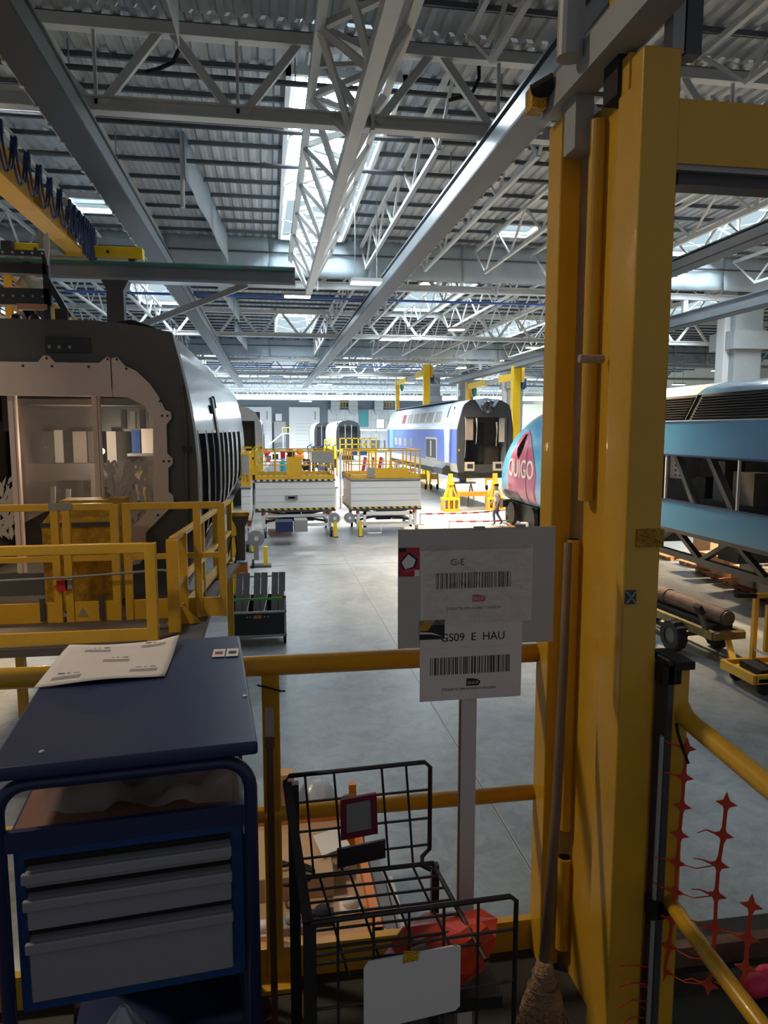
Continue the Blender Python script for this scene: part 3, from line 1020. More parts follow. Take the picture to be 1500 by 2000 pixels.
def leaves(x0, x1, z0, z1, n, seed):
    rr = random.Random(seed)
    mb = MB()
    for i in range(n):
        h = rr.random() ** 1.4
        x, z = x0 + rr.random() * (x1 - x0), z0 + h * (z1 - z0)
        a = R(rr.choice([rr.uniform(50, 130), rr.uniform(20, 160), rr.uniform(60, 110)]))
        L, wd = rr.uniform(0.16, 0.34), rr.uniform(0.018, 0.036)
        dx, dz = math.cos(a), math.sin(a)
        y = CY0 + 0.022 - 0.0002 * i
        pts = []
        for t_, k in ((0, 0.1), (0.35, 1), (0.7, 0.8), (1, 0)):
            pts.append((min(x1, max(x0, x + dx * L * t_ - dz * wd * k)), y, min(z1 + .1, z + dz * L * t_ + dx * wd * k)))
        for t_, k in ((0.7, 0.8), (0.35, 1), (0, 0.1)):
            pts.append((min(x1, max(x0, x + dx * L * t_ + dz * wd * k)), y, min(z1 + .1, z + dz * L * t_ - dx * wd * k)))
        mb.add(pts, [tuple(range(len(pts)))])
    return mb


leaves(-2.2, -1.53, 2.5, 3.5, 150, 5).build('leaf_pattern', 'leaf_print', coach)
MB().b(-2.2, -1.53, CY0 + 0.021, CY0 + 0.024, 2.1, 2.62).build('frosted_band', 'leaf_print', coach)
leaves(-3.75, -3.35, 2.55, 3.3, 60, 6).build('leaf_pattern', 'leaf_print', coach)
# things inside the open end
MB().b(-4.2, -1.2, CY0 + 2.9, CY0 + 3.0, 1.9, 5.1).build('partition', 'car_inner', coach)
MB().b(-4.2, -1.15, CY0 + 0.1, CY1 - 0.2, 1.82, 1.9).build('coach_floor', 'car_inner', coach)
MB().b(-3.3, -1.5, CY0 + 0.6, CY0 + 2.0, 4.35, 4.5).build('ceiling_duct', 'car_inner_dark', coach)
MB().b(-2.05, -1.55, CY0 + 0.9, CY0 + 1.3, 3.62, 3.66).build('inner_shelf', 'steel_grey', coach)
MB().b(-2.0, -1.88, CY0 + 1.0, CY0 + 1.25, 3.66, 4.0).build('shelf_box', 'blue_trim', coach)
MB().b(-1.86, -1.66, CY0 + 1.0, CY0 + 1.25, 3.66, 4.02).build('shelf_box', 'paper', coach)
MB().b(-3.6, -2.4, CY0 + 1.3, CY0 + 1.6, 3.25, 3.5).build('inner_beam', 'car_inner_dark', coach)
for x, m in ((-3.05, 'car_inner'), (-2.85, 'steel_grey'), (-2.68, 'car_inner_dark'), (-2.5, 'steel_grey'), (-2.4, 'wall_white')):
    MB().bar((x, CY0 + 0.5, 1.95), (x + 0.04, CY0 + 0.6, 3.28 + 0.12 * math.sin(x * 7)), 0.06, 0.05).build('inner_post', m, coach)
for i in range(5):
    x = -2.1 + i * 0.13
    MB().b(x, x + 0.07, CY0 + 0.8, CY0 + 0.9, 4.02, 4.3 - 0.03 * (i % 2)).build('cable_bundle', 'steel_grey' if i % 2 else 'car_dark', coach)
MB().b(-1.78, -1.74, CY0 + 0.5, CY0 + 0.54, 2.9, 3.5).build('yellow_strap', 'yellow_bright', coach)
MB().b(-4.1, -1.3, CY0 + 2.0, CY0 + 2.05, 3.98, 4.9).build('dark_upper_sheet', 'car_dark', coach)  # dark sheet added to darken the top of the coach interior
for xa, xb, za, zb, m in ((-3.27, -3.15, 3.5, 4.0, 'panel_grey'), (-3.0, -2.8, 3.3, 3.98, 'car_inner'), (-2.78, -2.62, 3.5, 3.98, 'car_inner_dark'), (-2.5, -2.36, 3.45, 3.98, 'panel_grey'), (-2.1, -1.96, 2.9, 3.5, 'wood_handle')):
    MB().b(xa, xb, CY0 + 1.7, CY0 + 1.74, za, zb).build('inner_panel', m, coach)
MB().ball((-2.36, CY0 + 0.7, 3.7), 0.045).build('work_lamp_bulb', 'lamp_warm', coach, smooth=True)
pl = bpy.data.lights.new('work_lamp_light', 'POINT')
pl.energy, pl.color, pl.shadow_soft_size = 70, (1, 0.78, 0.55), 0.08
po = bpy.data.objects.new('work_lamp_light', pl)
col.objects.link(po)
po.location = (-2.55, CY0 + 0.75, 3.75)


def px_at(z):
    for (xa, za), (xb, zb) in zip(PROF, PROF[1:]):
        if za <= z <= zb:
            return xa + (xb - xa) * (z - za) / (zb - za)
    return PROF[-1][0]


def side_patch(y0, y1, z0, z1, off=0.012, n=6):
    return MB().loft([[(px_at(z0 + (z1 - z0) * i / n) + o, y, z0 + (z1 - z0) * i / n) for i in range(n + 1)] for y, o in ((y0, 0.0), (y0, off), (y1, off), (y1, 0.0))], caps=(False, False), closed=False)


for i, (a, b, z0, z1) in enumerate(((10.55, 11.5, 2.32, 3.95), (11.95, 12.9, 2.2, 3.95), (13.2, 13.9, 2.2, 3.95), (14.9, 15.6, 2.2, 3.95), (16.2, 17.2, 2.2, 3.95), (18.0, 19.2, 2.2, 3.95), (20.2, 21.6, 2.2, 3.95), (23, 24.8, 2.2, 3.95))):
    f = side_patch(a - 0.05, b + 0.05, z0 - 0.06, z1 + 0.05, 0.01).build('window_frame', 'steel_pale', coach, smooth=False)
    side_patch(a, b, z0, z1, 0.018).build('window_glass', 'glass_shade_dark', f)  # dark sheet stands for the shade inside open, unglazed windows
side_patch(14.1, 14.6, 1.98, 4.62, 0.03).build('door_slot', 'car_dark', coach)
side_patch(13.4, 13.75, 4.3, 4.45, 0.02).build('small_vent', 'glass_shade_dark', coach)
side_patch(14.85, 15.15, 4.45, 4.68, 0.02).build('small_vent', 'glass_shade_dark', coach)
MB().b(-3.9, -1.7, CY0 + 0.6, CY1 - 0.4, 1.35, 1.7).build('underframe', 'chassis', coach)

# ---------------- roof equipment frame of that coach
t = thing('roof_frame', 'dark lifting frame of perforated bars standing on the grey coach roof', 'frame', (-3.4, 11, 5.35))
Yp = 11.0
MB().b(-4.3, -3.05, Yp - 0.04, Yp + 0.04, 6.42, 6.5).build('upper_bar', 'steel_dark', t)
MB().b(-4.25, -3.05, Yp - 0.05, Yp + 0.05, 6.18, 6.32).build('middle_bar', 'car_dark', t)
MB().b(-4.25, -3.0, Yp - 0.05, Yp + 0.05, 5.75, 5.98).build('lower_bar', 'car_dark', t)
for i in range(9):
    x = -4.15 + i * 0.13
    MB().cyl((x, Yp - 0.07, 5.87), (x, Yp - 0.05, 5.87), 0.018, 8).build('rivet', 'steel_grey', t)
    MB().cyl((x + 0.02, Yp - 0.06, 6.46), (x + 0.02, Yp - 0.04, 6.46), 0.016, 8).build('rivet', 'steel_pale', t)
MB().b(-3.1, -3.02, Yp - 0.05, Yp + 0.05, 5.36, 6.45).build('post', 'car_dark', t)
MB().b(-4.2, -4.1, Yp - 0.05, Yp + 0.05, 5.36, 6.45).build('post', 'car_dark', t)
MB().bar((-3.05, Yp, 6.1), (-2.78, Yp, 5.6), 0.08).build('diagonal', 'car_dark', t)
MB().bar((-4.15, Yp, 6.15), (-4.5, Yp, 5.75), 0.1).build('diagonal', 'car_dark', t)
MB().b(-3.45, -3.05, Yp - 0.1, Yp - 0.02, 5.68, 5.76).build('copper_bar', 'copper', t)
MB().prism([(-3.06, 6.68), (-3.0, 6.75), (-2.98, 6.6), (-3.02, 6.3), (-3.06, 6.5)], 'y', Yp - 0.07, Yp - 0.05).build('white_flag', 'paper', t)
for x in (-3.5, -3.25, -2.85):
    MB().ball((x, Yp, 5.5), 0.1, 0.08, 0.14).build('insulator', 'car_dark', t, smooth=True)
MB().b(-2.95, -2.78, Yp - 0.1, Yp + 0.1, 5.36, 5.7).build('bracket', 'car_dark', t)
t = thing('roof_fitting', 'black cable fitting on the right shoulder of the grey coach roof', 'fitting', (-1.9, 10.8, 5.35))
MB().tube([(-2.15, 10.8, 5.42), (-2.05, 10.8, 5.5), (-1.9, 10.8, 5.52), (-1.7, 10.8, 5.46), (-1.5, 10.8, 5.38)], 0.04, 8).build('hose', 'rubber', t, smooth=True)
MB().b(-2.2, -1.95, 10.7, 10.9, 5.36, 5.5).build('clamp', 'car_dark', t)

# ---------------- blue and grey double-deck coach on jacks
A0, A1 = 35.0, 56.4
ca = thing('train_coach', 'double-deck coach with blue lower side raised on yellow jacks, black open end', 'train coach', (10.8, A0, 1.85))
LEFT = [(9.45, 1.85), (9.36, 2.3), (9.35, 4.05), (9.38, 4.2), (9.46, 4.5), (9.62, 5.1), (9.72, 5.3), (10.0, 5.5), (10.8, 5.6)]
RIGHT = [(11.6, 5.5), (12.0, 5.28), (12.12, 5.0), (12.26, 4.0), (12.24, 2.3), (12.15, 1.85)]
OUTA = LEFT + RIGHT


def strip(pts, y0, y1):
    return MB().loft([[(x, y, z) for x, z in pts] for y in (y0, y1)], caps=(False, False), closed=False)


for nm, sl, m in (('skirt', LEFT[0:2], 'cream'), ('lower_side', LEFT[1:3], 'car_blue'), ('cream_stripe', LEFT[2:4], 'cream'), ('upper_side', LEFT[3:7], 'car_grey_blue'), ('roof', LEFT[6:] + RIGHT[:2], 'car_grey_blue'), ('far_side', RIGHT[1:], 'car_grey_blue')):
    strip(sl, A0 + 0.05, A1).build(nm, m, ca, smooth=True)
MB().prism(OUTA, 'y', A1, A1 + 0.1).build('far_end_wall', 'car_grey_blue', ca)
MB().b(9.5, 12.1, A0 + 0.3, A1 - 0.2, 1.55, 1.85).build('underframe', 'chassis', ca)
oh = [(9.7, 2.25), (11.98, 2.25), (11.98, 4.65), (9.72, 4.65)]
MB().prism(OUTA, 'y', A0 - 0.12, A0 + 0.06, [oh]).build('end_mask', 'car_dark', ca)
MB().b(9.6, 12.05, A0 + 1.5, A0 + 1.6, 1.9, 5.2).build('inner_wall', 'car_inner_dark', ca)
MB().b(10.35, 11.2, A0 + 1.42, A0 + 1.5, 2.3, 4.4).build('inner_door', 'black_gap', ca)
MB().b(9.78, 10.2, A0 + 0.02, A0 + 0.06, 3.5, 4.6).build('inner_panel', 'car_inner', ca)
MB().b(11.55, 11.85, A0 + 0.02, A0 + 0.06, 3.4, 4.6).build('inner_panel', 'panel_grey', ca)
for x in (9.72, 11.2):
    MB().b(x, x + 0.5, A0 - 0.22, A0 - 0.12, 1.95, 2.4).build('buffer_box', 'panel_grey', ca)
    MB().b(x + 0.12, x + 0.42, A0 - 0.24, A0 - 0.22, 2.08, 2.3).build('buffer_hole', 'black_gap', ca)
MB().b(9.4, 9.46, A0 - 0.16, A0 - 0.12, 2.95, 3.05).build('marker_lamp', 'orange', ca)
MB().b(12.1, 12.16, A0 - 0.16, A0 - 0.12, 3.05, 3.15).build('marker_lamp', 'orange', ca)
MB().prism([(10.2, 5.55), (11.5, 5.55), (11.05, 4.95), (10.9, 4.85), (10.6, 4.98)], 'y', A0 - 0.2, A0 - 0.12).build('tarpaulin', 'car_grey_blue', ca)
rr = random.Random(4)
mb = MB()
for i in range(7):
    mb.ball((10.85 + rr.uniform(-.22, .22), A0 - 0.3, 5.25 + rr.uniform(-.25, .22)), rr.uniform(.1, .19), 0.12, rr.uniform(.1, .2), 8, 6)
mb.build('cable_bundle', 'car_dark', ca, smooth=True)
for x, z0, z1, w in ((10.3, 3.3, 4.6, 0.05), (11.35, 3.2, 4.4, 0.06), (9.72, 2.6, 4.66, 0.03)):
    MB().grid(lambda u, v: (x + w * (u - .5) * (0.3 + v) + 0.04 * math.sin(v * 3), A0 - 0.14 + 0.02 * math.sin(u * 5 + v * 7), z0 + (z1 - z0) * v), 4, 10).build('torn_film', 'milky_plastic', ca, smooth=True)


def lx(z):
    for (xa, za), (xb, zb) in zip(LEFT, LEFT[1:]):
        if za <= z <= zb:
            return xa + (xb - xa) * (z - za) / (zb - za)
    return 9.4


def patchA(y0, y1, z0, z1, off=0.012, n=3):
    return MB().loft([[(lx(z0 + (z1 - z0) * i / n) - o, y, z0 + (z1 - z0) * i / n) for i in range(n + 1)] for y, o in ((y0, 0.0), (y0, off), (y1, off), (y1, 0.0))], caps=(False, False), closed=False)


for i, (a, b) in enumerate(((38.9, 40.5), (40.95, 42.6), (43.1, 44.7), (45.1, 46.7), (47.3, 48.8), (49.4, 50.7), (51.3, 52.8))):
    f = patchA(a - 0.06, b + 0.06, 4.40, 5.12, 0.01).build('window_frame', 'cream', ca)
    patchA(a, b, 4.45, 5.06, 0.02).build('window_glass', 'maroon' if i == 5 else 'panel_grey', f)
f = patchA(39.4, 42.3, 2.32, 3.58, 0.01).build('window_frame', 'cream', ca)
patchA(39.55, 42.15, 2.42, 3.48, 0.02).build('window_opening', 'car_dark', f)
patchA(40.7, 40.95, 2.5, 3.4, 0.03).build('window_post', 'paper', f)
for a in (46.2, 48.2, 50.2, 51.9):
    patchA(a, a + 1.1, 2.9, 3.45, 0.015).build('lower_window', 'panel_grey', ca)
patchA(53.6, 54.5, 2.5, 4.05, 0.02).build('door_leaf', 'teal', ca)
patchA(54.6, 55.2, 2.5, 4.05, 0.015).build('door_pocket', 'car_grey_blue', ca)
MB().loft([[(x - 0.03 * (1 if x < 10.8 else -1), y, z + 0.015) for x, z in LEFT[3:] + RIGHT[:3]] for y in (37.5, 37.62)], caps=(False, False), closed=False).build('body_seam', 'car_dark', ca)
MB().b(9.9, 11.7, 38, 56, 5.55, 5.63).build('roof_strip', 'steel_dark', ca)


def wrap(u, v):
    y = 35.9 + 1.5 * u * (0.55 + 0.45 * v)
    return (9.26 - 0.05 * math.sin(u * 14 + v * 2) - 0.03 * math.sin(u * 31), y + 0.3 * (1 - v), 2.3 + 2.35 * v)


MB().grid(wrap, 22, 8).build('plastic_wrap', 'milky_plastic', ca, smooth=True)
MB().prism([(9.0, 1.7), (9.5, 1.6), (9.5, 2.1), (9.2, 2.15), (9.0, 2.0)], 'y', 36.6, 38.6).build('bogie_box', 'car_dark', ca)

# ---------------- yellow jack stands under that coach
def jack(name, label, x, y):
    t = thing(name, label, 'jack stand', (x, y, 0), group='yellow lifting jacks')
    MB().b(x - 0.1, x + 0.1, y - 0.1, y + 0.1, 0.1, 1.85).build('screw_post', 'yellow', t)
    MB().b(x - 0.16, x + 0.16, y - 0.16, y + 0.16, 1.3, 1.42).build('collar', 'yellow_bright', t)
    for s in (-1, 1):
        MB().bar((x + s * 0.34, y, 0.62), (x + s * 0.08, y, 1.35), 0.09, 0.07).build('diagonal', 'yellow', t)
        MB().bar((x + s * 0.3, y - 0.25, 0.62), (x + s * 0.06, y - 0.08, 1.35), 0.06, 0.05).build('diagonal', 'yellow', t)
    MB().b(x - 0.42, x + 0.42, y - 0.3, y + 0.3, 0.56, 0.66).build('top_plate', 'yellow_bright', t)
    MB().b(x - 0.42, x + 0.42, y - 0.32, y + 0.3, 0.0, 0.12).build('bottom_plate', 'yellow', t)
    for dx in (-0.38, -0.13, 0.13, 0.38):
        MB().b(x + dx - 0.045, x + dx + 0.045, y - 0.3, y + 0.25, 0.12, 0.56).build('rib', 'yellow', t)
    return t


jack('jack_stand', 'yellow jack stand under the near left corner of the blue coach', 8.85, 34.3)
jack('jack_stand', 'yellow jack stand just behind the walking worker', 11.15, 34.3)
jack('jack_stand', 'yellow jack stand far back beside the white lift table', 8.6, 50.5)
t = thing('spreader_beam', 'orange-yellow bar lying between the two near jack stands', 'beam', (10.3, 34.3, 0.7))
MB().b(9.2, 10.8, 34.2, 34.4, 0.72, 0.94).build('bar', 'orange', t)
for x in (9.22, 10.74):
    MB().b(x, x + 0.06, 34.12, 34.48, 0.66, 0.98).build('end_plate', 'yellow', t)

# ---------------- pink and blue power car
NS = 1.35      # the nose lies this much nearer than its own table of sections
def nose_top(y):
    return interp([(5, 5.12), (24, 5.12), (26, 5.0), (28.0, 4.55), (29.3, 4.1), (30.3, 3.6), (31.2, 2.95), (31.9, 2.3), (32.3, 1.8), (32.45, 1.55)], y + NS)


def nose_w(y):
    return interp([(5, 1.46), (25.5, 1.46), (28, 1.42), (29.5, 1.3), (30.6, 1.1), (31.4, .85), (32.0, .55), (32.45, .2)], y + NS)


def nose_bot(y):
    return interp([(5, 1.66), (22, 1.66), (24.5, 1.05), (30.5, 1.05), (31.5, 1.1), (32.2, 1.3), (32.45, 1.4)], y + NS)


LCX = 10.91


def nose_ring(y, n=28):
    zt, zb, wv = nose_top(y), nose_bot(y), nose_w(y)
    zm = zb + (zt - zb) * 0.42
    out = []
    for i in range(n):
        a = 2 * math.pi * i / n
        c, s_ = math.cos(a), math.sin(a)
        ex = 0.55 if s_ < 0 else 0.72
        x = wv * (abs(c) ** ex) * (1 if c >= 0 else -1)
        z = zm + ((zt - zm) if s_ >= 0 else (zm - zb)) * (abs(s_) ** (0.85 if s_ >= 0 else 0.35)) * (1 if s_ >= 0 else -1)
        out.append((LCX + x, y, z))
    return out


def nose_x(y, z):
    """x of the near side of the nose at (y, z)"""
    zt, zb, wv = nose_top(y), nose_bot(y), nose_w(y)
    zm = zb + (zt - zb) * 0.42
    if z >= zm:
        s_ = min(1.0, max(0.0, (z - zm) / (zt - zm))) ** (1 / 0.85)
        c = math.sqrt(max(0, 1 - s_ * s_))
        return LCX - wv * c ** 0.72
    s_ = min(1.0, max(0.0, (zm - z) / (zm - zb))) ** (1 / 0.35)
    c = math.sqrt(max(0, 1 - s_ * s_))
    return LCX - wv * c ** 0.55


loco = thing('power_car', 'blue high-speed power car with a pink panel on its pointed nose, on the right', 'train', (LCX, 18, 0))
ys = [22.5 + 0.5 * i - NS for i in range(15)] + [30 + 0.245 * i - NS for i in range(11)]
MB().loft([nose_ring(y) for y in ys]).build('nose_shell', 'loco_blue_light', loco, smooth=True)


def on_nose(outline, off, name, m, parent=loco, div=0.12):
    """a flush panel on the nose side: fan-filled grid clipped to an outline given in (y, z)"""
    outline = [(a - NS, b) for a, b in outline]
    ymin, ymax = min(p[0] for p in outline), max(p[0] for p in outline)
    mb = MB()
    rows = []
    N = 22
    for i in range(N + 1):
        y = ymin + (ymax - ymin) * (i + 0.0001) / (N + 0.0002)
        zs = []
        for (ya, za), (yb, zb) in zip(outline, outline[1:] + outline[:1]):
            if (ya <= y < yb) or (yb <= y < ya):
                zs.append(za + (zb - za) * (y - ya) / (yb - ya))
        if len(zs) >= 2:
            rows.append((y, min(zs), max(zs)))
    K = 14
    rings = [[(nose_x(y, a + (b - a) * j / K) - off, y, a + (b - a) * j / K) for j in range(K + 1)] for y, a, b in rows]
    mb.loft(rings, caps=(False, False), closed=False)
    return mb.build(name, m, parent, smooth=True)


pink = [(a + NS, b) for a, b in [(27.75, 1.4), (27.8, 2.3), (27.35, 3.0), (26.7, 3.6), (26.1, 3.95), (25.7, 4.0), (25.2, 3.75), (24.75, 3.2), (24.4, 2.4), (24.5, 1.5), (24.8, 1.12), (25.9, 1.12), (26.0, 1.35)]]
pinko = on_nose(pink, 0.012, 'pink_panel', 'loco_pink')
on_nose([(a + NS, b) for a, b in [(26.5, 3.05), (26.55, 3.3), (25.9, 3.85), (25.75, 3.85), (25.85, 3.35), (26.3, 2.9)]], 0.022, 'side_window', 'glass_shade_dark')
on_nose([(25.42 + NS, 1.15), (25.40 + NS, 3.6), (25.37 + NS, 3.6), (25.39 + NS, 1.15)], 0.02, 'door_seam', 'maroon')
on_nose([(a + NS, b) for a, b in [(28.6, 1.1), (28.65, 1.5), (28.4, 1.58), (26.3, 1.55), (26.1, 1.07), (27.0, 1.07)]], 0.03, 'coupler_recess', 'car_dark')
MB().b(10.0, 11.8, 26.0 - NS, 30.6 - NS, 0.3, 1.06).build('front_underframe', 'car_dark', loco)
for y in (27.0 - NS, 29.2 - NS):
    MB().cyl((9.75, y, 0.62), (9.9, y, 0.62), 0.46, 20).build('wheel', 'chassis', loco, smooth=False)
MB().b(9.75, 10.0, 30.2 - NS, 31.1 - NS, 0.75, 1.05).build('snow_plough', 'car_dark', loco)

# lettering wrapped on the nose side: first letter lies round the curve of the nose
cu = bpy.data.curves.new('lettering', 'FONT')
cu.body = 'OUIGO'
cu.size = 1.0
cu.align_x = 'CENTER'
tmp = bpy.data.objects.new('tmp', cu)
col.objects.link(tmp)
bpy.context.view_layer.update()
me = bpy.data.meshes.new_from_object(tmp.evaluated_get(bpy.context.evaluated_depsgraph_get()))
bpy.data.objects.remove(tmp)
import bmesh
bm = bmesh.new()
bm.from_mesh(me)
bmesh.ops.subdivide_edges(bm, edges=[e for e in bm.edges if e.calc_length() > 0.12], cuts=2)
xs = [v.co.x for v in bm.verts]
x0, x1 = min(xs), max(xs)
for v in bm.verts:
    u = (v.co.x - x0) / (x1 - x0)
    y = 27.55 - u * 2.9
    z = 2.2 + v.co.y * 0.98
    nx = nose_x(y, z) - 0.035
    v.co = Vector((nx - LCX, y - 18, z))
bm.to_mesh(me)
bm.free()
me.materials.clear()
me.materials.append(MATS['print_white'])
sm = bpy.data.objects.new('lettering', me)
col.objects.link(sm)
sm.parent = loco
md = sm.modifiers.new('bold', 'SOLIDIFY')
md.thickness = 0.03
md = None

SX = 9.45
MB().b(SX, SX + 0.06, 6, 23.4, 1.66, 2.34).build('lower_band', 'loco_blue', loco)
MB().b(SX - 0.01, SX + 0.02, 6, 23.4, 1.58, 1.67).build('sill', 'chassis', loco)
MB().b(SX, SX + 0.06, 6, 23.4, 3.42, 4.22).build('upper_band', 'loco_blue', loco)
MB().b(SX - 0.012, SX + 0.0, 6, 23.4, 3.39, 3.43).build('trim_line', 'blue_cart', loco)
MB().b(SX - 0.012, SX + 0.0, 6, 23.4, 2.32, 2.36).build('trim_line', 'blue_cart', loco)
MB().b(SX - 0.014, SX + 0.0, 6, 23.4, 4.2, 4.225).build('trim_line', 'loco_roof', loco)


def slope(y0, y1, m, name, z0=4.22, z1=4.8):
    k0, k1 = SX + (z0 - 4.22) * 0.5, SX + (z1 - 4.22) * 0.5
    return MB().add([(k0, y0, z0), (k0, y1, z0), (k1, y1, z1), (k1, y0, z1)], [(0, 1, 2, 3)]).build(name, m, loco, solid=0.03)


for y0, y1, m in ((6, 12.2, 'loco_blue'), (19.2, 23.4, 'loco_roof')):
    slope(y0, y1, m, 'shoulder')
for (y0, y1) in ((12.3, 15.0), (15.15, 19.1)):
    p = slope(y0, y1, 'black_gap', 'louvre_panel')
    for i in range(9):
        z = 4.26 + i * 0.058
        x = SX + (z - 4.22) * 0.5
        MB().bar((x - 0.02, y0 + 0.06, z + 0.02), (x - 0.02, y1 - 0.06, z + 0.02), 0.05, 0.018).build('slat', 'louvre', p)
slope(12.15, 12.32, 'louvre', 'louvre_frame')
ROOFP = [(SX + 0.29, 4.8), (SX + 0.55, 4.98), (SX + 1.0, 5.1), (LCX, 5.14), (LCX + 0.5, 5.1), (LCX + 0.95, 4.95), (LCX + 1.2, 4.75)]
for y0, y1, m in ((6, 12.6, 'loco_blue'), (12.64, 15.2, 'loco_blue'), (15.24, 23.4, 'loco_roof')):
    strip(ROOFP, y0, y1).build('roof_section', m, loco, smooth=True)
MB().b(LCX - 0.3, LCX + 0.3, 11.2, 12.6, 5.12, 5.3).build('roof_unit', 'white_paint', loco)
MB().b(LCX - 0.6, LCX - 0.5, 12.55, 12.62, 5.1, 5.55).build('signal_lamp', 'red', loco)
MB().b(LCX + 1.4, LCX + 1.46, 6, 23.4, 1.66, 4.75).build('far_side', 'loco_blue', loco)
MB().b(SX + 0.06, LCX + 1.4, 6, 23.4, 1.66, 1.75).build('machine_floor', 'chassis', loco)
MB().b(SX + 1.5, SX + 1.55, 6, 23.4, 1.75, 4.7).build('inner_wall', 'brace_grey', loco)
for y in (13.2, 15.9, 18.6):
    MB().b(SX - 0.005, SX + 0.05, y - 0.02, y + 0.02, 2.34, 3.42).build('window_post', 'steel_pale', loco)
for ya, yb in ((12.2, 11.2), (13.6, 14.6), (15.0, 15.9), (17.3, 16.6), (18.2, 19.0), (10.2, 9.4)):
    MB().bar((SX + 0.25, ya, 2.3), (SX + 0.25, yb, 3.5), 0.16, 0.12).build('inner_brace', 'brace_grey', loco)
for y0, y1, z0, z1, m in ((13.5, 14.2, 2.4, 3.1, 'car_inner'), (12.4, 12.9, 2.6, 3.3, 'panel_grey'), (14.5, 14.9, 2.4, 3.3, 'brace_grey'), (16.2, 16.7, 2.8, 3.35, 'panel_grey'), (17.6, 18.1, 2.8, 3.35, 'panel_grey'), (15.2, 15.6, 2.4, 2.9, 'car_inner_dark')):
    MB().b(SX + 0.6, SX + 1.1, y0, y1, z0, z1).build('equipment_box', m, loco)
for y in (16.25, 16.45, 17.65, 17.85):
    for z in (2.88, 3.0, 3.12, 3.24):
        MB().cyl((SX + 0.585, y, z), (SX + 0.6, y, z), 0.025, 8).build('box_port', 'black_gap', loco)
# tubular underframe below the sill
MB().b(SX + 0.1, SX + 0.24, 6, 23, 0.98, 1.12).build('bottom_rail', 'chassis', loco)
yy = 7.0
k = 0
while yy < 22:
    za, zb = (1.6, 1.06) if k % 2 == 0 else (1.06, 1.6)
    MB().bar((SX + 0.17, yy, za), (SX + 0.17, yy + 0.95, zb), 0.13, 0.1).build('under_brace', 'chassis', loco)
    if k % 3 == 0:
        MB().b(SX + 0.4, SX + 1.2, yy, yy + 0.7, 1.15, 1.6).build('under_box', 'chassis', loco)
    yy += 0.95 if k % 2 == 0 else 1.25
    k += 1
for x, y in ((SX + 0.4, 8), (LCX + 1, 8), (SX + 0.4, 22), (LCX + 1, 22)):
    MB().b(x, x + 0.3, y, y + 0.3, 0, 1.0).build('support_block', 'chassis', loco)
text('F', 'lettering', 'print_white', loco, (SX - 0.003, 16.9, 2.05), 0.16, rot=(math.pi / 2, 0, -math.pi / 2))

# ---------------- coaches further down the hall
def far_coach(label, x, y0, y1, z0, wd, h, body, end, cat='train coach'):
    t = thing('train_coach', label, cat, (x, y0, z0))
    hw = wd / 2
    pr = [(x - hw * 0.97, z0)] + [(x - hw, z0 + h * 0.3), (x - hw, z0 + h * 0.62)] + [(x - hw * 0.93, z0 + h * 0.78), (x - hw * 0.78, z0 + h * 0.9), (x - hw * 0.5, z0 + h * 0.97), (x, z0 + h)]
    pr = pr + [(2 * x - a, b) for a, b in reversed(pr[:-1])]
    tube_section(pr, y0 + 0.1, y1).build('body_shell', body, t, smooth=True)
    hl = [(x - hw * 0.75, z0 + 0.15), (x + hw * 0.75, z0 + 0.15), (x + hw * 0.72, z0 + h * 0.8), (x - hw * 0.72, z0 + h * 0.8)]
    MB().prism(pr, 'y', y0 - 0.05, y0 + 0.12, [hl]).build('end_frame', end, t)
    MB().b(x - hw * 0.9, x + hw * 0.9, y0 + 0.9, y0 + 1.0, z0 + 0.1, z0 + h * 0.92).build('inner_wall', 'car_dark', t)
    MB().b(x - hw * 0.28, x - hw * 0.24, y0 - 0.08, y0 - 0.05, z0 + 0.2, z0 + h * 0.85).b(x + hw * 0.24, x + hw * 0.28, y0 - 0.08, y0 - 0.05, z0 + 0.2, z0 + h * 0.85).build('door_edge', 'steel_grey', t)
    n = int((y1 - y0) / 2.4)
    for i in range(n):
        a = y0 + 1 + i * 2.4
        MB().b(x - hw - 0.02, x - hw, a, a + 1.5, z0 + h * 0.38, z0 + h * 0.6).build('window_glass', 'glass_shade_dark' if body != 'car_silver' else 'panel_grey', t)
    MB().b(x - hw * 0.8, x + hw * 0.8, y0 + 1, y1 - 1, z0 - 0.4, z0).build('underframe', 'chassis', t)
    for yb in (y0 + 3, y1 - 3):
        MB().b(x - 0.9, x + 0.9, yb - 1.2, yb + 1.2, 0.0, z0 - 0.35).build('bogie', 'chassis', t)
    return t


far_coach('dark-ended grey coach standing far back in the middle of the hall', 10.35, 94, 112, 1.3, 3.2, 4.0, 'car_silver', 'car_dark')
far_coach('half-hidden grey coach farthest back beside the white door', 8.7, 114, 130, 1.3, 3.2, 4.0, 'car_silver', 'car_dark')
t = far_coach('pale silver coach with arched open end behind the left grey coach', -1.75, 37, 50, 1.3, 2.9, 3.95, 'car_silver', 'car_silver')
MB().b(-0.95, -0.3, 40, 48, 1.6, 4.3).build('blue_cover', 'car_grey_blue', t)
# =================================================================== MIDDLE GROUND
# ---------------- mobile lift tables
def caster(t, x, y, r=0.13, m='rubber'):
    MB().cyl((x - 0.035, y, r), (x + 0.035, y, r), r, 16).build('wheel', m, t)
    MB().b(x - 0.06, x + 0.06, y - 0.04, y + 0.04, r + 0.02, 2 * r + 0.12).build('fork', 'lift_grey', t)


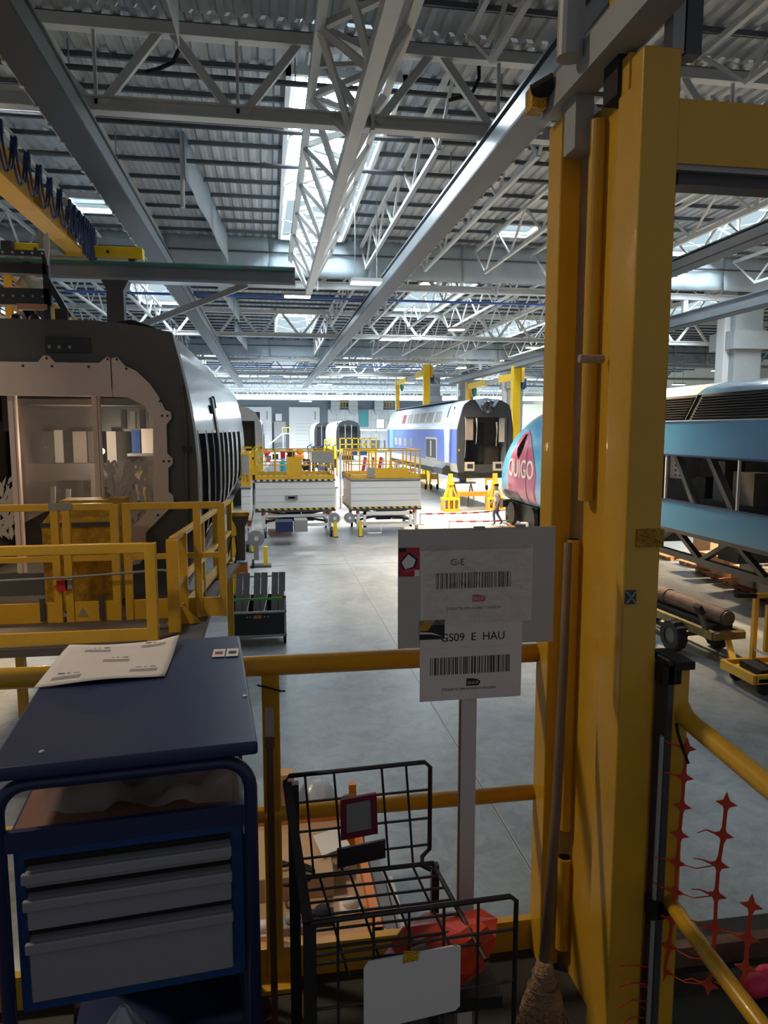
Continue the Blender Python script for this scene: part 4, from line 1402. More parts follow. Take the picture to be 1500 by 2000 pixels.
def lift_table(name, label, x0, x1, y0, y1, panels, kind):
    t = thing(name, label, 'lift table', ((x0 + x1) / 2, (y0 + y1) / 2, 0), group='mobile lift tables')
    z0, zd = 1.08, 2.12
    for i in range(4):
        a, b = z0 + 0.03 + i * 0.245, z0 + 0.03 + (i + 1) * 0.245 - 0.012
        MB().b(x0, x1, y0, y1, a, b).build('skirt_band', 'lift_white', t)
    MB().b(x0 + 0.03, x1 - 0.03, y0 + 0.03, y1 - 0.03, z0, zd).build('inner_box', 'lift_grey', t)
    MB().b(x0, x1, y0 - 0.012, y1, z0 - 0.03, z0 + 0.04).build('hazard_strip', 'hazard', t)
    MB().b(x0 - 0.02, x1 + 0.02, y0 - 0.02, y1, z0 - 0.1, z0 - 0.03).build('base_lip', 'steel_dark', t)
    MB().b(x0 - 0.02, x1 + 0.02, y0 - 0.03, y1 + 0.02, zd, zd + 0.06).build('deck', 'toothed' if kind == 'L' else 'lift_grey', t)
    zr = zd + 0.06
    ht = 3.26
    # guard rail
    w = 0.05
    nx = max(2, int(round((x1 - x0) / 0.75)))
    for j, y in enumerate((y0 + 0.03, y1 - 0.03)):
        for i in range(nx + 1):
            x = x0 + 0.03 + (x1 - x0 - 0.06) * i / nx
            MB().b(x - w / 2, x + w / 2, y - w / 2, y + w / 2, zr, ht).build('rail_post', 'yellow', t)
        for z, hh in ((ht, 0.05), ((zr + ht) / 2 + 0.02, 0.04)):
            MB().b(x0, x1, y - 0.02, y + 0.02, z - hh, z).build('guard_rail', 'yellow', t)
        MB().b(x0, x1, y - 0.012, y + 0.012, zr, zr + 0.15).build('toe_board', 'yellow', t)
    for x in (x0 + 0.03, x1 - 0.03):
        n2 = 3
        for i in range(1, n2):
            y = y0 + (y1 - y0) * i / n2
            MB().b(x - w / 2, x + w / 2, y - w / 2, y + w / 2, zr, ht).build('rail_post', 'yellow', t)
        for z, hh in ((ht, 0.05), ((zr + ht) / 2 + 0.02, 0.04)):
            MB().b(x - 0.02, x + 0.02, y0, y1, z - hh, z).build('guard_rail', 'yellow', t)
        MB().b(x - 0.012, x + 0.012, y0, y1, zr, zr + 0.15).build('toe_board', 'yellow', t)
    for (a, b, c, d, m, nm) in panels:
        MB().b(a, b, y0 - 0.03, y0 + 0.0, c, d).build(nm, m, t)
    # chassis
    for z in (0.78, 0.42):
        for y in (y0 + 0.1, y1 - 0.1):
            MB().b(x0 + 0.25, x1 - 0.15, y - 0.05, y + 0.05, z, z + 0.1).build('chassis_beam', 'lift_white', t)
    for x in (x0 + 0.28, x1 - 0.2):
        for y in (y0 + 0.1, y1 - 0.1):
            MB().b(x - 0.06, x + 0.06, y - 0.06, y + 0.06, 0.36, 0.98).build('chassis_post', 'lift_white', t)
            caster(t, x + 0.06, y, 0.13, 'rubber')
        MB().b(x - 0.05, x + 0.05, y0 + 0.15, y1 - 0.15, 0.42, 0.5).build('cross_beam', 'lift_white', t)
    ym = (y0 + y1) / 2
    MB().bar((x0 + 0.3, ym - 0.5, 0.5), (x1 - 0.3, ym - 0.5, 0.92), 0.08).build('scissor_arm', 'steel_dark', t)
    MB().bar((x0 + 0.3, ym - 0.4, 0.92), (x1 - 0.3, ym - 0.4, 0.5), 0.08).build('scissor_arm', 'steel_dark', t)
    MB().b(x0 + 1.1, x0 + 1.7, ym - 0.4, ym + 0.4, 0.5, 0.86).build('hydraulic_unit', 'blue_cart', t)
    MB().b(x0 + 1.75, x0 + 2.2, ym - 0.4, ym + 0.4, 0.5, 0.9).build('control_cabinet', 'lift_grey', t)
    for x in (x0 + 0.2, x1 - 0.3):
        MB().b(x, x + 0.09, y0 + 0.02, y0 + 0.1, 0.86, 1.0).build('red_stop', 'red', t)
    xr = x1 - 0.02 if kind == 'L' else x0 - 0.06
    MB().cyl((xr, y0 - 0.12, 0.72), (xr, y0 + 0.05, 0.72), 0.2, 18).build('cable_reel', 'lift_grey', t)
    MB().cyl((xr, y0 - 0.14, 0.72), (xr, y0 - 0.12, 0.72), 0.06, 12).build('reel_hub', 'lift_white', t)
    jx = x1 + 0.0 if kind == 'L' else x0 + 0.35
    MB().b(jx - 0.06, jx + 0.06, y0 - 0.14, y0 - 0.02, 0.03, 0.6).build('stabiliser', 'yellow_bright', t)
    MB().b(jx - 0.1, jx + 0.1, y0 - 0.18, y0 + 0.02, 0.0, 0.03).build('stabiliser_foot', 'steel_dark', t)
    return t


lift_table('lift_table', 'white lift table with yellow railing and grey board, left of the aisle', -0.53, 2.4, 26.5, 29.3,
           [(0.62, 1.18, 2.2, 3.02, 'yellow', 'yellow_board'), (1.53, 2.34, 2.78, 3.2, 'panel_grey', 'grey_board'), (0.55, 1.02, 1.42, 1.6, 'panel_grey', 'plate'), (0.66, 0.92, 1.47, 1.55, 'print_red', 'red_label')], 'L')
tr = lift_table('lift_table', 'white lift table with a low yellow board, right of the aisle', 3.0, 5.68, 26.5, 29.3,
                [(3.95, 5.2, 2.2, 2.58, 'yellow', 'yellow_board'), (3.62, 3.9, 2.25, 2.6, 'panel_grey', 'grey_board')], 'R')
MB().b(3.45, 5.3, 26.28, 26.36, 0.36, 0.44).b(3.45, 3.55, 26.28, 26.36, 0.36, 0.95).b(5.2, 5.3, 26.28, 26.36, 0.36, 0.95).b(3.45, 5.3, 26.28, 26.36, 0.85, 0.95).build('tow_frame', 'lift_white', tr)
MB().tube([(3.6, 26.2, 0.36), (3.6, 26.2, 0.16), (4.1, 26.2, 0.16), (4.1, 26.2, 0.36)], 0.025, 8).build('pull_loop', 'lift_white', tr)
lift_table('lift_table', 'narrow beige lift table squeezed beside the grey coach', -0.93, -0.62, 23.6, 26.3, [(-0.9, -0.66, 2.55, 3.2, 'panel_grey', 'grey_board')], 'S')

# ---------------- people
def person(name, label, loc, rz, J, cols, group=None, hair='hair', cap=False):
    """J: joints in local metres (x right, y forward, z up); one continuous skinned body"""
    order = ['pelvis', 'waist', 'chest', 'neck', 'head', 'crown', 'lsh', 'lel', 'lwr', 'lha', 'rsh', 'rel', 'rwr', 'rha', 'lhip', 'lkn', 'lan', 'lto', 'rhip', 'rkn', 'ran', 'rto']
    E_ = [('pelvis', 'waist'), ('waist', 'chest'), ('chest', 'neck'), ('neck', 'head'), ('head', 'crown'), ('chest', 'lsh'), ('lsh', 'lel'), ('lel', 'lwr'), ('lwr', 'lha'), ('chest', 'rsh'), ('rsh', 'rel'), ('rel', 'rwr'), ('rwr', 'rha'),
          ('pelvis', 'lhip'), ('lhip', 'lkn'), ('lkn', 'lan'), ('lan', 'lto'), ('pelvis', 'rhip'), ('rhip', 'rkn'), ('rkn', 'ran'), ('ran', 'rto')]
    rad = dict(pelvis=.14, waist=.125, chest=.15, neck=.06, head=.095, crown=.075, lsh=.07, lel=.048, lwr=.034, lha=.04, rsh=.07, rel=.048, rwr=.034, rha=.04, lhip=.1, lkn=.065, lan=.045, lto=.04, rhip=.1, rkn=.065, ran=.045, rto=.04)
    me = bpy.data.meshes.new('body')
    me.from_pydata([J[k] for k in order], [(order.index(a), order.index(b)) for a, b in E_], [])
    o = bpy.data.objects.new('body_tmp', me)
    col.objects.link(o)
    o.modifiers.new('skin', 'SKIN')
    sv = me.skin_vertices[0].data
    for i, k in enumerate(order):
        sv[i].radius = (rad[k], rad[k] * (0.8 if k in ('chest', 'waist', 'pelvis') else 1))
        sv[i].use_root = (k == 'pelvis')
    s_ = o.modifiers.new('sub', 'SUBSURF')
    s_.levels = 2
    s_.render_levels = 2
    bpy.context.view_layer.update()
    body = bpy.data.meshes.new_from_object(o.evaluated_get(bpy.context.evaluated_depsgraph_get()))
    bpy.data.objects.remove(o)
    root = thing(name, label, 'person', loc, rz, group)
    bo = bpy.data.objects.new('body', body)
    col.objects.link(bo)
    bo.parent = root
    body.materials.clear()
    for m in ('skin', cols['top'], cols['legs'], cols.get('shoes', 'shoe')):
        body.materials.append(MATS[m])
    for p in body.polygons:
        p.use_smooth = True
        c = p.center
        k = min(order, key=lambda q: (Vector(J[q]) - c).length)
        if k in ('head', 'crown', 'neck', 'lwr', 'rwr', 'lha', 'rha') or (k in ('lel', 'rel') and not cols.get('long')):
            p.material_index = 0
        elif k in ('pelvis', 'lhip', 'rhip', 'lkn', 'rkn', 'lan', 'ran'):
            p.material_index = 2
        elif k in ('lto', 'rto'):
            p.material_index = 3
        else:
            p.material_index = 1
    h = Vector(J['head'])
    c = Vector(J['crown'])
    d = (c - h).normalized()
    MB().ball(tuple(h + d * 0.085 + Vector((0, -0.012, 0))), 0.098, 0.108, 0.075).build('cap' if cap else 'hair', cols.get('hair', hair), root, smooth=True, local=True)
    MB().ball(tuple(h + Vector((0, 0.1, 0.0))), 0.016, 0.025, 0.025, 6, 5).build('nose', 'skin', root, smooth=True, local=True)
    # hands: five short fingers each
    for s in ('l', 'r'):
        w_, hnd, el = Vector(J[s + 'wr']), Vector(J[s + 'ha']), Vector(J[s + 'el'])
        dr = (hnd - w_).normalized()
        sd = dr.cross(Vector((1, 0, 0)))
        sd = sd.normalized() if sd.length > 0.1 else Vector((0, 1, 0))
        mb = MB()
        for i in range(4):
            b0 = hnd + sd * (0.028 * (i - 1.5)) + dr * 0.02
            L = (0.055, 0.065, 0.06, 0.045)[i]
            mb.tube([b0, b0 + dr * L * 0.6, b0 + dr * L + Vector((0, 0.012, 0))], [0.0095, 0.009, 0.007], 6)
        b0 = w_ + sd * 0.03 + dr * 0.03
        mb.tube([b0, b0 + sd * 0.03 + dr * 0.03, b0 + sd * 0.035 + dr * 0.06], [0.011, 0.01, 0.008], 6)
        mb.build('fingers', 'skin', root, smooth=True, local=True)
    return root


WALK = dict(pelvis=(0, 0, .95), waist=(0, .01, 1.12), chest=(0, .03, 1.35), neck=(0, .04, 1.52), head=(0, .06, 1.63), crown=(0, .06, 1.74),
            lsh=(-.19, .03, 1.43), lel=(-.24, -.1, 1.17), lwr=(-.24, .0, .95), lha=(-.24, .03, .87), rsh=(.19, .03, 1.43), rel=(.24, .05, 1.16), rwr=(.22, .2, .98), rha=(.22, .25, .92),
            lhip=(-.09, .01, .9), lkn=(-.1, .15, .5), lan=(-.1, .1, .09), lto=(-.1, .26, .05), rhip=(.09, -.01, .9), rkn=(.1, .0, .5), ran=(.1, -.22, .13), rto=(.1, -.1, .05))
person('person', 'worker in white T-shirt and jeans walking across the bright floor', (9.42, 28.6, 0), R(75), WALK, dict(top='shirt_white', legs='jeans', hair='hair'))
tag(MB().ball((10.0, 28.75, 0.28), 0.16, 0.1, 0.2).tube([(9.95, 28.75, 0.42), (9.9, 28.72, 0.6), (9.86, 28.7, 0.78)], 0.02, 6).build('tool_bag', 'work_dark', smooth=True), 'dark bag hanging from the hand of the walking worker', 'bag')
STAND = dict(WALK)
STAND.update(lkn=(-.1, .04, .5), lan=(-.1, 0, .09), lto=(-.12, .16, .04), rkn=(.1, .04, .5), ran=(.1, 0, .09), rto=(.12, .16, .04), rel=(.24, .02, 1.16), rwr=(.22, .14, .97), rha=(.2, .2, .9))
person('person', 'worker in an orange vest standing half hidden between the two lift tables', (2.46, 30.6, 0), R(180), STAND, dict(top='hi_vis', legs='work_dark', long=True))
KNEEL = dict(pelvis=(0, 0, .48), waist=(0, .05, .66), chest=(0, .14, .88), neck=(0, .2, 1.03), head=(0, .25, 1.13), crown=(0, .27, 1.23),
             lsh=(-.19, .16, .95), lel=(-.24, .3, .74), lwr=(-.16, .48, .72), lha=(-.13, .55, .72), rsh=(.19, .16, .95), rel=(.24, .3, .74), rwr=(.16, .48, .72), rha=(.13, .55, .72),
             lhip=(-.09, .02, .44), lkn=(-.14, .4, .42), lan=(-.14, .3, .06), lto=(-.14, .44, .04), rhip=(.09, 0, .44), rkn=(.13, .14, .08), ran=(.13, -.28, .08), rto=(.13, -.4, .05))
person('person', 'worker in khaki shirt crouching on the grey coach roof behind the frame', (-3.55, 12.4, 5.40), R(60), KNEEL, dict(top='shirt_khaki', legs='work_dark'))
person('person', 'worker in dark overalls crouching beyond the left lift table, left of two', (1.75, 33.5, 1.4), R(150), KNEEL, dict(top='work_dark', legs='work_dark', long=True))
person('person', 'worker in dark overalls crouching beyond the left lift table, right of two', (2.35, 33.2, 1.4), R(200), KNEEL, dict(top='jeans', legs='work_dark', long=True))
t = thing('work_platform', 'low grey work platform carrying the two crouching workers', 'platform', (2.0, 33.4, 0))
MB().b(0.9, 3.1, 32.6, 34.4, 1.32, 1.4).build('deck', 'lift_grey', t)
for x in (1.0, 2.95):
    for y in (32.7, 34.25):
        MB().b(x, x + 0.08, y, y + 0.08, 0, 1.32).build('leg', 'lift_white', t)

# ---------------- clutter on the hall floor beyond the lift tables
def shelf_rack(label, short, x, y, w, h, items, seed):
    t = thing('storage_rack', label, 'rack', (x, y, 0))
    for dx in (0, w):
        for dy in (0, 0.6):
            MB().b(x + dx - 0.03, x + dx + 0.03, y + dy - 0.03, y + dy + 0.03, 0, h).build('upright', 'lift_white', t)
    for i in range(3):
        z = 0.3 + i * (h - 0.4) / 2
        MB().b(x, x + w, y, y + 0.6, z, z + 0.04).build('shelf', 'lift_grey', t)
    rr_ = random.Random(seed)
    for i in range(3):
        z = 0.34 + i * (h - 0.4) / 2
        xx = x + 0.06
        k = 0
        while xx < x + w - 0.3:
            bw, bh = rr_.uniform(.2, .4), rr_.uniform(.15, .4)
            m = rr_.choice(items)
            cw = {'paper': 'white', 'cardboard': 'tan', 'lift_grey': 'grey', 'red': 'red', 'work_dark': 'dark', 'lift_white': 'pale', 'blue_trim': 'blue', 'yellow_bright': 'yellow'}[m]
            tag(MB().b(xx, xx + bw, y + 0.08, y + 0.5, z, z + bh).b(xx - 0.01, xx + bw + 0.01, y + 0.07, y + 0.51, z + bh - 0.04, z + bh).build('storage_box', m),
                '%s box, %s from left on the %s shelf of the %s' % (cw, ordinal(k).replace('nearest', 'first'), ['bottom', 'middle', 'top'][i], short), 'box', 'boxes on the ' + short)
            k += 1
            xx += bw + rr_.uniform(.03, .15)


shelf_rack('white rack seen through the left railing, by the blue sack', 'left railing rack', -0.2, 36.6, 1.6, 2.6, ['paper', 'cardboard', 'lift_grey', 'red', 'work_dark'], 2)
shelf_rack('white rack standing in the aisle behind the right railing', 'right railing rack', 3.6, 36, 1.5, 2.8, ['paper', 'lift_white', 'lift_grey', 'blue_trim'], 3)
shelf_rack('beige rack under the raised coach, behind the jacks', 'rack under the coach', 11.0, 62, 2.2, 1.9, ['cardboard', 'yellow_bright', 'paper'], 5)
t = thing('sack', 'pale sack with a blue cover behind the left railing', 'sack', (0.3, 32, 0))
MB().b(-0.1, 0.9, 31.6, 32.6, 0.0, 1.3).build('pallet_stack', 'wood', t)
MB().ball((0.3, 32.0, 2.0), 0.42, 0.4, 0.72, 12, 9).build('sack_body', 'sack_white', t, smooth=True)
MB().ball((0.62, 32.0, 2.15), 0.24, 0.42, 0.62, 12, 9).build('blue_cover', 'sheet_blue', t, smooth=True)
for i, (x, y, m) in enumerate(((-0.6, 58, 'red'), (1.4, 60, 'pink'), (2.2, 60, 'orange'))):
    t = thing('crate_stack', ['stack of red crates left of the far white door', 'stack with a pink bundle before the far white door', 'stack with an orange bundle before the far white door'][i], 'crates', (x, y, 0), group='crate stacks')
    for j in range(4):
        MB().b(x, x + 0.7, y, y + 0.7, j * 0.5, j * 0.5 + 0.47).build('crate', ['lift_grey', 'panel_grey', 'paper', m][j], t, bevel=0.03)
    MB().ball((x + 0.35, y + 0.35, 2.2), 0.35, 0.3, 0.25).build('bundle', m, t, smooth=True)
t = thing('bicycle_row', 'row of dark wheeled trolleys parked before the far white door', 'trolleys', (5, 70, 0))
for i in range(5):
    x = 3.6 + i * 0.62
    MB().tube([(x, 70, 0.5), (x + 0.2, 70, 1.5), (x + 0.1, 70, 2.4), (x + 0.45, 70, 2.6)], 0.06, 6).build('handle', 'work_dark', t)
    MB().b(x - 0.1, x + 0.4, 69.8, 70.4, 0.3, 1.2).build('trolley_body', 'car_dark', t)
    MB().cyl((x, 69.8, 0.15), (x, 70.4, 0.15), 0.15, 10).build('wheel', 'rubber', t)


def yellow_stage(name, label, x0, x1, y0, y1, z, n):
    t = thing(name, label, 'work platform', ((x0 + x1) / 2, y0, 0), group='yellow work platforms')
    MB().b(x0, x1, y0, y1, z, z + 0.15).build('deck', 'yellow_bright', t)
    for i in range(n + 1):
        x = x0 + (x1 - x0) * i / n
        MB().b(x - 0.05, x + 0.05, y0, y0 + 0.1, z + 0.15, z + 1.25).build('rail_post', 'yellow_bright', t)
        if i in (0, n):
            for y in (y0, y1 - 0.1):
                MB().b(x - 0.06, x + 0.06, y, y + 0.12, 0, z).build('leg', 'yellow_bright', t)
    for dz in (0.7, 1.2):
        MB().b(x0, x1, y0, y0 + 0.08, z + dz - 0.04, z + dz + 0.05).build('rail', 'yellow_bright', t)
    MB().b(x0, x1, y0 - 0.02, y0, z - 0.05, z + 0.35).build('fascia', 'yellow_bright', t)
    return t


yellow_stage('work_platform', 'bright yellow platform in front of the far dark-ended coach', 5.9, 9.0, 60, 63, 2.1, 6)
yellow_stage('work_platform', 'yellow platform beside the pale silver coach on the left', -1.9, -0.35, 33.4, 36.4, 2.0, 4)
yellow_stage('work_platform', 'small yellow platform beside the farthest grey coach', 7.0, 8.4, 91, 92.5, 1.6, 3)
t = thing('work_bench', 'long pale bench with tools behind the yellow far platform', 'bench', (14, 98, 0))
MB().b(12.3, 17.5, 97.5, 99, 3.9, 4.1).build('canopy', 'cream', t)
for x in (12.35, 14.6, 17.2):
    MB().b(x, x + 0.15, 98, 98.2, 0, 3.9).build('post', 'steel_grey', t)
for x, h in ((12.6, 2.8), (13.4, 3.1), (15.2, 2.6), (16.0, 3.2)):
    MB().b(x, x + 0.5, 97.8, 98.4, 1.4, h).build('tool_unit', 'lift_grey', t)
MB().b(12.3, 17.5, 97.4, 99, 1.2, 1.4).build('bench_top', 'cream', t)

# ---------------- yellow lifting portals behind the blue coach
def portal(label, x, y0, y1, z, far_post_short=True):
    t = thing('lifting_portal', label, 'portal', (x, y0, 0), group='yellow lifting portals')
    w = 0.5
    MB().b(x, x + w, y0, y0 + 0.5, 0, z + 0.45).build('post', 'yellow_bright', t)
    MB().b(x, x + w * 0.7, y1, y1 + 0.5, 0, z + 0.1).build('post', 'yellow', t)
    for a, b in ((y0 + 0.5, y0 + (y1 - y0) * 0.3), (y0 + (y1 - y0) * 0.62, y1)):
        MB().b(x + 0.05, x + 0.35, a, b, z - 0.42, z).build('arm', 'yellow_bright', t)
    MB().b(x + 0.1, x + 0.3, y0 + (y1 - y0) * 0.3, y0 + (y1 - y0) * 0.62, z - 0.36, z - 0.08).build('rail_beam', 'steel_grey', t)
    MB().ball((x + 0.75, y0 + 0.2, z - 0.7), 0.18, 0.2, 0.4).build('hoist_chain', 'blue_trim', t, smooth=True)
    MB().ball((x + 0.6, y1, z - 0.6), 0.2, 0.2, 0.45).build('hoist_cable', 'green_line', t, smooth=True)
    MB().b(x + 0.55, x + 0.75, y0, y0 + 0.4, z - 0.6, z + 0.4).build('drive_box', 'yellow', t)


portal('tall yellow lifting portal right of the blue coach, near pair', 15.75, 45, 56, 7.7)
portal('yellow lifting portal rising behind the blue coach roof', 12.65, 58, 71, 8.9)

# ---------------- things seen under the raised coach
for i, (x, y) in enumerate(((9.9, 47), (10.7, 47), (14.3, 46))):
    t = thing('hand_truck', 'yellow hand truck under the raised coach, %s' % ['left one', 'right one', 'beside the column foot'][i], 'hand truck', (x, y, 0), group='hand trucks under the coach')
    MB().tube([(x, y, 0.3), (x + 0.1, y, 1.3), (x + 0.5, y, 1.3), (x + 0.6, y, 0.3)], 0.06, 8).build('frame', 'yellow_bright', t)
    MB().b(x + 0.05, x + 0.55, y - 0.1, y + 0.1, 0.7, 1.05).build('hopper', 'yellow', t)
    for dx in (0.08, 0.52):
        MB().cyl((x + dx - 0.05, y, 0.18), (x + dx + 0.05, y, 0.18), 0.18, 12).build('wheel', 'rubber', t)
for i, x in enumerate((8.6, 9.3, 10.1, 11.6, 14.9)):
    t = thing('barrier', 'red and white barrier board far under the raised coach, %s from left' % ['first', 'second', 'third', 'fourth', 'fifth'][i], 'barrier', (x, 66, 0), group='red and white barriers')
    MB().bar((x, 66, 0.1), (x + 0.25, 66, 1.5), 0.3, 0.06, up=(0, 1, 0)).build('board', 'red', t)
    MB().b(x + 0.25, x + 0.55, 66, 66.06, 0.1, 1.4).build('board_white', 'white_paint', t)
    MB().b(x - 0.1, x + 0.6, 65.8, 66.3, 0, 0.08).build('foot', 'steel_dark', t)
t = thing('display_board', 'white notice board standing far under the raised coach', 'board', (13.2, 60, 0))
MB().b(12.6, 14.0, 60, 60.08, 0.7, 2.4).build('board', 'white_paint', t)
MB().b(12.7, 12.8, 60, 60.1, 0, 0.7).b(13.8, 13.9, 60, 60.1, 0, 0.7).build('legs', 'steel_grey', t)
t = thing('steel_trestle', 'grey steel trestle standing beside the walking worker', 'trestle', (10.9, 40, 0))
for x in (10.4, 11.4):
    MB().bar((x, 40, 0), (x + 0.15, 40, 0.95), 0.07).bar((x + 0.35, 40, 0), (x + 0.15, 40, 0.95), 0.07).build('leg', 'lift_grey', t)
MB().b(10.3, 11.8, 39.8, 40.3, 0.92, 1.0).build('top', 'lift_grey', t)
tag(MB().b(10.9, 11.25, 39.9, 40.2, 1.0, 1.3).b(10.88, 11.27, 39.88, 40.22, 1.26, 1.31).build('tool_box', 'blue_trim'), 'blue box on the grey trestle behind the walking worker', 'box')

# ---------------- barrier tape on the floor
for i, (p, q) in enumerate((((6.3, 29.5, 0.45), (12.6, 31.6, 0.5)), ((7.2, 28.0, 0.3), (13.0, 29.4, 0.35)), ((6.0, 33.2, 0.5), (6.1, 30.6, 0.45)))):
    t = thing('barrier_tape', ['red and white barrier tape strung behind the walking worker', 'red and white barrier tape strung before the walking worker', 'short red and white barrier tape beside the right lift table'][i], 'tape', p, group='barrier tapes')
    P_, Q_ = Vector(p), Vector(q)
    L = (Q_ - P_).length
    n = max(4, int(L / 0.3))
    for k in range(n):
        a, b = P_.lerp(Q_, k / n), P_.lerp(Q_, (k + 1) / n)
        sag = lambda f: -0.12 * math.sin(math.pi * f)
        MB().bar(a + Vector((0, 0, sag(k / n))), b + Vector((0, 0, sag((k + 1) / n))), 0.008, 0.06).build('tape_segment', 'red' if k % 2 else 'white_paint', t)
    for k, e in enumerate((P_, Q_)):
        MB().cyl((e.x, e.y, 0), (e.x, e.y, e.z + 0.06), 0.025, 8).b(e.x - 0.15, e.x + 0.15, e.y - 0.15, e.y + 0.15, 0, 0.03).build('tape_post', 'white_paint', t)

# ---------------- support stand beside the grey coach
t = thing('support_stand', 'rusty brown support column on an orange trestle beside the grey coach', 'stand', (-0.66, 16, 0))
MB().prism([(-0.84, 2.12), (-0.48, 2.12), (-0.48, 2.05), (-0.57, 1.85), (-0.57, 1.12), (-0.75, 1.12), (-0.75, 1.85), (-0.84, 2.05)], 'y', 15.9, 16.1).build('column', 'rust', t)
MB().b(-0.86, -0.46, 15.82, 16.18, 2.12, 2.2).build('head_plate', 'yellow_tread', t)
MB().b(-0.98, -0.52, 15.7, 16.3, 1.04, 1.12).build('base_plate', 'lift_grey', t)
MB().b(-1.0, -0.52, 15.7, 16.3, 0.88, 1.04).build('trestle_beam', 'orange', t)
for x in (-0.98, -0.62):
    for y in (15.72, 16.18):
        MB().b(x, x + 0.1, y, y + 0.1, 0.0, 0.9).build('trestle_leg', 'orange', t)
        MB().b(x - 0.03, x + 0.13, y - 0.03, y + 0.13, 0.0, 0.05).build('foot', 'yellow', t)
t = thing('jack_post', 'yellow-green prop standing between the coach and the rusty column', 'prop', (-0.9, 17.4, 0))
MB().prism([(-0.98, 2.0), (-0.84, 2.0), (-0.76, 1.0), (-0.76, 0.06), (-0.98, 0.06)], 'y', 17.3, 17.5).build('prop_body', 'yellow_bright', t)
MB().b(-1.05, -0.7, 17.2, 17.6, 0.0, 0.06).build('prop_base', 'steel_dark', t)
t = thing('cable_drum', 'grey cable reel with a yellow foot behind the rusty column', 'reel', (-0.4, 21, 0))
MB().cyl((-0.42, 20.9, 0.85), (-0.42, 21.05, 0.85), 0.24, 20).build('drum', 'lift_grey', t)
MB().cyl((-0.42, 20.86, 0.85), (-0.42, 20.9, 0.85), 0.07, 12).build('hub', 'lift_white', t)
MB().b(-0.5, -0.36, 20.95, 21.1, 0.2, 0.7).build('bracket', 'lift_grey', t)
MB().b(-0.22, -0.1, 20.9, 21.05, 0.06, 0.6).build('yellow_foot', 'yellow_bright', t)
MB().b(-0.6, 0.0, 20.8, 21.2, 0.0, 0.06).build('base', 'steel_dark', t)
for x in (-0.52,):
    MB().cyl((x - 0.03, 20.8, 0.13), (x + 0.03, 20.8, 0.13), 0.13, 14).build('wheel', 'rubber', t)

# ---------------- black case with grey slats
t = thing('flight_case', 'black wheeled case holding grey slats, with a green bar on its front', 'case', (-0.25, 13.6, 0))
x0, x1, ya, yb = -0.78, 0.26, 13.2, 14.0
MB().b(x0, x1, ya, ya + 0.02, 0.16, 0.60).build('front_panel', 'car_dark', t)
MB().b(x0, x1, yb - 0.02, yb, 0.16, 0.78).build('back_panel', 'car_dark', t)
MB().b(x0, x0 + 0.02, ya, yb, 0.16, 0.62).b(x1 - 0.02, x1, ya, yb, 0.16, 0.62).build('side_panels', 'car_dark', t)
MB().b(x0, x1, ya, yb, 0.14, 0.17).build('bottom', 'car_dark', t)
for z in (0.15, 0.6):
    MB().b(x0 - 0.01, x1 + 0.01, ya - 0.012, ya + 0.015, z, z + 0.035).build('aluminium_edge', 'lamp_housing', t)
for x in (x0, x1 - 0.035):
    MB().b(x, x + 0.035, ya - 0.012, ya + 0.02, 0.15, 0.9).build('corner_post', 'lamp_housing', t)
    MB().b(x, x + 0.035, yb - 0.02, yb + 0.012, 0.15, 1.2).build('corner_post', 'lamp_housing', t)
    MB().b(x + 0.005, x + 0.03, ya, yb, 0.86, 0.89).build('top_edge', 'lamp_housing', t)
MB().b(x0, x1 - 0.03, ya - 0.014, ya + 0.01, 0.85, 0.89).build('green_bar', 'green', t)
MB().b(x1 - 0.06, x1, ya - 0.016, ya + 0.012, 0.87, 0.92).build('red_corner', 'red', t)
MB().b(x0, x1, yb, yb + 0.02, 1.12, 1.15).build('back_rail', 'lamp_housing', t)
MB().b(-0.34, -0.2, ya - 0.014, ya, 0.5, 0.56).build('label', 'copper', t)
for x in (-0.46, -0.4, -0.14, -0.08):
    MB().cyl((x, ya - 0.012, 0.53), (x, ya, 0.53), 0.012, 8).build('rivet', 'lamp_housing', t)
for i in range(3):
    xs_ = x0 + 0.06 + i * 0.34
    for j in range(2):
        MB().bar((xs_ + 0.07 + j * 0.135, ya + 0.1, 0.2), (xs_ + 0.11 + j * 0.135, yb - 0.08, 1.22), 0.125, 0.05, up=(0, 1, 0.4)).build('slat', 'slat_grey', t)
for x in (x0 + 0.3, x0 + 0.62):
    MB().bar((x, ya + 0.02, 0.58), (x + 0.12, yb - 0.2, 1.0), 0.012).build('divider_rod', 'lamp_housing', t)
for x in (x0 + 0.12, x1 - 0.03):
    MB().cyl((x - 0.025, ya + 0.03, 0.085), (x + 0.025, ya + 0.03, 0.085), 0.085, 16).build('wheel', 'rubber', t)
    MB().b(x - 0.03, x + 0.03, ya - 0.02, ya + 0.08, 0.09, 0.16).build('fork', 'lamp_housing', t)

# ---------------- yellow access platform in front of the grey coach
PZ = 1.88
t = thing('access_platform', 'yellow railed access platform in front of the grey coach end', 'platform', (-2.2, 7.8, 0))
MB().b(-5.2, -0.72, 7.2, 9.6, PZ - 0.08, PZ).build('deck', 'deck_floor', t)
for x in (-5.0, -3.2, -1.25):
    for y in (7.5, 9.3):
        MB().b(x, x + 0.1, y, y + 0.1, 0, PZ - 0.08).build('leg', 'yellow', t)
# front railing
Yf = 7.27
MB().b(-5.2, -1.14, Yf - 0.03, Yf + 0.03, 2.79, 2.89).build('top_rail', 'yellow', t, bevel=0.01)
MB().b(-1.24, -1.13, Yf - 0.04, Yf + 0.04, PZ - 0.02, 2.89).build('corner_post', 'yellow', t, bevel=0.01)
MB().b(-5.2, -1.14, Yf - 0.02, Yf + 0.02, PZ + 0.02, PZ + 0.14).build('toe_board', 'yellow', t)
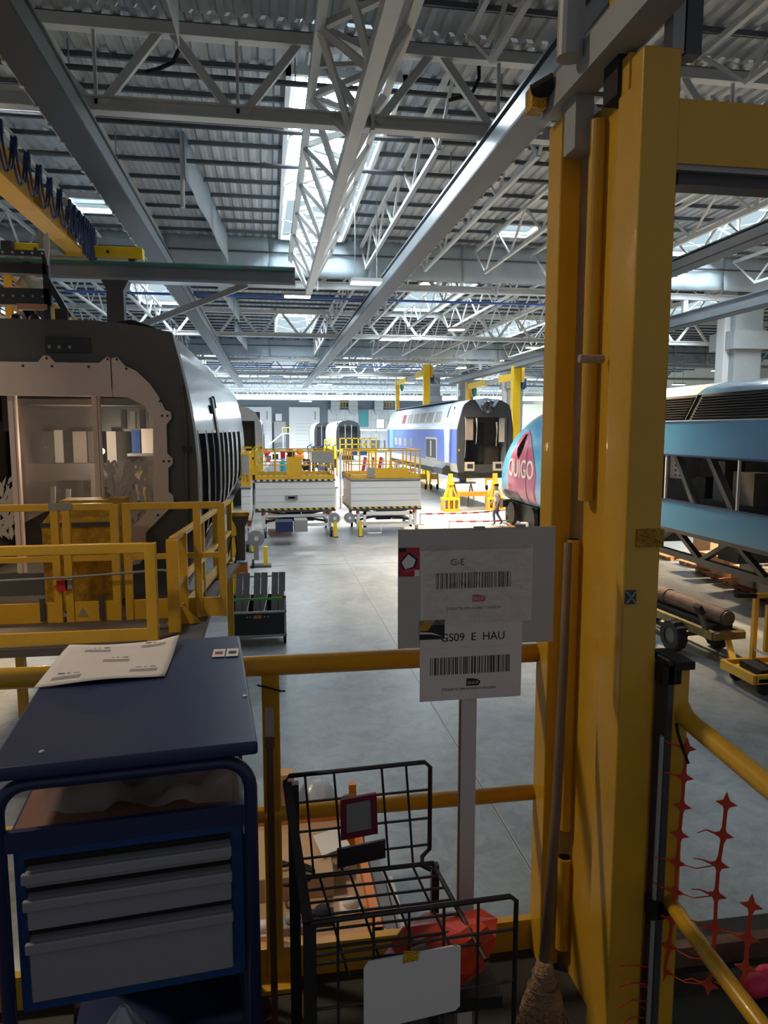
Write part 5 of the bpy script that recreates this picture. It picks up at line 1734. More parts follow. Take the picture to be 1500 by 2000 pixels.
# back railing with gate
Yb = 8.2
for a, b in ((-5.2, -2.33), (-2.25, -1.72), (-1.62, -0.55)):
    MB().b(a, b, Yb - 0.025, Yb + 0.025, 3.12, 3.2).build('top_rail', 'yellow', t, bevel=0.01)
    MB().b(a, b, Yb - 0.02, Yb + 0.02, 2.56, 2.62).build('mid_rail', 'yellow', t)
    MB().b(a, b, Yb - 0.015, Yb + 0.015, PZ, PZ + 0.22).build('toe_board', 'yellow', t)
for x in (-2.37, -2.25, -1.75, -1.62, -0.59, -0.86):
    MB().b(x, x + 0.08, Yb - 0.03, Yb + 0.03, PZ, 3.18).build('rail_post', 'yellow', t)
MB().b(-2.38, -2.14, Yb - 0.035, Yb - 0.03, 3.13, 3.21).build('worn_plate', 'panel_grey', t)
MB().b(-2.33, -2.22, Yb - 0.06, Yb - 0.03, 2.24, 2.36).build('red_latch', 'red', t)
MB().b(-2.24, -2.17, Yb - 0.06, Yb - 0.03, 2.26, 2.36).build('latch_body', 'panel_grey', t)
MB().tube([(-4, Yb - 0.1, 2.36), (-2.2, Yb - 0.1, 2.4), (-1.2, Yb - 0.1, 2.45), (-0.98, Yb - 0.1, 2.4), (-0.93, Yb - 0.1, 2.2), (-1.0, Yb - 0.1, 2.08)], 0.014, 8).build('wire_rope', 'lift_grey', t, smooth=True)
for x in (-2.52, -1.9):
    MB().b(x, x + 0.05, Yb - 0.05, Yb - 0.02, PZ + 0.02, PZ + 0.28).build('hinge', 'steel_dark', t)
for x in (-2.36, -2.14):
    MB().prism([(x, PZ + 0.06), (x + 0.12, PZ + 0.06), (x + 0.06, PZ + 0.16)], 'y', Yb - 0.02, Yb - 0.017).build('warning_triangle', 'panel_grey', t)
# treadplate box
MB().add([(-2.62, 8.7, PZ), (-1.86, 8.7, PZ), (-1.86, 8.7, 2.92), (-2.62, 8.7, 2.92), (-2.62, 9.5, PZ), (-1.86, 9.5, PZ), (-1.78, 9.1, 3.15), (-2.52, 9.1, 3.15), (-1.78, 9.5, 3.15), (-2.52, 9.5, 3.15)],
         [(0, 1, 2, 3), (3, 2, 6, 7), (7, 6, 8, 9), (0, 3, 7, 9, 4), (1, 5, 8, 6, 2), (4, 9, 8, 5)]).build('treadplate_box', 'yellow_tread', t)
MB().b(-2.63, -1.85, 8.685, 8.70, 2.88, 2.93).build('box_edge', 'steel_dark', t)
# side railing along the coach
NA, NB = Vector((-1.02, 7.62, 0)), Vector((-0.66, 11.7, 0))


def side_pt(f, z):
    p = NA.lerp(NB, f)
    return (p.x, p.y, z)


for z, h, nm in ((2.86, 0.06, 'side_rail'), (2.36, 0.06, 'side_rail'), (2.0, 0.16, 'side_toe_board')):
    MB().bar(side_pt(0, z), side_pt(1, z), 0.07 if nm == 'side_rail' else 0.03, h).build(nm, 'yellow', t, bevel=0.008)
for f, w in ((0.0, 0.12), (0.12, 0.10), (0.42, 0.05), (0.68, 0.1), (0.82, 0.06), (1.0, 0.08)):
    p = NA.lerp(NB, f)
    MB().b(p.x - w / 2, p.x + w / 2, p.y - 0.04, p.y + 0.04, PZ - 0.1, 2.86).build('side_post', 'yellow', t)
MB().bar(side_pt(-0.02, PZ - 0.04), side_pt(1, PZ - 0.04), 0.3, 0.06).build('side_deck', 'deck_floor', t)
MB().prism([(-1.2, PZ - 0.06), (-0.72, PZ - 0.06), (-0.98, PZ + 0.22)], 'y', 7.9, 7.93).build('gusset_plate', 'yellow', t)
for f in (0.99,):
    MB().b(side_pt(f, 0)[0] - 0.05, side_pt(f, 0)[0] + 0.05, 11.5, 11.6, 0, PZ).build('leg', 'yellow', t)
MB().tube([(-0.68, 11.4, 2.0), (-0.62, 11.5, 2.3), (-0.56, 11.6, 2.3), (-0.54, 11.6, 2.05), (-0.6, 11.5, 1.7)], 0.014, 6).build('black_cable', 'rubber', t, smooth=True)

# ---------------- grey gantry beam with green line, and the yellow crane riding on it
t = thing('gantry_beam', 'grey cross beam with a green line, carried by a post behind the coach', 'gantry', (-3.1, 16, 0))
MB().b(-7.5, 0.62, 15.95, 16.05, 7.14, 7.4).build('web', 'runway', t)
MB().b(-7.5, 0.62, 15.82, 16.18, 7.4, 7.46).build('top_flange', 'runway', t)
MB().b(-7.5, 0.62, 15.82, 16.18, 7.08, 7.14).build('bottom_flange', 'runway', t)
MB().b(-7.5, 0.62, 15.80, 15.82, 7.38, 7.43).build('green_line', 'green_line', t)
for x in (-0.45, 1.0):
    MB().b(min(x, 0.55), min(x, 0.55) + 0.05, 15.79, 15.80, 7.385, 7.425).build('red_mark', 'red', t)
MB().prism([(-3.24, 0), (-2.94, 0), (-2.94, 6.85), (-2.82, 7.08), (-3.36, 7.08), (-3.24, 6.85)], 'y', 15.85, 16.15).build('post', 'steel_dark', t)
MB().b(-3.26, -2.92, 15.8, 15.85, 0, 6.85).build('post_flange', 'steel_dark', t)
MB().bar((-2.6, 16, 6.2), (-0.4, 16, 7.1), 0.12).build('knee_brace', 'steel_grey', t)

t = thing('bridge_crane', 'yellow crane bridge with blue looped cables, at the left edge', 'crane', (-3.8, 16, 7.46))
MB().b(-3.98, -3.62, 5.0, 15.75, 7.56, 7.60).build('girder_bottom', 'yellow', t)
MB().b(-3.84, -3.76, 5.0, 15.75, 7.60, 7.96).build('girder_web', 'yellow', t)
MB().b(-3.98, -3.62, 5.0, 15.75, 7.96, 8.0).build('girder_top', 'yellow', t)
for y in (7, 9, 11, 13, 15):
    MB().b(-3.76, -3.64, y, y + 0.015, 7.6, 7.96).build('stiffener', 'yellow', t)
MB().b(-5.0, -2.52, 15.86, 16.14, 7.53, 7.76).build('end_truck', 'yellow_bright', t, bevel=0.01)
for x in (-4.8, -2.75):
    MB().cyl((x, 15.9, 7.53), (x, 16.1, 7.53), 0.07, 14).build('truck_wheel', 'steel_dark', t)
for x in (-4.6, -3.2):
    MB().cyl((x, 15.84, 7.64), (x, 15.86, 7.64), 0.035, 10).build('bolt', 'steel_dark', t)
MB().b(-4.35, -4.0, 15.2, 15.7, 7.5, 8.1).build('hoist_motor', 'steel_grey', t)
MB().b(-5.2, -5.0, 15.7, 16.2, 7.5, 7.75).build('buffer', 'steel_dark', t)
MB().tube([(-3.48, 5.0, 8.12), (-3.48, 16.6, 8.12)], 0.018, 8).build('cable_rail', 'lamp_housing', t)
MB().tube([(-3.56, 5.0, 8.06), (-3.56, 16.2, 8.06)], 0.014, 8).build('cable_rail', 'lamp_housing', t)
for y in (6, 8, 10, 12, 14, 15.7):
    MB().b(-3.7, -3.48, y, y + 0.02, 7.98, 8.13).build('rail_bracket', 'lamp_housing', t)
yy = 9.6
while yy < 16.0:
    d = 0.56 if yy < 14 else (0.34 if yy < 15 else 0.16)
    depth = 0.5 if yy < 15 else 0.62
    for off in (0.0, 0.05):
        pts = [(-3.47 - off, yy + d * u, 8.08 - depth * (1 - (2 * u - 1) ** 2) ** 0.8 - off * 0.6) for u in [i / 10 for i in range(11)]]
        MB().tube(pts, 0.017, 6).build('festoon_loop', 'festoon', t, smooth=True)
    MB().b(-3.52, -3.44, yy - 0.03, yy + 0.03, 7.98, 8.12).build('cable_trolley', 'festoon', t)
    yy += d

# ---------------- yellow stair with mesh panels behind the coach roof
t = thing('access_stair', 'yellow stair railing with dark mesh panels behind the coach roof', 'stair', (-4.6, 14.6, 5))
for dz, xe in ((0, -2.95), (-0.55, -3.55)):
    MB().bar((-6.4, 14.6, 8.0 + dz), (xe, 14.6, 8.0 + dz - (xe + 6.4) * 0.6857), 0.06).build('hand_rail', 'yellow', t)
MB().bar((-6.4, 14.6, 7.05), (-4.25, 14.6, 5.58), 0.05, 0.2).build('stringer', 'lift_white', t)
for x in (-5.4, -4.75, -3.95, -3.3):
    z = 8.0 - (x + 6.4) / 3.5 * 2.4
    MB().b(x - 0.06, x + 0.06, 14.55, 14.65, max(5.45, z - 1.0), z).build('stair_post', 'yellow', t)
mbm = []
for i in range(30):
    u = i / 29
    x = -6.3 + 3.3 * u
    z = 7.95 - 2.26 * u
    MB().bar((x, 14.66, z - 0.08), (x, 14.66, max(5.46, z - 0.9)), 0.02).build('mesh_bar', 'maroon', t)
for j in range(6):
    dz = -0.12 - 0.15 * j
    xe = min(-2.95, -6.4 + (8.0 + dz - 5.47) / 0.6857)
    MB().bar((-6.4, 14.67, 8.0 + dz), (xe, 14.67, 8.0 + dz - (xe + 6.4) * 0.6857), 0.02).build('mesh_bar', 'maroon', t)
MB().b(-6.4, -6.2, 14.4, 14.8, 0, 7.05).b(-5.2, -5.05, 14.4, 14.8, 0, 6.2).build('stair_legs', 'yellow', t)

# ---------------- right side: dolly with pipe, yellow cart, pallets
t = thing('towed_dolly', 'low rusty dolly on black tyres carrying a long pipe', 'dolly', (7.4, 11.6, 0))
DA, DB = Vector((7.5, 13.8, 0)), Vector((7.72, 10.8, 0))


def dp(f, off, z):
    d = (DB - DA).normalized()
    n_ = Vector((-d.y, d.x, 0))
    p = DA.lerp(DB, f) - n_ * off
    return (p.x, p.y, z)


for off in (-0.28, 0.28):
    MB().bar(dp(-0.1, off, 0.5), dp(1.0, off, 0.5), 0.1, 0.14).build('side_beam', 'rust_yellow', t)
for f in (0.0, 0.35, 0.7, 1.0):
    MB().bar(dp(f, -0.3, 0.5), dp(f, 0.3, 0.5), 0.12, 0.12).build('cross_beam', 'rust_yellow', t)
MB().bar(dp(0.1, 0, 0.6), dp(0.95, 0, 0.6), 0.4, 0.1).build('rubber_cradle', 'rubber', t)


def tyre(t, c, r, w, axis):
    a = Vector(axis).normalized()
    up = Vector((0, 0, 1))
    sd = a.cross(up)
    mb = MB()
    rings = []
    for k in range(28):
        th_ = 2 * math.pi * k / 28
        rad = r if k % 2 else r - 0.025
        e = sd * math.cos(th_) + up * math.sin(th_)
        rings.append([tuple(Vector(c) + e * rr_ + a * ww) for rr_, ww in ((r * 0.5, -w / 2), (rad * 0.93, -w / 2), (rad, -w * 0.3), (rad, w * 0.3), (rad * 0.93, w / 2), (r * 0.5, w / 2))])
    rings.append(rings[0])
    mb.loft(rings, caps=(False, False), closed=False)
    o = mb.build('tyre', 'rubber', t)
    MB().cyl(tuple(Vector(c) - a * w * 0.4), tuple(Vector(c) + a * w * 0.4), r * 0.52, 16).build('rim', 'steel_dark', o)
    return o


AX = (DB - DA).normalized().cross(Vector((0, 0, 1)))
for f in (0.72, 0.08):
    for off in (-0.46, 0.46):
        tyre(t, dp(f, off, 0.3), 0.3, 0.2, AX)
    MB().cyl(dp(f, -0.45, 0.3), dp(f, 0.45, 0.3), 0.04, 10).build('axle', 'steel_dark', t)
MB().bar(dp(1.0, 0.0, 0.42), (7.35, 10.1, 0.25), 0.09, 0.07).build('tow_bar', 'yellow', t)
for f in (0.38, 0.93):
    MB().bar(dp(f, 0.28, 0.55), dp(f, 0.44, 0.95), 0.12, 0.05).build('cradle_arm', 'steel_dark', t)
    MB().bar(dp(f, 0.40, 0.86), dp(f, 0.48, 1.0), 0.16, 0.08).build('cradle_pad', 'rubber', t)
t = thing('steel_pipe', 'long grey-brown pipe lying on the dolly', 'pipe', dp(0.5, 0.0, 0.65))
MB().cyl(dp(-0.25, 0.02, 0.80), dp(0.99, 0.02, 0.80), 0.14, 20).build('pipe_body', 'rust', t, smooth=False)
MB().cyl(dp(0.40, 0.02, 0.80), dp(0.46, 0.02, 0.80), 0.155, 20).build('pipe_collar', 'rust', t)
MB().cyl(dp(0.97, 0.02, 0.80), dp(1.005, 0.02, 0.80), 0.125, 20).build('pipe_end', 'steel_dark', t)

t = thing('yellow_cart', 'yellow tool cart with tall frame at the right edge', 'cart', (7.9, 9.7, 0))
MB().b(7.2, 9.0, 9.3, 10.1, 0.22, 0.28).build('deck', 'yellow', t)
for y in (9.3, 10.06):
    MB().b(7.15, 9.0, y, y + 0.05, 0.2, 0.34).build('side_beam', 'yellow', t)
MB().b(7.1, 7.16, 9.3, 10.1, 0.2, 0.34).build('end_beam', 'yellow', t)
for x, y in ((7.55, 9.95), (7.75, 9.4), (8.6, 9.4), (8.6, 9.95)):
    MB().b(x, x + 0.07, y, y + 0.07, 0.28, 1.4).build('upright', 'yellow', t)
MB().b(7.3, 8.7, 9.93, 10.0, 1.36, 1.43).build('top_rail', 'yellow', t)
MB().b(7.7, 8.7, 9.4, 9.46, 1.3, 1.37).build('top_rail', 'yellow', t)
MB().bar((7.2, 9.95, 1.42), (7.55, 9.95, 1.40), 0.07).build('handle', 'rubber', t)
MB().b(7.58, 8.6, 9.7, 9.76, 0.55, 1.3).build('back_board', 'yellow', t)
MB().b(7.58, 8.6, 9.45, 9.95, 0.5, 0.53).build('shelf', 'lift_white', t)
for x in (7.72, 8.05, 8.38):
    d = MB().b(x, x + 0.3, 9.36, 9.4, 0.34, 0.5).build('drawer', 'yellow_bright', t)
    MB().cyl((x + 0.1, 9.35, 0.46), (x + 0.1, 9.36, 0.46), 0.03, 10).build('finger_hole', 'black_gap', d)
MB().b(7.3, 7.6, 9.4, 9.9, 0.28, 0.38).build('black_tray', 'rubber', t)
for x in (7.35, 8.8):
    for y in (9.35, 10.0):
        MB().cyl((x, y, 0.1), (x, y + 0.06, 0.1), 0.1, 14).build('wheel', 'rubber', t)


def pallet(label, x, y, rz, wood='wood', grp='wooden pallets beyond the power car'):
    t = thing('pallet', label, 'pallet', (x, y, 0), rz, grp)
    for yy_ in (-0.52, -0.13, 0.26):
        MB().b(-0.4, 0.4, yy_, yy_ + 0.1, 0.0, 0.02).build('bottom_board', wood, t, local=True)
        for xx in (-0.4, -0.06, 0.28):
            MB().b(xx, xx + 0.12, yy_, yy_ + 0.12, 0.02, 0.11).build('block', wood, t, local=True)
    for i in range(6):
        MB().b(-0.4 + i * 0.137, -0.4 + i * 0.137 + 0.11, -0.55, 0.5, 0.11, 0.135).build('deck_board', wood, t, local=True)
    return t


def carton(label, x, y, z, w, d, h, rz=0, m='cardboard', grp='cartons on the pallets'):
    t = thing('carton', label, 'carton', (x, y, z), rz, grp)
    MB().b(-w / 2, w / 2, -d / 2, d / 2, 0, h).build('carton_body', m, t, local=True, bevel=0.006)
    MB().b(-w / 2 - 0.002, w / 2 + 0.002, -0.03, 0.03, h * 0.1, h + 0.002).build('tape_strip', 'paper', t, local=True)
    return t


PAL = [(12.5, 20.3), (12.55, 19.1), (12.3, 17.9), (12.1, 16.9), (11.9, 15.6), (11.7, 14.5), (13.6, 20.0), (13.5, 18.4)]
words = ['farthest in the row beyond the blue train', 'second in the row beyond the blue train', 'third in the row, carrying cartons', 'fourth in the row, with cartons and wrap', 'fifth, reddish, under the train underframe', 'sixth, reddish, at the right edge', 'behind the row, far one', 'behind the row, near one']
for i, (x, y) in enumerate(PAL):
    pallet(('reddish' if i in (4, 5) else 'pale') + ' wooden pallet ' + words[i], x, y, R(90 + 3 * math.sin(i * 2)), 'wood_red' if i in (4, 5) else 'wood')
CT = [(12.3, 17.9, .8, .7, .45, 'tan carton on the third pallet from the far end'), (12.0, 17.1, .5, .4, .5, 'small tan carton on the fourth pallet, far side'), (12.15, 16.5, .5, .4, .35, 'small tan carton on the fourth pallet, near side'), (11.9, 15.75, .55, .5, .6, 'grey carton on the reddish pallet, left'), (11.9, 15.2, .5, .4, .55, 'grey carton on the reddish pallet, right'), (11.7, 14.5, .7, .8, .6, 'pale carton on the pallet at the right edge'), (13.6, 20.0, .9, .8, .5, 'tan carton behind the pallet row, far one'), (13.5, 18.4, .9, .8, .6, 'orange-brown carton behind the pallet row, near one')]
for i, (x, y, w, d, h, lab) in enumerate(CT):
    carton(lab, x, y, 0.137, w, d, h, R(90), ['cardboard', 'cardboard', 'cardboard', 'panel_grey', 'panel_grey', 'panel_grey', 'cardboard', 'wood'][i])
t = thing('pallet', 'dark pallet and white block under the pink nose', 'pallet', (9.9, 26.5, 0))
MB().b(9.7, 10.3, 25.6, 27.2, 0, 0.15).build('pallet_body', 'chassis', t)
MB().b(9.75, 10.1, 27.3, 28.3, 0, 0.13).build('pallet_board', 'wood', t)
MB().b(9.45, 9.68, 25.6, 25.85, 0, 0.5).build('white_block', 'white_paint', t)

# ---------------- orange cart below our platform
t = thing('orange_cart', 'orange parts cart on the floor below the railing', 'cart', (0.35, 5.0, 0))
for y in (4.2, 5.35, 5.75):
    MB().b(-0.4, 0.7, y, y + 0.06, 0.68, 0.76).build('frame_bar', 'orange', t)
for x in (-0.4, 0.62):
    MB().b(x, x + 0.06, 4.2, 5.8, 0.68, 0.76).build('frame_bar', 'orange', t)
    for y in (4.22, 5.72):
        MB().b(x, x + 0.06, y, y + 0.06, 0.2, 1.0 if y > 5 else 0.76).build('leg', 'orange', t)
        MB().cyl((x, y + 0.03, 0.1), (x + 0.05, y + 0.03, 0.1), 0.1, 12).build('wheel', 'rubber', t)
MB().b(-0.36, 0.62, 4.26, 5.74, 0.62, 0.68).build('shelf', 'cardboard', t)
t = thing('carton', 'flat brown carton lying on the orange cart', 'carton', (0.15, 5.0, 0.68))
MB().b(-0.25, 0.4, 4.75, 5.3, 0.68, 0.86).build('carton_body', 'cardboard', t, bevel=0.006)
MB().bar((0.4, 5.05, 0.84), (0.52, 5.05, 0.78), 0.3, 0.01).build('open_flap', 'cardboard', t)
tag(MB().b(0.02, 0.14, 5.9, 6.0, 0.0, 1.02).b(0.0, 0.16, 5.88, 6.02, 0.98, 1.05).build('carton', 'cardboard'), 'narrow upright brown carton behind the orange cart', 'carton')
tag(MB().ball((0.36, 6.05, 0.62), 0.2, 0.18, 0.3, 12, 8).ball((0.48, 6.0, 0.2), 0.2, 0.2, 0.2, 10, 7).build('plastic_bag', 'milky_plastic', smooth=True), 'clear plastic bag behind the orange cart', 'bag')
tag(MB().add([(0.28, 5.2, 0.885), (0.5, 5.32, 0.87), (0.55, 5.05, 0.875), (0.33, 4.92, 0.89), (0.28, 5.2, 0.88), (0.5, 5.32, 0.865), (0.55, 5.05, 0.87), (0.33, 4.92, 0.885)], [(0, 1, 2, 3), (7, 6, 5, 4), (0, 4, 5, 1), (1, 5, 6, 2), (2, 6, 7, 3), (3, 7, 4, 0)]).build('paper_sheet', 'paper'), 'white instruction sheet lying on the brown carton', 'paper')
t = thing('tape_roll', 'brown tape roll standing on the orange cart frame', 'roll', (0.66, 5.5, 0.76))
for k in range(2):
    x = 0.60 + k * 0.1
    MB().tube([(x + 0.07 * math.cos(a), 5.6 - k * 0.1, 0.87 + 0.09 * math.sin(a)) for a in [2 * math.pi * i / 16 for i in range(16)]], 0.028, 8, closed=True).build('roll_ring', 'wood_handle', t, smooth=True)
for i, (x, y, m, lab) in enumerate(((0.1, 4.45, 'lift_grey', 'grey metal part in the front of the orange cart'), (0.3, 4.5, 'work_dark', 'black device lying in the front of the orange cart'), (-0.1, 4.4, 'paper', 'pale plastic part in the front of the orange cart'), (0.5, 4.55, 'paper', 'white wrapped part at the right of the orange cart'))):
    tag(MB().b(x - 0.08, x + 0.08, y - 0.06, y + 0.06, 0.68, 0.74).ball((x, y, 0.76), 0.06, 0.05, 0.04).build('loose_part', m, bevel=0.008), lab, 'part')
tag(MB().b(0.75, 0.83, 4.1, 5.5, 0.0, 0.5).b(0.86, 0.92, 4.2, 5.3, 0.0, 0.42).b(0.74, 0.95, 4.0, 4.2, 0, 0.3).build('long_profile', 'paper'), 'long white profiles standing beside the orange cart', 'profiles')
tag(MB().tube([(0.0, 4.9, 0.9)] + [(0.1 + 0.16 * math.cos(a), 4.72 + 0.12 * math.sin(a), 0.9) for a in [i * 0.5 for i in range(14)]], 0.013, 6).build('cable', 'rubber', smooth=True), 'black cable coiled on the brown carton', 'cable')
# =================================================================== FOREGROUND: the platform we stand on
PF = 2.2
pf = thing('viewing_platform', 'dark raised platform with yellow front railing in the foreground', 'platform', (0, 1.0, 0))
MB().b(-3.2, 2.6, -1.5, 2.22, PF - 0.06, PF).build('deck', 'grating', pf)
MB().b(-3.2, 2.6, 2.16, 2.26, PF - 0.30, PF - 0.06).build('edge_beam', 'rust', pf)
MB().b(1.0, 2.6, 2.02, 2.06, PF, PF + 0.07).build('edge_angle', 'rust', pf)
for x in (-3.0, 0.0, 2.4):
    for y in (-1.3, 2.0):
        MB().b(x, x + 0.12, y, y + 0.12, 0, PF - 0.06).build('leg', 'rust', pf)
RY = 2.2
MB().tube([(-3.2, RY, 3.27), (0.9, RY, 3.262)], 0.032, 14).build('hand_rail', 'yellow_column', pf, smooth=True)
MB().tube([(-3.2, RY, 2.77), (0.9, RY, 2.77)], 0.026, 14).build('mid_rail', 'yellow_column', pf, smooth=True)
MB().b(-3.2, 0.9, RY - 0.015, RY + 0.015, PF, PF + 0.11).build('toe_board', 'yellow_column', pf)
for x in (-2.2, -1.1, -0.01):
    MB().b(x - 0.028, x + 0.028, RY - 0.02, RY + 0.02, PF, 3.25).build('rail_post', 'yellow_column', pf, bevel=0.006)
    MB().b(x - 0.07, x + 0.07, RY - 0.08, RY + 0.03, PF, PF + 0.015).build('post_foot', 'yellow_column', pf)
MB().tube([(-0.05, RY - 0.035, 3.215), (0.02, RY - 0.03, 3.19), (0.035, RY - 0.02, 3.185)], 0.003, 6).build('cable_tie', 'rubber', pf)

# ---------------- the big yellow column
cl = thing('yellow_column', 'tall yellow steel column with pipe handles and a side arm', 'column', (0.95, 1.9, PF))
MB().b(0.868, 0.935, 2.10, 2.20, PF, 4.92).build('far_flange', 'yellow_column', cl, bevel=0.006)
MB().prism([(1.74, PF), (2.16, PF), (2.16, 4.92), (1.86, 4.90), (1.86, 4.93), (1.74, 4.93)], 'x', 0.955, 0.985).build('web', 'yellow_column', cl)
MB().prism([(1.635, PF), (1.76, PF), (1.76, 4.82), (1.70, 4.82), (1.70, 4.885), (1.635, 4.885)], 'x', 0.872, 0.968).build('near_flange', 'yellow_column', cl, bevel=0.007)
for z0, z1, y in ((3.79, 4.87, 2.005), (2.70, 3.66, 2.085), (2.28, 2.60, 2.08)):
    p = MB().cyl((0.938, y, z0), (0.938, y, z1), 0.024, 18).build('pipe_handle', 'yellow_column', cl, smooth=False)
    for z in (z0, z1):
        MB().cyl((0.938, y, z - 0.001), (0.938, y, z + 0.001), 0.018, 14).build('pipe_bore', 'black_gap', p)
MB().prism([(0.968, 4.63), (3.2, 4.63), (3.2, 4.775), (0.968, 4.775)], 'y', 1.64, 1.74).build('side_arm', 'yellow_column', cl)
MB().b(0.985, 3.2, 1.66, 1.72, 4.59, 4.63).build('arm_rail', 'steel_dark', cl)
MB().b(0.968, 3.2, 1.645, 1.735, 4.617, 4.632).build('arm_lip', 'steel_grey', cl)
MB().cyl((0.868, 1.93, 4.2), (0.94, 1.93, 4.2), 0.012, 8).build('bolt', 'steel_grey', cl)
MB().b(0.875, 0.905, 1.631, 1.636, 3.565, 3.6).build('dark_tag', 'steel_dark', cl)
MB().bar((0.878, 1.629, 3.568), (0.902, 1.629, 3.597), 0.003).bar((0.902, 1.629, 3.568), (0.878, 1.629, 3.597), 0.003).build('tag_cross', 'steel_grey', cl)
MB().b(0.90, 0.972, 1.629, 1.7, 3.71, 3.755).build('tape_patch', 'yellow_tread', cl)
# guide slot with steel rod at the right of the column
MB().b(0.985, 1.0, 1.60, 1.66, PF, 3.42).build('slot_plate', 'steel_dark', cl)
MB().cyl((0.982, 1.615, PF), (0.985, 1.615, 3.22), 0.007, 10).build('steel_rod', 'lamp_housing', cl)
for z in (3.36, 2.72):
    MB().b(0.97, 1.02, 1.60, 1.64, z, z + 0.05).build('rod_clamp', 'rubber', cl)
# gear on top of the column
MB().b(0.845, 0.93, 1.52, 2.20, 4.945, 5.03).build('top_beam', 'steel_grey', cl)
MB().b(0.875, 0.93, 2.02, 2.12, 4.80, 4.945).build('beam_bracket', 'steel_grey', cl)
MB().cyl((0.815, 1.93, 4.99), (0.83, 1.93, 6.2), 0.036, 18).build('vertical_pipe', 'steel_grey', cl)
MB().cyl((0.80, 2.16, 5.0), (0.85, 2.12, 5.02), 0.026, 14).build('pipe_stub', 'rubber', cl)
MB().b(0.79, 0.835, 2.14, 2.2, 4.955, 5.02).build('stub_plate', 'yellow_tread', cl)
MB().b(0.985, 1.03, 2.0, 2.06, 4.9, 6.2).build('yellow_mast', 'yellow_column', cl)
MB().b(0.87, 0.95, 1.60, 1.66, 5.0, 5.3).build('gear_box', 'rubber', cl)
MB().b(0.955, 0.985, 1.66, 1.70, 4.885, 6.2).build('steel_mast', 'steel_grey', cl)
MB().b(0.99, 1.03, 1.66, 1.70, 4.885, 6.2).build('steel_mast', 'steel_dark', cl)
MB().b(0.89, 0.935, 1.80, 1.88, 4.85, 4.945).build('motor', 'rubber', cl)
MB().b(0.90, 0.955, 1.76, 1.80, 4.82, 4.93).build('yellow_block', 'yellow_column', cl)

# ---------------- side gate to the right of the column
g = thing('side_rail', 'yellow tube side rail to the right of the column, bending down toward us', 'railing', (1.0, 1.4, PF))
MB().b(1.0, 1.045, 1.60, 1.70, PF, 3.40).build('gate_post', 'yellow_column', g, bevel=0.006)
MB().b(0.995, 1.05, 1.59, 1.71, 3.40, 3.42).build('post_cap', 'rubber', g)
MB().tube([(1.03, 1.655, 3.38), (1.032, 1.64, 3.31), (1.028, 1.58, 3.275), (1.0, 1.2, 3.27), (0.98, 0.7, 3.27)], 0.024, 14).build('hand_rail', 'yellow_column', g, smooth=True)
MB().tube([(1.02, 1.64, 2.77), (1.0, 1.4, 2.77), (0.96, 0.7, 2.77)], 0.02, 14).build('mid_rail', 'yellow_column', g, smooth=True)
MB().b(0.95, 1.0, 0.66, 0.72, PF, 3.28).build('gate_post', 'yellow_column', g)
MB().tube([(1.02, 1.62, 3.27), (1.005, 1.58, 3.24), (1.0, 1.545, 3.21), (0.998, 1.52, 3.19)], 0.004, 6).build('black_tie', 'rubber', g)

# ---------------- orange plastic net
nt_ = thing('safety_net', 'torn orange plastic safety net hanging from the side rail', 'net', (1.0, 1.4, 2.3))
strands = [[(1.018, 1.56, 3.21), (1.018, 1.565, 3.13), (1.02, 1.57, 3.05), (1.02, 1.575, 2.97), (1.02, 1.58, 2.89), (1.02, 1.58, 2.81), (1.018, 1.585, 2.73), (1.016, 1.59, 2.65), (1.012, 1.6, 2.57), (1.006, 1.615, 2.5), (1.0, 1.63, 2.43), (0.99, 1.64, 2.36)],
           [(1.02, 1.40, 3.15), (1.02, 1.405, 3.07), (1.02, 1.415, 2.99), (1.022, 1.42, 2.91), (1.02, 1.415, 2.83), (1.018, 1.41, 2.75), (1.015, 1.42, 2.68)],
           [(1.01, 1.285, 2.98), (1.01, 1.29, 2.90), (1.01, 1.29, 2.83), (1.01, 1.3, 2.76)]]
for s in strands:
    for i, p in enumerate(s):
        # a four-pointed star node with concave sides, then the strip to the next node
        r1, r2 = 0.023, 0.0105
        vs_ = []
        for sgn in (-1, 1):
            for k in range(8):
                a = k * math.pi / 4
                rr_ = (r1 * (1.0 if k % 4 == 0 else 1.25)) if k % 2 == 0 else r2
                c_, z_ = rr_ * math.cos(a), rr_ * math.sin(a)
                vs_.append((p[0] + 0.80 * c_ + 0.0007 * sgn, p[1] - 0.60 * c_ + 0.0009 * sgn, p[2] + z_))
        MB().add(vs_, [tuple(range(8)), tuple(range(15, 7, -1))] + [(k, (k + 1) % 8, 8 + (k + 1) % 8, 8 + k) for k in range(8)]).build('net_node', 'net_orange', nt_)
        if i + 1 < len(s):
            MB().bar(p, s[i + 1], 0.0085, 0.002, up=(0.6, 0.8, 0)).build('net_strip', 'net_orange', nt_)
        rr2 = random.Random(i * 7 + int(p[1] * 100))
        if rr2.random() < 0.75:
            q = (p[0] - 0.045, p[1] + 0.03, p[2] + rr2.uniform(-0.012, 0.014))
            MB().tube([(p[0] - 0.014, p[1] + 0.010, p[2]), (p[0] - 0.03, p[1] + 0.02, p[2] + 0.004), q], [0.003, 0.0018, 0.001], 5).build('torn_strand', 'net_orange', nt_)
for i in range(2, 7):
    a = strands[0][i + 2]
    b = strands[1][i]
    m = tuple((x + y) / 2 - (0.012 if k == 2 else 0) for k, (x, y) in enumerate(zip(a, b)))
    MB().tube([a, m, b], 0.0014, 5).build('stretched_strand', 'net_orange', nt_)
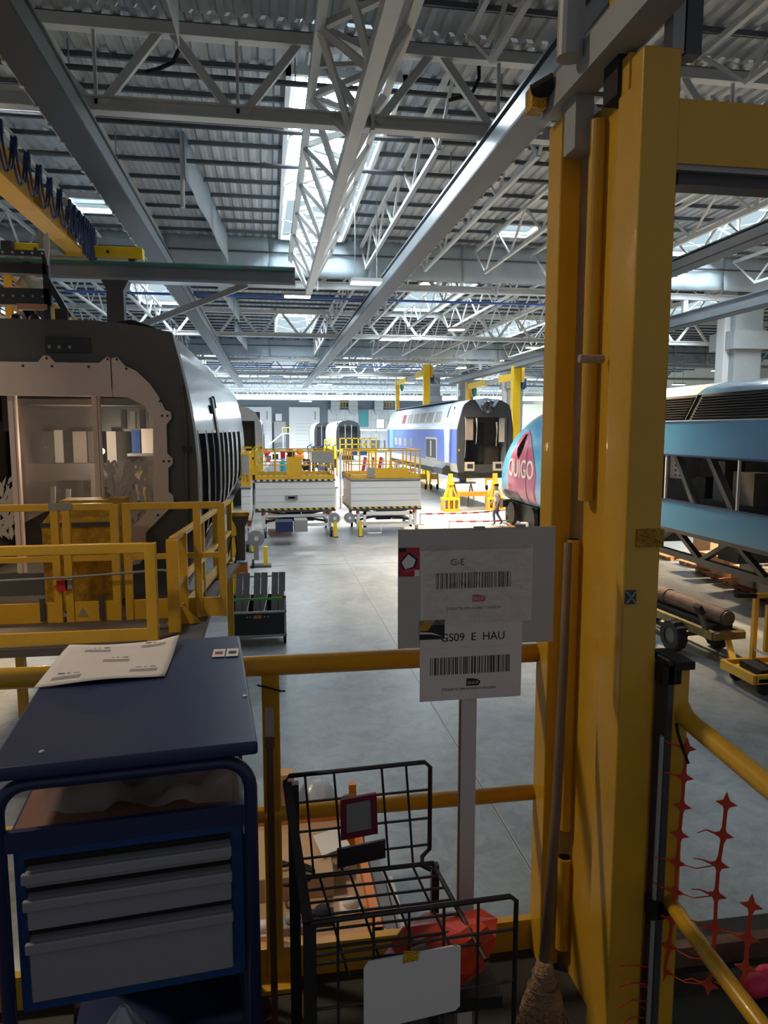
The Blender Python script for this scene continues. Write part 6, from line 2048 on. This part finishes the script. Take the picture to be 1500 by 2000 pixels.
for i in range(5):
    z = 2.56 - i * 0.05
    MB().tube([(0.99, 1.63, z), (0.93, 1.61, z + 0.03), (0.87, 1.58, z + 0.06 - 0.01 * i)], 0.0018, 5).build('stretched_strand', 'net_orange', nt_)
t = tag(MB().ball((1.53, 1.88, 2.235), 0.07, 0.05, 0.028).ball((1.49, 1.86, 2.25), 0.05, 0.04, 0.035).ball((1.57, 1.9, 2.24), 0.05, 0.035, 0.03).build('work_glove', 'pink', smooth=True), 'crumpled pink glove on the dark platform at lower right', 'glove')
tag(MB().b(1.28, 1.34, 2.08, 2.12, 2.2, 2.225).b(1.29, 1.33, 2.085, 2.115, 2.225, 2.232).build('wood_offcut', 'wood'), 'small wooden offcut lying on the platform edge', 'offcut')

# ---------------- blue tool trolley
tc = thing('tool_trolley', 'dark blue tool trolley with three grey drawers', 'tool trolley', (-0.28, 1.40, PF), R(5.0))
W = 0.245          # half width


def L(z):
    return z - PF


MB().b(-W - 0.005, W, -0.035, 0.735, L(3.352), L(3.38)).build('top_plate', 'blue_cart', tc, local=True, bevel=0.006)
fr = []
for a in range(0, 7):
    th_ = math.pi - a * math.pi / 12
    fr.append((-W + 0.06 + 0.06 * math.cos(th_), 0.0, L(3.27) + 0.06 * math.sin(th_)))
for a in range(0, 7):
    th_ = math.pi / 2 - a * math.pi / 12
    fr.append((W - 0.075 + 0.06 * math.cos(th_), 0.0, L(3.27) + 0.06 * math.sin(th_)))
pts = [(-W, 0.0, 0.12)] + fr + [(W - 0.015, 0.0, 0.12)]
MB().tube(pts, 0.014, 12).build('front_tube_frame', 'blue_cart', tc, local=True, smooth=True)
MB().tube([(x, 0.70, z) for x, y, z in pts], 0.014, 12).build('rear_tube_frame', 'blue_cart', tc, local=True, smooth=True)
MB().b(-W + 0.012, W - 0.027, 0.0, 0.70, L(3.205), L(3.215)).build('shelf_tray', 'blue_cart', tc, local=True)
MB().b(-W + 0.012, W - 0.027, -0.008, 0.006, L(3.195), L(3.237)).build('shelf_lip', 'blue_cart', tc, local=True)
MB().b(-W + 0.02, W - 0.035, 0.008, 0.69, L(3.215), L(3.223)).build('brown_mat', 'brown_shelf', tc, local=True)
MB().b(-W + 0.03, W - 0.06, 0.12, 0.6, L(3.168), L(3.205)).build('dark_gap', 'black_gap', tc, local=True)
# drawer block
MB().b(-W + 0.015, W - 0.03, 0.03, 0.62, L(2.83), L(3.18)).build('drawer_housing', 'blue_trim', tc, local=True, bevel=0.004)
for (za, zb, hd) in ((3.112, 3.158, 0.012), (3.022, 3.104, 0.014), (2.868, 3.014, 0.014)):
    d = MB().b(-W + 0.04, W - 0.058, 0.004, 0.04, L(za), L(zb) - hd).build('drawer_front', 'drawer_grey', tc, local=True, bevel=0.004)
    MB().b(-W + 0.035, W - 0.056, -0.006, 0.006, L(zb) - hd - 0.022, L(zb) - hd).build('handle_lip', 'drawer_grey', d, local=True, bevel=0.003)
    MB().b(-W + 0.036, W - 0.056, 0.026, 0.029, L(zb) - hd, L(zb)).build('finger_gap', 'black_gap', d, local=True)
MB().b(-W + 0.02, W - 0.03, 0.02, 0.68, 0.16, 0.19).build('bottom_shelf', 'blue_cart', tc, local=True)
MB().b(-W + 0.02, W - 0.03, 0.66, 0.68, 0.19, L(2.83)).build('back_panel', 'grating', tc, local=True)
MB().b(W - 0.03, W - 0.024, 0.03, 0.66, 0.19, L(3.15)).build('side_panel', 'blue_cart', tc, local=True)
for x in (-W, W - 0.015):
    for y in (0.0, 0.70):
        MB().cyl((x - 0.015, y, 0.06), (x + 0.015, y, 0.06), 0.06, 14).build('wheel', 'rubber', tc, local=True)
for x, y in ((W - 0.012, 0.22), (-W + 0.08, 0.02)):
    MB().ball((x, y, L(3.381)), 0.006, 0.006, 0.003, 8, 5).build('screw', 'lamp_housing', tc, local=True)

t = thing('paper_sheet', 'curled white paper with five barcodes lying on the blue trolley', 'paper', (-0.42, 1.95, 3.383))
C4 = [(-0.57, 1.765), (-0.27, 1.80), (-0.27, 2.10), (-0.575, 2.10)]


def shp(u, v):
    a = Vector(C4[0]).lerp(Vector(C4[1]), u)
    b = Vector(C4[3]).lerp(Vector(C4[2]), u)
    p = a.lerp(b, v)
    return (p.x, p.y, 3.384 + 0.006 * (math.sin(u * 3 + v * 2) ** 2) + (0.014 * max(0, u - 0.8) * 5 * max(0, v - 0.6) * 2.5))


MB().grid(shp, 16, 12).build('sheet', 'paper', t, smooth=True, solid=0.0006)
for u, v in ((0.3, 0.8), (0.78, 0.86), (0.52, 0.5), (0.2, 0.14), (0.8, 0.2)):
    def f(a, b, u=u, v=v):
        p = shp(u - 0.11 + 0.22 * a, v - 0.035 + 0.07 * b)
        return (p[0], p[1], p[2] + 0.0009)
    MB().grid(f, 6, 2).build('barcode', 'barcode_light', t)
    p = shp(u, v + 0.09)
    for dx, w_ in ((-0.026, 0.016), (-0.004, 0.006), (0.012, 0.014)):
        MB().b(p[0] + dx, p[0] + dx + w_, p[1] - 0.003, p[1] + 0.003, p[2] + 0.0009, p[2] + 0.0012).build('faded_print', 'panel_grey', t)
for i, x in enumerate((-0.165, -0.128)):
    t = tag(MB().b(x, x + 0.033, 1.94, 2.01, 3.382, 3.3832).b(x + 0.005, x + 0.028, 1.955, 2.0, 3.3832, 3.3836).build('sticker', 'paper'), ['small white sticker on the blue trolley top, left of a pair', 'small white sticker on the blue trolley top, right of a pair'][i], 'sticker', 'stickers on the trolley')
    MB().b(x + 0.006, x + 0.027, 1.96, 1.985, 3.3836, 3.3838).build('sticker_print', 'print_black' if i else 'maroon', t)


def bagf(u, v):
    x = -0.47 + 0.38 * u
    y = 1.45 + 0.30 * v
    z = 3.228 + 0.075 * math.sin(math.pi * v) * (0.55 + 0.45 * math.sin(u * 7 + 1)) + 0.014 * math.sin(u * 19 + v * 11) + 0.012 * math.sin(v * 23 - u * 9)
    return (x, y, max(3.226, z))


t = tag(MB().grid(bagf, 34, 20).build('plastic_bag', 'clear_plastic', smooth=True), 'crumpled clear plastic bag on the trolley shelf', 'bag')


def bagg(u, v):
    a = 2 * math.pi * u
    r = 0.06 * math.sin(math.pi * (0.06 + 0.9 * v)) * (1 + 0.25 * math.sin(5 * a + 7 * v))
    return (-0.36 + r * math.cos(a), 1.6 + r * math.sin(a) * 0.8, 2.392 + 0.3 * v * 0.9)


tag(MB().grid(bagg, 20, 10).build('plastic_bag', 'milky_plastic', smooth=True), 'clear plastic bag on the bottom shelf of the trolley', 'bag')
tag(MB().b(0.0 - 0.022, -0.004, 1.80, 1.98, PF, 3.20).b(-0.025, 0.0, 1.79, 1.99, 3.18, 3.21).build('wooden_board', 'brown_shelf'), 'narrow brown board standing between trolley and railing post', 'board')

# ---------------- black wire rack
wr = thing('wire_rack', 'black wire basket trolley with back, seat and front grids', 'wire rack', (0.27, 1.6, PF))
r1, r2 = 0.0062, 0.0034
BY, FY = 1.75, 1.45
bx0, bx1, bz0, bz1 = 0.02, 0.405, 2.845, 3.12


def sl(x, y):      # slight rise to the right, as the wires run
    return 0.0 * x


MB().tube([(bx0 + 0.035, BY, bz0), (bx0 + 0.005, BY, bz1 - 0.012), (bx0 + 0.015, BY, bz1), (bx1 - 0.015, BY, bz1 + 0.01), (bx1, BY, bz1 - 0.005), (bx1, BY, 2.885), (bx1 - 0.02, BY, 2.865), (bx1 - 0.022, BY - 0.01, 2.845), (bx1 + 0.0, BY - 0.02, 2.838)], r1, 8).build('back_frame', 'black_metal', wr, smooth=True)
for x in (0.075, 0.15, 0.275, 0.34):
    MB().tube([(x + 0.02, BY, bz0), (x, BY, bz1 + 0.004)], r2, 6).build('back_wire', 'black_metal', wr)
for z in (3.045, 2.965, 2.89):
    MB().tube([(bx0 + 0.02, BY, z), (bx1, BY, z + 0.008)], r2, 6).build('back_wire', 'black_metal', wr)
MB().tube([(bx0 + 0.04, BY - 0.01, bz0), (bx1 + 0.01, BY - 0.01, bz0 + 0.005)], r1, 8).build('seat_bar', 'black_metal', wr)
for i, f in enumerate((0.12, 0.26, 0.40, 0.55, 0.72, 0.86)):
    y = BY + (FY - BY) * f
    z = 2.83 + (2.79 - 2.83) * f
    MB().tube([(0.065, y, z), (0.42 + 0.06 * f, y, z + 0.004)], r2, 6).build('seat_wire', 'black_metal', wr)
for x in (0.11, 0.19, 0.28, 0.36):
    MB().tube([(x, BY, 2.838), (x + 0.045, FY, 2.79)], r2, 6).build('seat_wire', 'black_metal', wr)
MB().tube([(0.415, BY, 2.84), (0.47, FY, 2.79)], r1, 8).build('seat_bar', 'black_metal', wr)
fz1, fz0 = 2.93, 2.26
MB().tube([(0.065, FY, fz0), (0.065, FY, fz1 - 0.012), (0.075, FY, fz1), (0.525, FY, fz1 + 0.012), (0.54, FY, fz1), (0.54, FY, fz0), (0.065, FY, fz0)], r1, 8).build('front_frame', 'black_metal', wr, smooth=True)
for x in (0.13, 0.21, 0.29, 0.37, 0.45):
    MB().tube([(x, FY, fz0), (x, FY, fz1 + 0.005)], r2, 6).build('front_wire', 'black_metal', wr)
for z in (2.85, 2.72, 2.59, 2.46, 2.33):
    MB().tube([(0.065, FY, z), (0.54, FY, z + 0.01)], r2, 6).build('front_wire', 'black_metal', wr)
MB().bar((0.03, BY, 3.1), (0.065, FY, 2.93), 0.022, 0.012).build('side_bar', 'black_metal', wr)
for y, x, zt in ((BY, 0.045, 3.1), (FY, 0.068, 2.93)):
    MB().b(x - 0.014, x + 0.014, y - 0.012, y + 0.012, PF + 0.05, zt).build('upright', 'black_metal', wr)
MB().b(0.41, 0.43, BY - 0.01, BY + 0.01, PF + 0.05, 2.84).build('upright', 'black_metal', wr)
MB().b(0.53, 0.55, FY - 0.01, FY + 0.01, PF + 0.05, 2.4).build('upright', 'black_metal', wr)
MB().b(0.05, 0.55, FY, BY, PF + 0.05, PF + 0.06).build('base_tray', 'black_metal', wr)
for x, y in ((0.06, FY), (0.54, FY), (0.06, BY), (0.42, BY)):
    MB().ball((x, y, PF + 0.028), 0.028).build('caster', 'rubber', wr, smooth=True)
t = thing('tag_holder', 'maroon framed tag holder hung on the wire rack back', 'tag holder', (0.215, 1.735, 2.95))
MB().prism([(0.165, 2.945), (0.262, 2.955), (0.258, 3.065), (0.165, 3.055)], 'y', 1.727, 1.737, [[(0.180, 2.962), (0.246, 2.968), (0.243, 3.05), (0.180, 3.043)]]).build('frame', 'maroon', t)
MB().prism([(0.178, 2.96), (0.248, 2.966), (0.245, 3.052), (0.178, 3.045)], 'y', 1.731, 1.736).build('insert', 'lift_grey', t)
t = tag(MB().prism([(0.155, 2.868), (0.282, 2.885), (0.282, 2.935), (0.155, 2.92)], 'y', 1.728, 1.736).cyl((0.262, 1.726, 2.908), (0.262, 1.728, 2.908), 0.003, 8).build('black_plate', 'black_metal'), 'black metal strip fixed under the maroon tag holder', 'plate')
t = thing('white_card', 'blank white card hanging on the front of the wire rack', 'card', (0.29, 1.435, 2.6))
MB().prism([(0.185, 2.68), (0.2, 2.668), (0.395, 2.69), (0.405, 2.70), (0.405, 2.845), (0.395, 2.85), (0.195, 2.835), (0.185, 2.82)], 'y', 1.432, 1.436).build('card', 'print_white', t)
MB().prism([(0.272, 2.825), (0.305, 2.828), (0.31, 2.848), (0.275, 2.852)], 'y', 1.428, 1.432).build('yellow_tape', 'yellow_tread', t)


ob = random.Random(21)
OJ = [[(ob.uniform(-1, 1), ob.uniform(-1, 1)) for j in range(12)] for i in range(9)]


def obag(u, v):
    a = 2 * math.pi * u
    i, j = int(round(v * 8)), int(round(u * 11)) % 11
    ja, jb = OJ[i][j]
    k = math.sin(math.pi * v) ** 0.5 if 0 < v < 1 else 0.0
    z = 2.655 + 0.15 * (1 - math.cos(math.pi * v)) / 2 + k * (0.018 * ja + 0.03 * math.cos(a))
    return (0.385 + 0.145 * k * (1 + 0.16 * jb) * math.cos(a), 1.57 + 0.08 * k * (1 + 0.2 * ja) * math.sin(a), z)


t = thing('orange_bag', 'orange bag with a grey band lying in the wire rack', 'bag', (0.4, 1.57, 2.6))
MB().grid(obag, 11, 8).build('bag_body', 'orange_bag', t)
MB().prism([(0.30, 2.81), (0.335, 2.82), (0.365, 2.76), (0.325, 2.75)], 'y', 1.484, 1.49).build('grey_band', 'panel_grey', t)
MB().b(0.27, 0.53, 1.5, 1.64, 2.62, 2.65).build('bag_tray', 'black_metal', t)

# ---------------- location sign on a white stick
sg = thing('location_sign', 'grey sign board with barcode papers on a white stick', 'sign', (0.5, 1.75, PF))
SY = 1.75


def sxz(px, py):
    return (0.317 + (px - 775) * 0.001366, 3.748 - (py - 1036) * 0.001366)


def srect(a, b, c, d, y, name, m, parent=None, th=0.0006):
    x0_, z1_ = sxz(a, b)
    x1_, z0_ = sxz(c, d)
    return MB().b(x0_, x1_, y - th, y, z0_, z1_).build(name, m, parent or sg)


MB().b(0.488, 0.530, SY, SY + 0.012, PF, 3.50).build('stick', 'white_stick', sg)
MB().b(0.484, 0.489, SY + 0.001, SY + 0.011, PF, 3.31).build('stick_edge', 'wood_handle', sg)
bd = srect(775, 1034, 1081, 1260, SY, 'board', 'paper_grey', th=0.004)
y1 = SY - 0.0045
lab = srect(817, 1075, 1036, 1216, y1, 'upper_paper', 'paper')
low = srect(817, 1243, 1018, 1366, y1, 'lower_paper', 'paper')
mid = srect(817, 1216, 1018, 1262, y1 - 0.001, 'middle_paper', 'paper')


def barcode(a, b, c, d, y, parent, seed):
    rr_ = random.Random(seed)
    x = a
    while x < c - 1:
        w_ = rr_.choice([1.2, 1.2, 2.2, 3.4])
        srect(x, b, min(c, x + w_), d, y, 'bar', 'print_black', parent, th=0.0003)
        x += w_ + rr_.choice([1.2, 1.6, 2.4, 3.2])


barcode(847, 1118, 994, 1148, y1 - 0.0008, lab, 3)
barcode(837, 1281, 994, 1315, y1 - 0.0008, low, 4)


def logo(px, py, s, m, parent):
    x, z = sxz(px, py)
    q = 0.001366 * s
    o = MB().prism([(x - 13 * q, z + 7 * q), (x - 2 * q, z + 7 * q), (x + 8 * q, z + 4.5 * q), (x + 13.5 * q, z + 1 * q), (x + 12 * q, z - 4 * q), (x + 9 * q, z - 7 * q), (x - 13 * q, z - 7 * q)], 'y', y1 - 0.0012, y1 - 0.0006).build('logo', m, parent)
    text('SNCF', 'lettering', 'paper', o, (x - 0.5 * q, y1 - 0.0014, z - 1.5 * q), 0.0105 * s, depth=0.0001, sx=1.15)


logo(931, 1168, 1.0, 'print_red', lab)
logo(922, 1332, 1.05, 'print_black', low)
for px, py, p_ in ((921, 1187, lab), (914, 1345, low)):
    x, z = sxz(px, py)
    text('ETIQUETTE EMPLACEMENT MAGASIN', 'lettering', 'print_black', p_, (x, y1 - 0.001, z), 0.0092, depth=0.0001, sx=0.95)
x, z = sxz(862, 1352)
text('2', 'lettering', 'print_black', low, (x, y1 - 0.001, z), 0.007, depth=0.0001)
x, z = sxz(888, 1098)
text('G-E', 'lettering', 'print_black', lab, (x, y1 - 0.001, z), 0.024, depth=0.0002)
x, z = sxz(920, 1243)
text('GS09  E  HAU', 'lettering', 'print_black', mid, (x, y1 - 0.0022, z), 0.030, depth=0.0002, sx=0.98)
# stickers on the board
st = srect(776, 1068, 815, 1122, y1, 'pink_sticker', 'print_red')
for (pp, m) in (([(795, 1076), (812, 1090), (806, 1108), (786, 1112), (778, 1094)], 'print_black'), ([(794, 1080), (808, 1091), (803, 1104), (788, 1108), (781, 1095)], 'print_white'), ([(784, 1110), (808, 1106), (806, 1112), (785, 1116)], 'pink'), ([(796, 1088), (804, 1096), (798, 1098)], 'print_black')):
    dd = {'print_black': 0.0008, 'print_white': 0.0012, 'pink': 0.0014}[m]
    MB().prism([sxz(*q) for q in pp], 'y', y1 - dd - 0.0004, y1 - dd).build('sticker_print', m, st)
srect(776, 1068, 790, 1076, y1 - 0.0008, 'sticker_print', 'print_black', st, 0.0003)
srect(806, 1110, 815, 1122, y1 - 0.0008, 'sticker_print', 'print_white', st, 0.0003)
s2 = srect(816, 1207, 864, 1244, y1 - 0.0024, 'black_sticker', 'print_black')
MB().prism([sxz(*q) for q in [(816, 1207), (846, 1207), (832, 1226), (816, 1228)]], 'y', y1 - 0.0036, y1 - 0.003).build('sticker_print', 'yellow_tread', s2)
MB().prism([sxz(*q) for q in [(816, 1229), (840, 1231), (860, 1239), (840, 1234), (816, 1233)]], 'y', y1 - 0.0036, y1 - 0.003).build('sticker_print', 'print_white', s2)


def pocket(u, v):
    x, z = sxz(822 + 212 * u, 1216 - 151 * v)
    return (x, y1 - 0.006 + 0.003 * math.sin(u * 13 + v * 5) * math.sin(v * 17 + u * 4) - 0.004 * u * (0.5 + 0.5 * math.sin(v * 31 + u * 5)), z)


MB().grid(pocket, 40, 30).build('plastic_pocket', 'pocket', sg, smooth=True)
for (px, py) in ((930, 1034), (1010, 1032)):
    x, z = sxz(px, py)
    MB().b(x - 0.014, x + 0.014, SY - 0.006, SY + 0.002, z - 0.004, z + 0.004).build('clip', 'steel_grey', sg)

# ---------------- broom leaning on the column
br = thing('broom', 'straw broom with a wooden handle leaning on the yellow column', 'broom', (0.72, 1.72, PF))
hp = [(0.715, 1.70, 2.53), (0.765, 1.76, 2.95), (0.80, 1.82, 3.35), (0.838, 1.90, 3.68)]
MB().tube(hp, [0.015, 0.0135, 0.0125, 0.0115], 12).build('handle', 'wood_handle', br, smooth=True)
rings = []
for k, (z, rx, ry, cx) in enumerate(((2.56, .022, .022, .716), (2.51, .032, .026, .714), (2.45, .055, .032, .712), (2.36, .075, .036, .71), (2.27, .085, .038, .708), (2.205, .088, .036, .706))):
    rings.append([(cx + rx * math.cos(a) * (1 + 0.05 * math.sin(a * 9 + k)), 1.695 + ry * math.sin(a), z) for a in [2 * math.pi * i / 36 for i in range(36)]])
MB().loft(rings).build('bristle_bundle', 'bristle', br, smooth=True)
mbs = MB()
rb = random.Random(9)
for i in range(150):
    a = rb.random() * 2 * math.pi
    k = 0.6 + 0.45 * rb.random()
    mbs.tube([(0.714 + 0.03 * math.cos(a), 1.695 + 0.024 * math.sin(a), 2.51), (0.711 + 0.076 * k * math.cos(a) * 1.05, 1.695 + 0.039 * math.sin(a), 2.36), (0.706 + 0.092 * math.cos(a) + rb.uniform(-.006, .006), 1.695 + 0.04 * math.sin(a), 2.203)], 0.0016, 4)
o = mbs.build('straws', 'bristle', br)
o['kind'] = 'stuff'
for z, r_ in ((2.53, 0.03), (2.49, 0.042)):
    MB().tube([(0.714 + r_ * math.cos(a), 1.695 + r_ * 0.8 * math.sin(a), z) for a in [2 * math.pi * i / 20 for i in range(20)]], 0.003, 6, closed=True).build('binding', 'wood_handle', br)
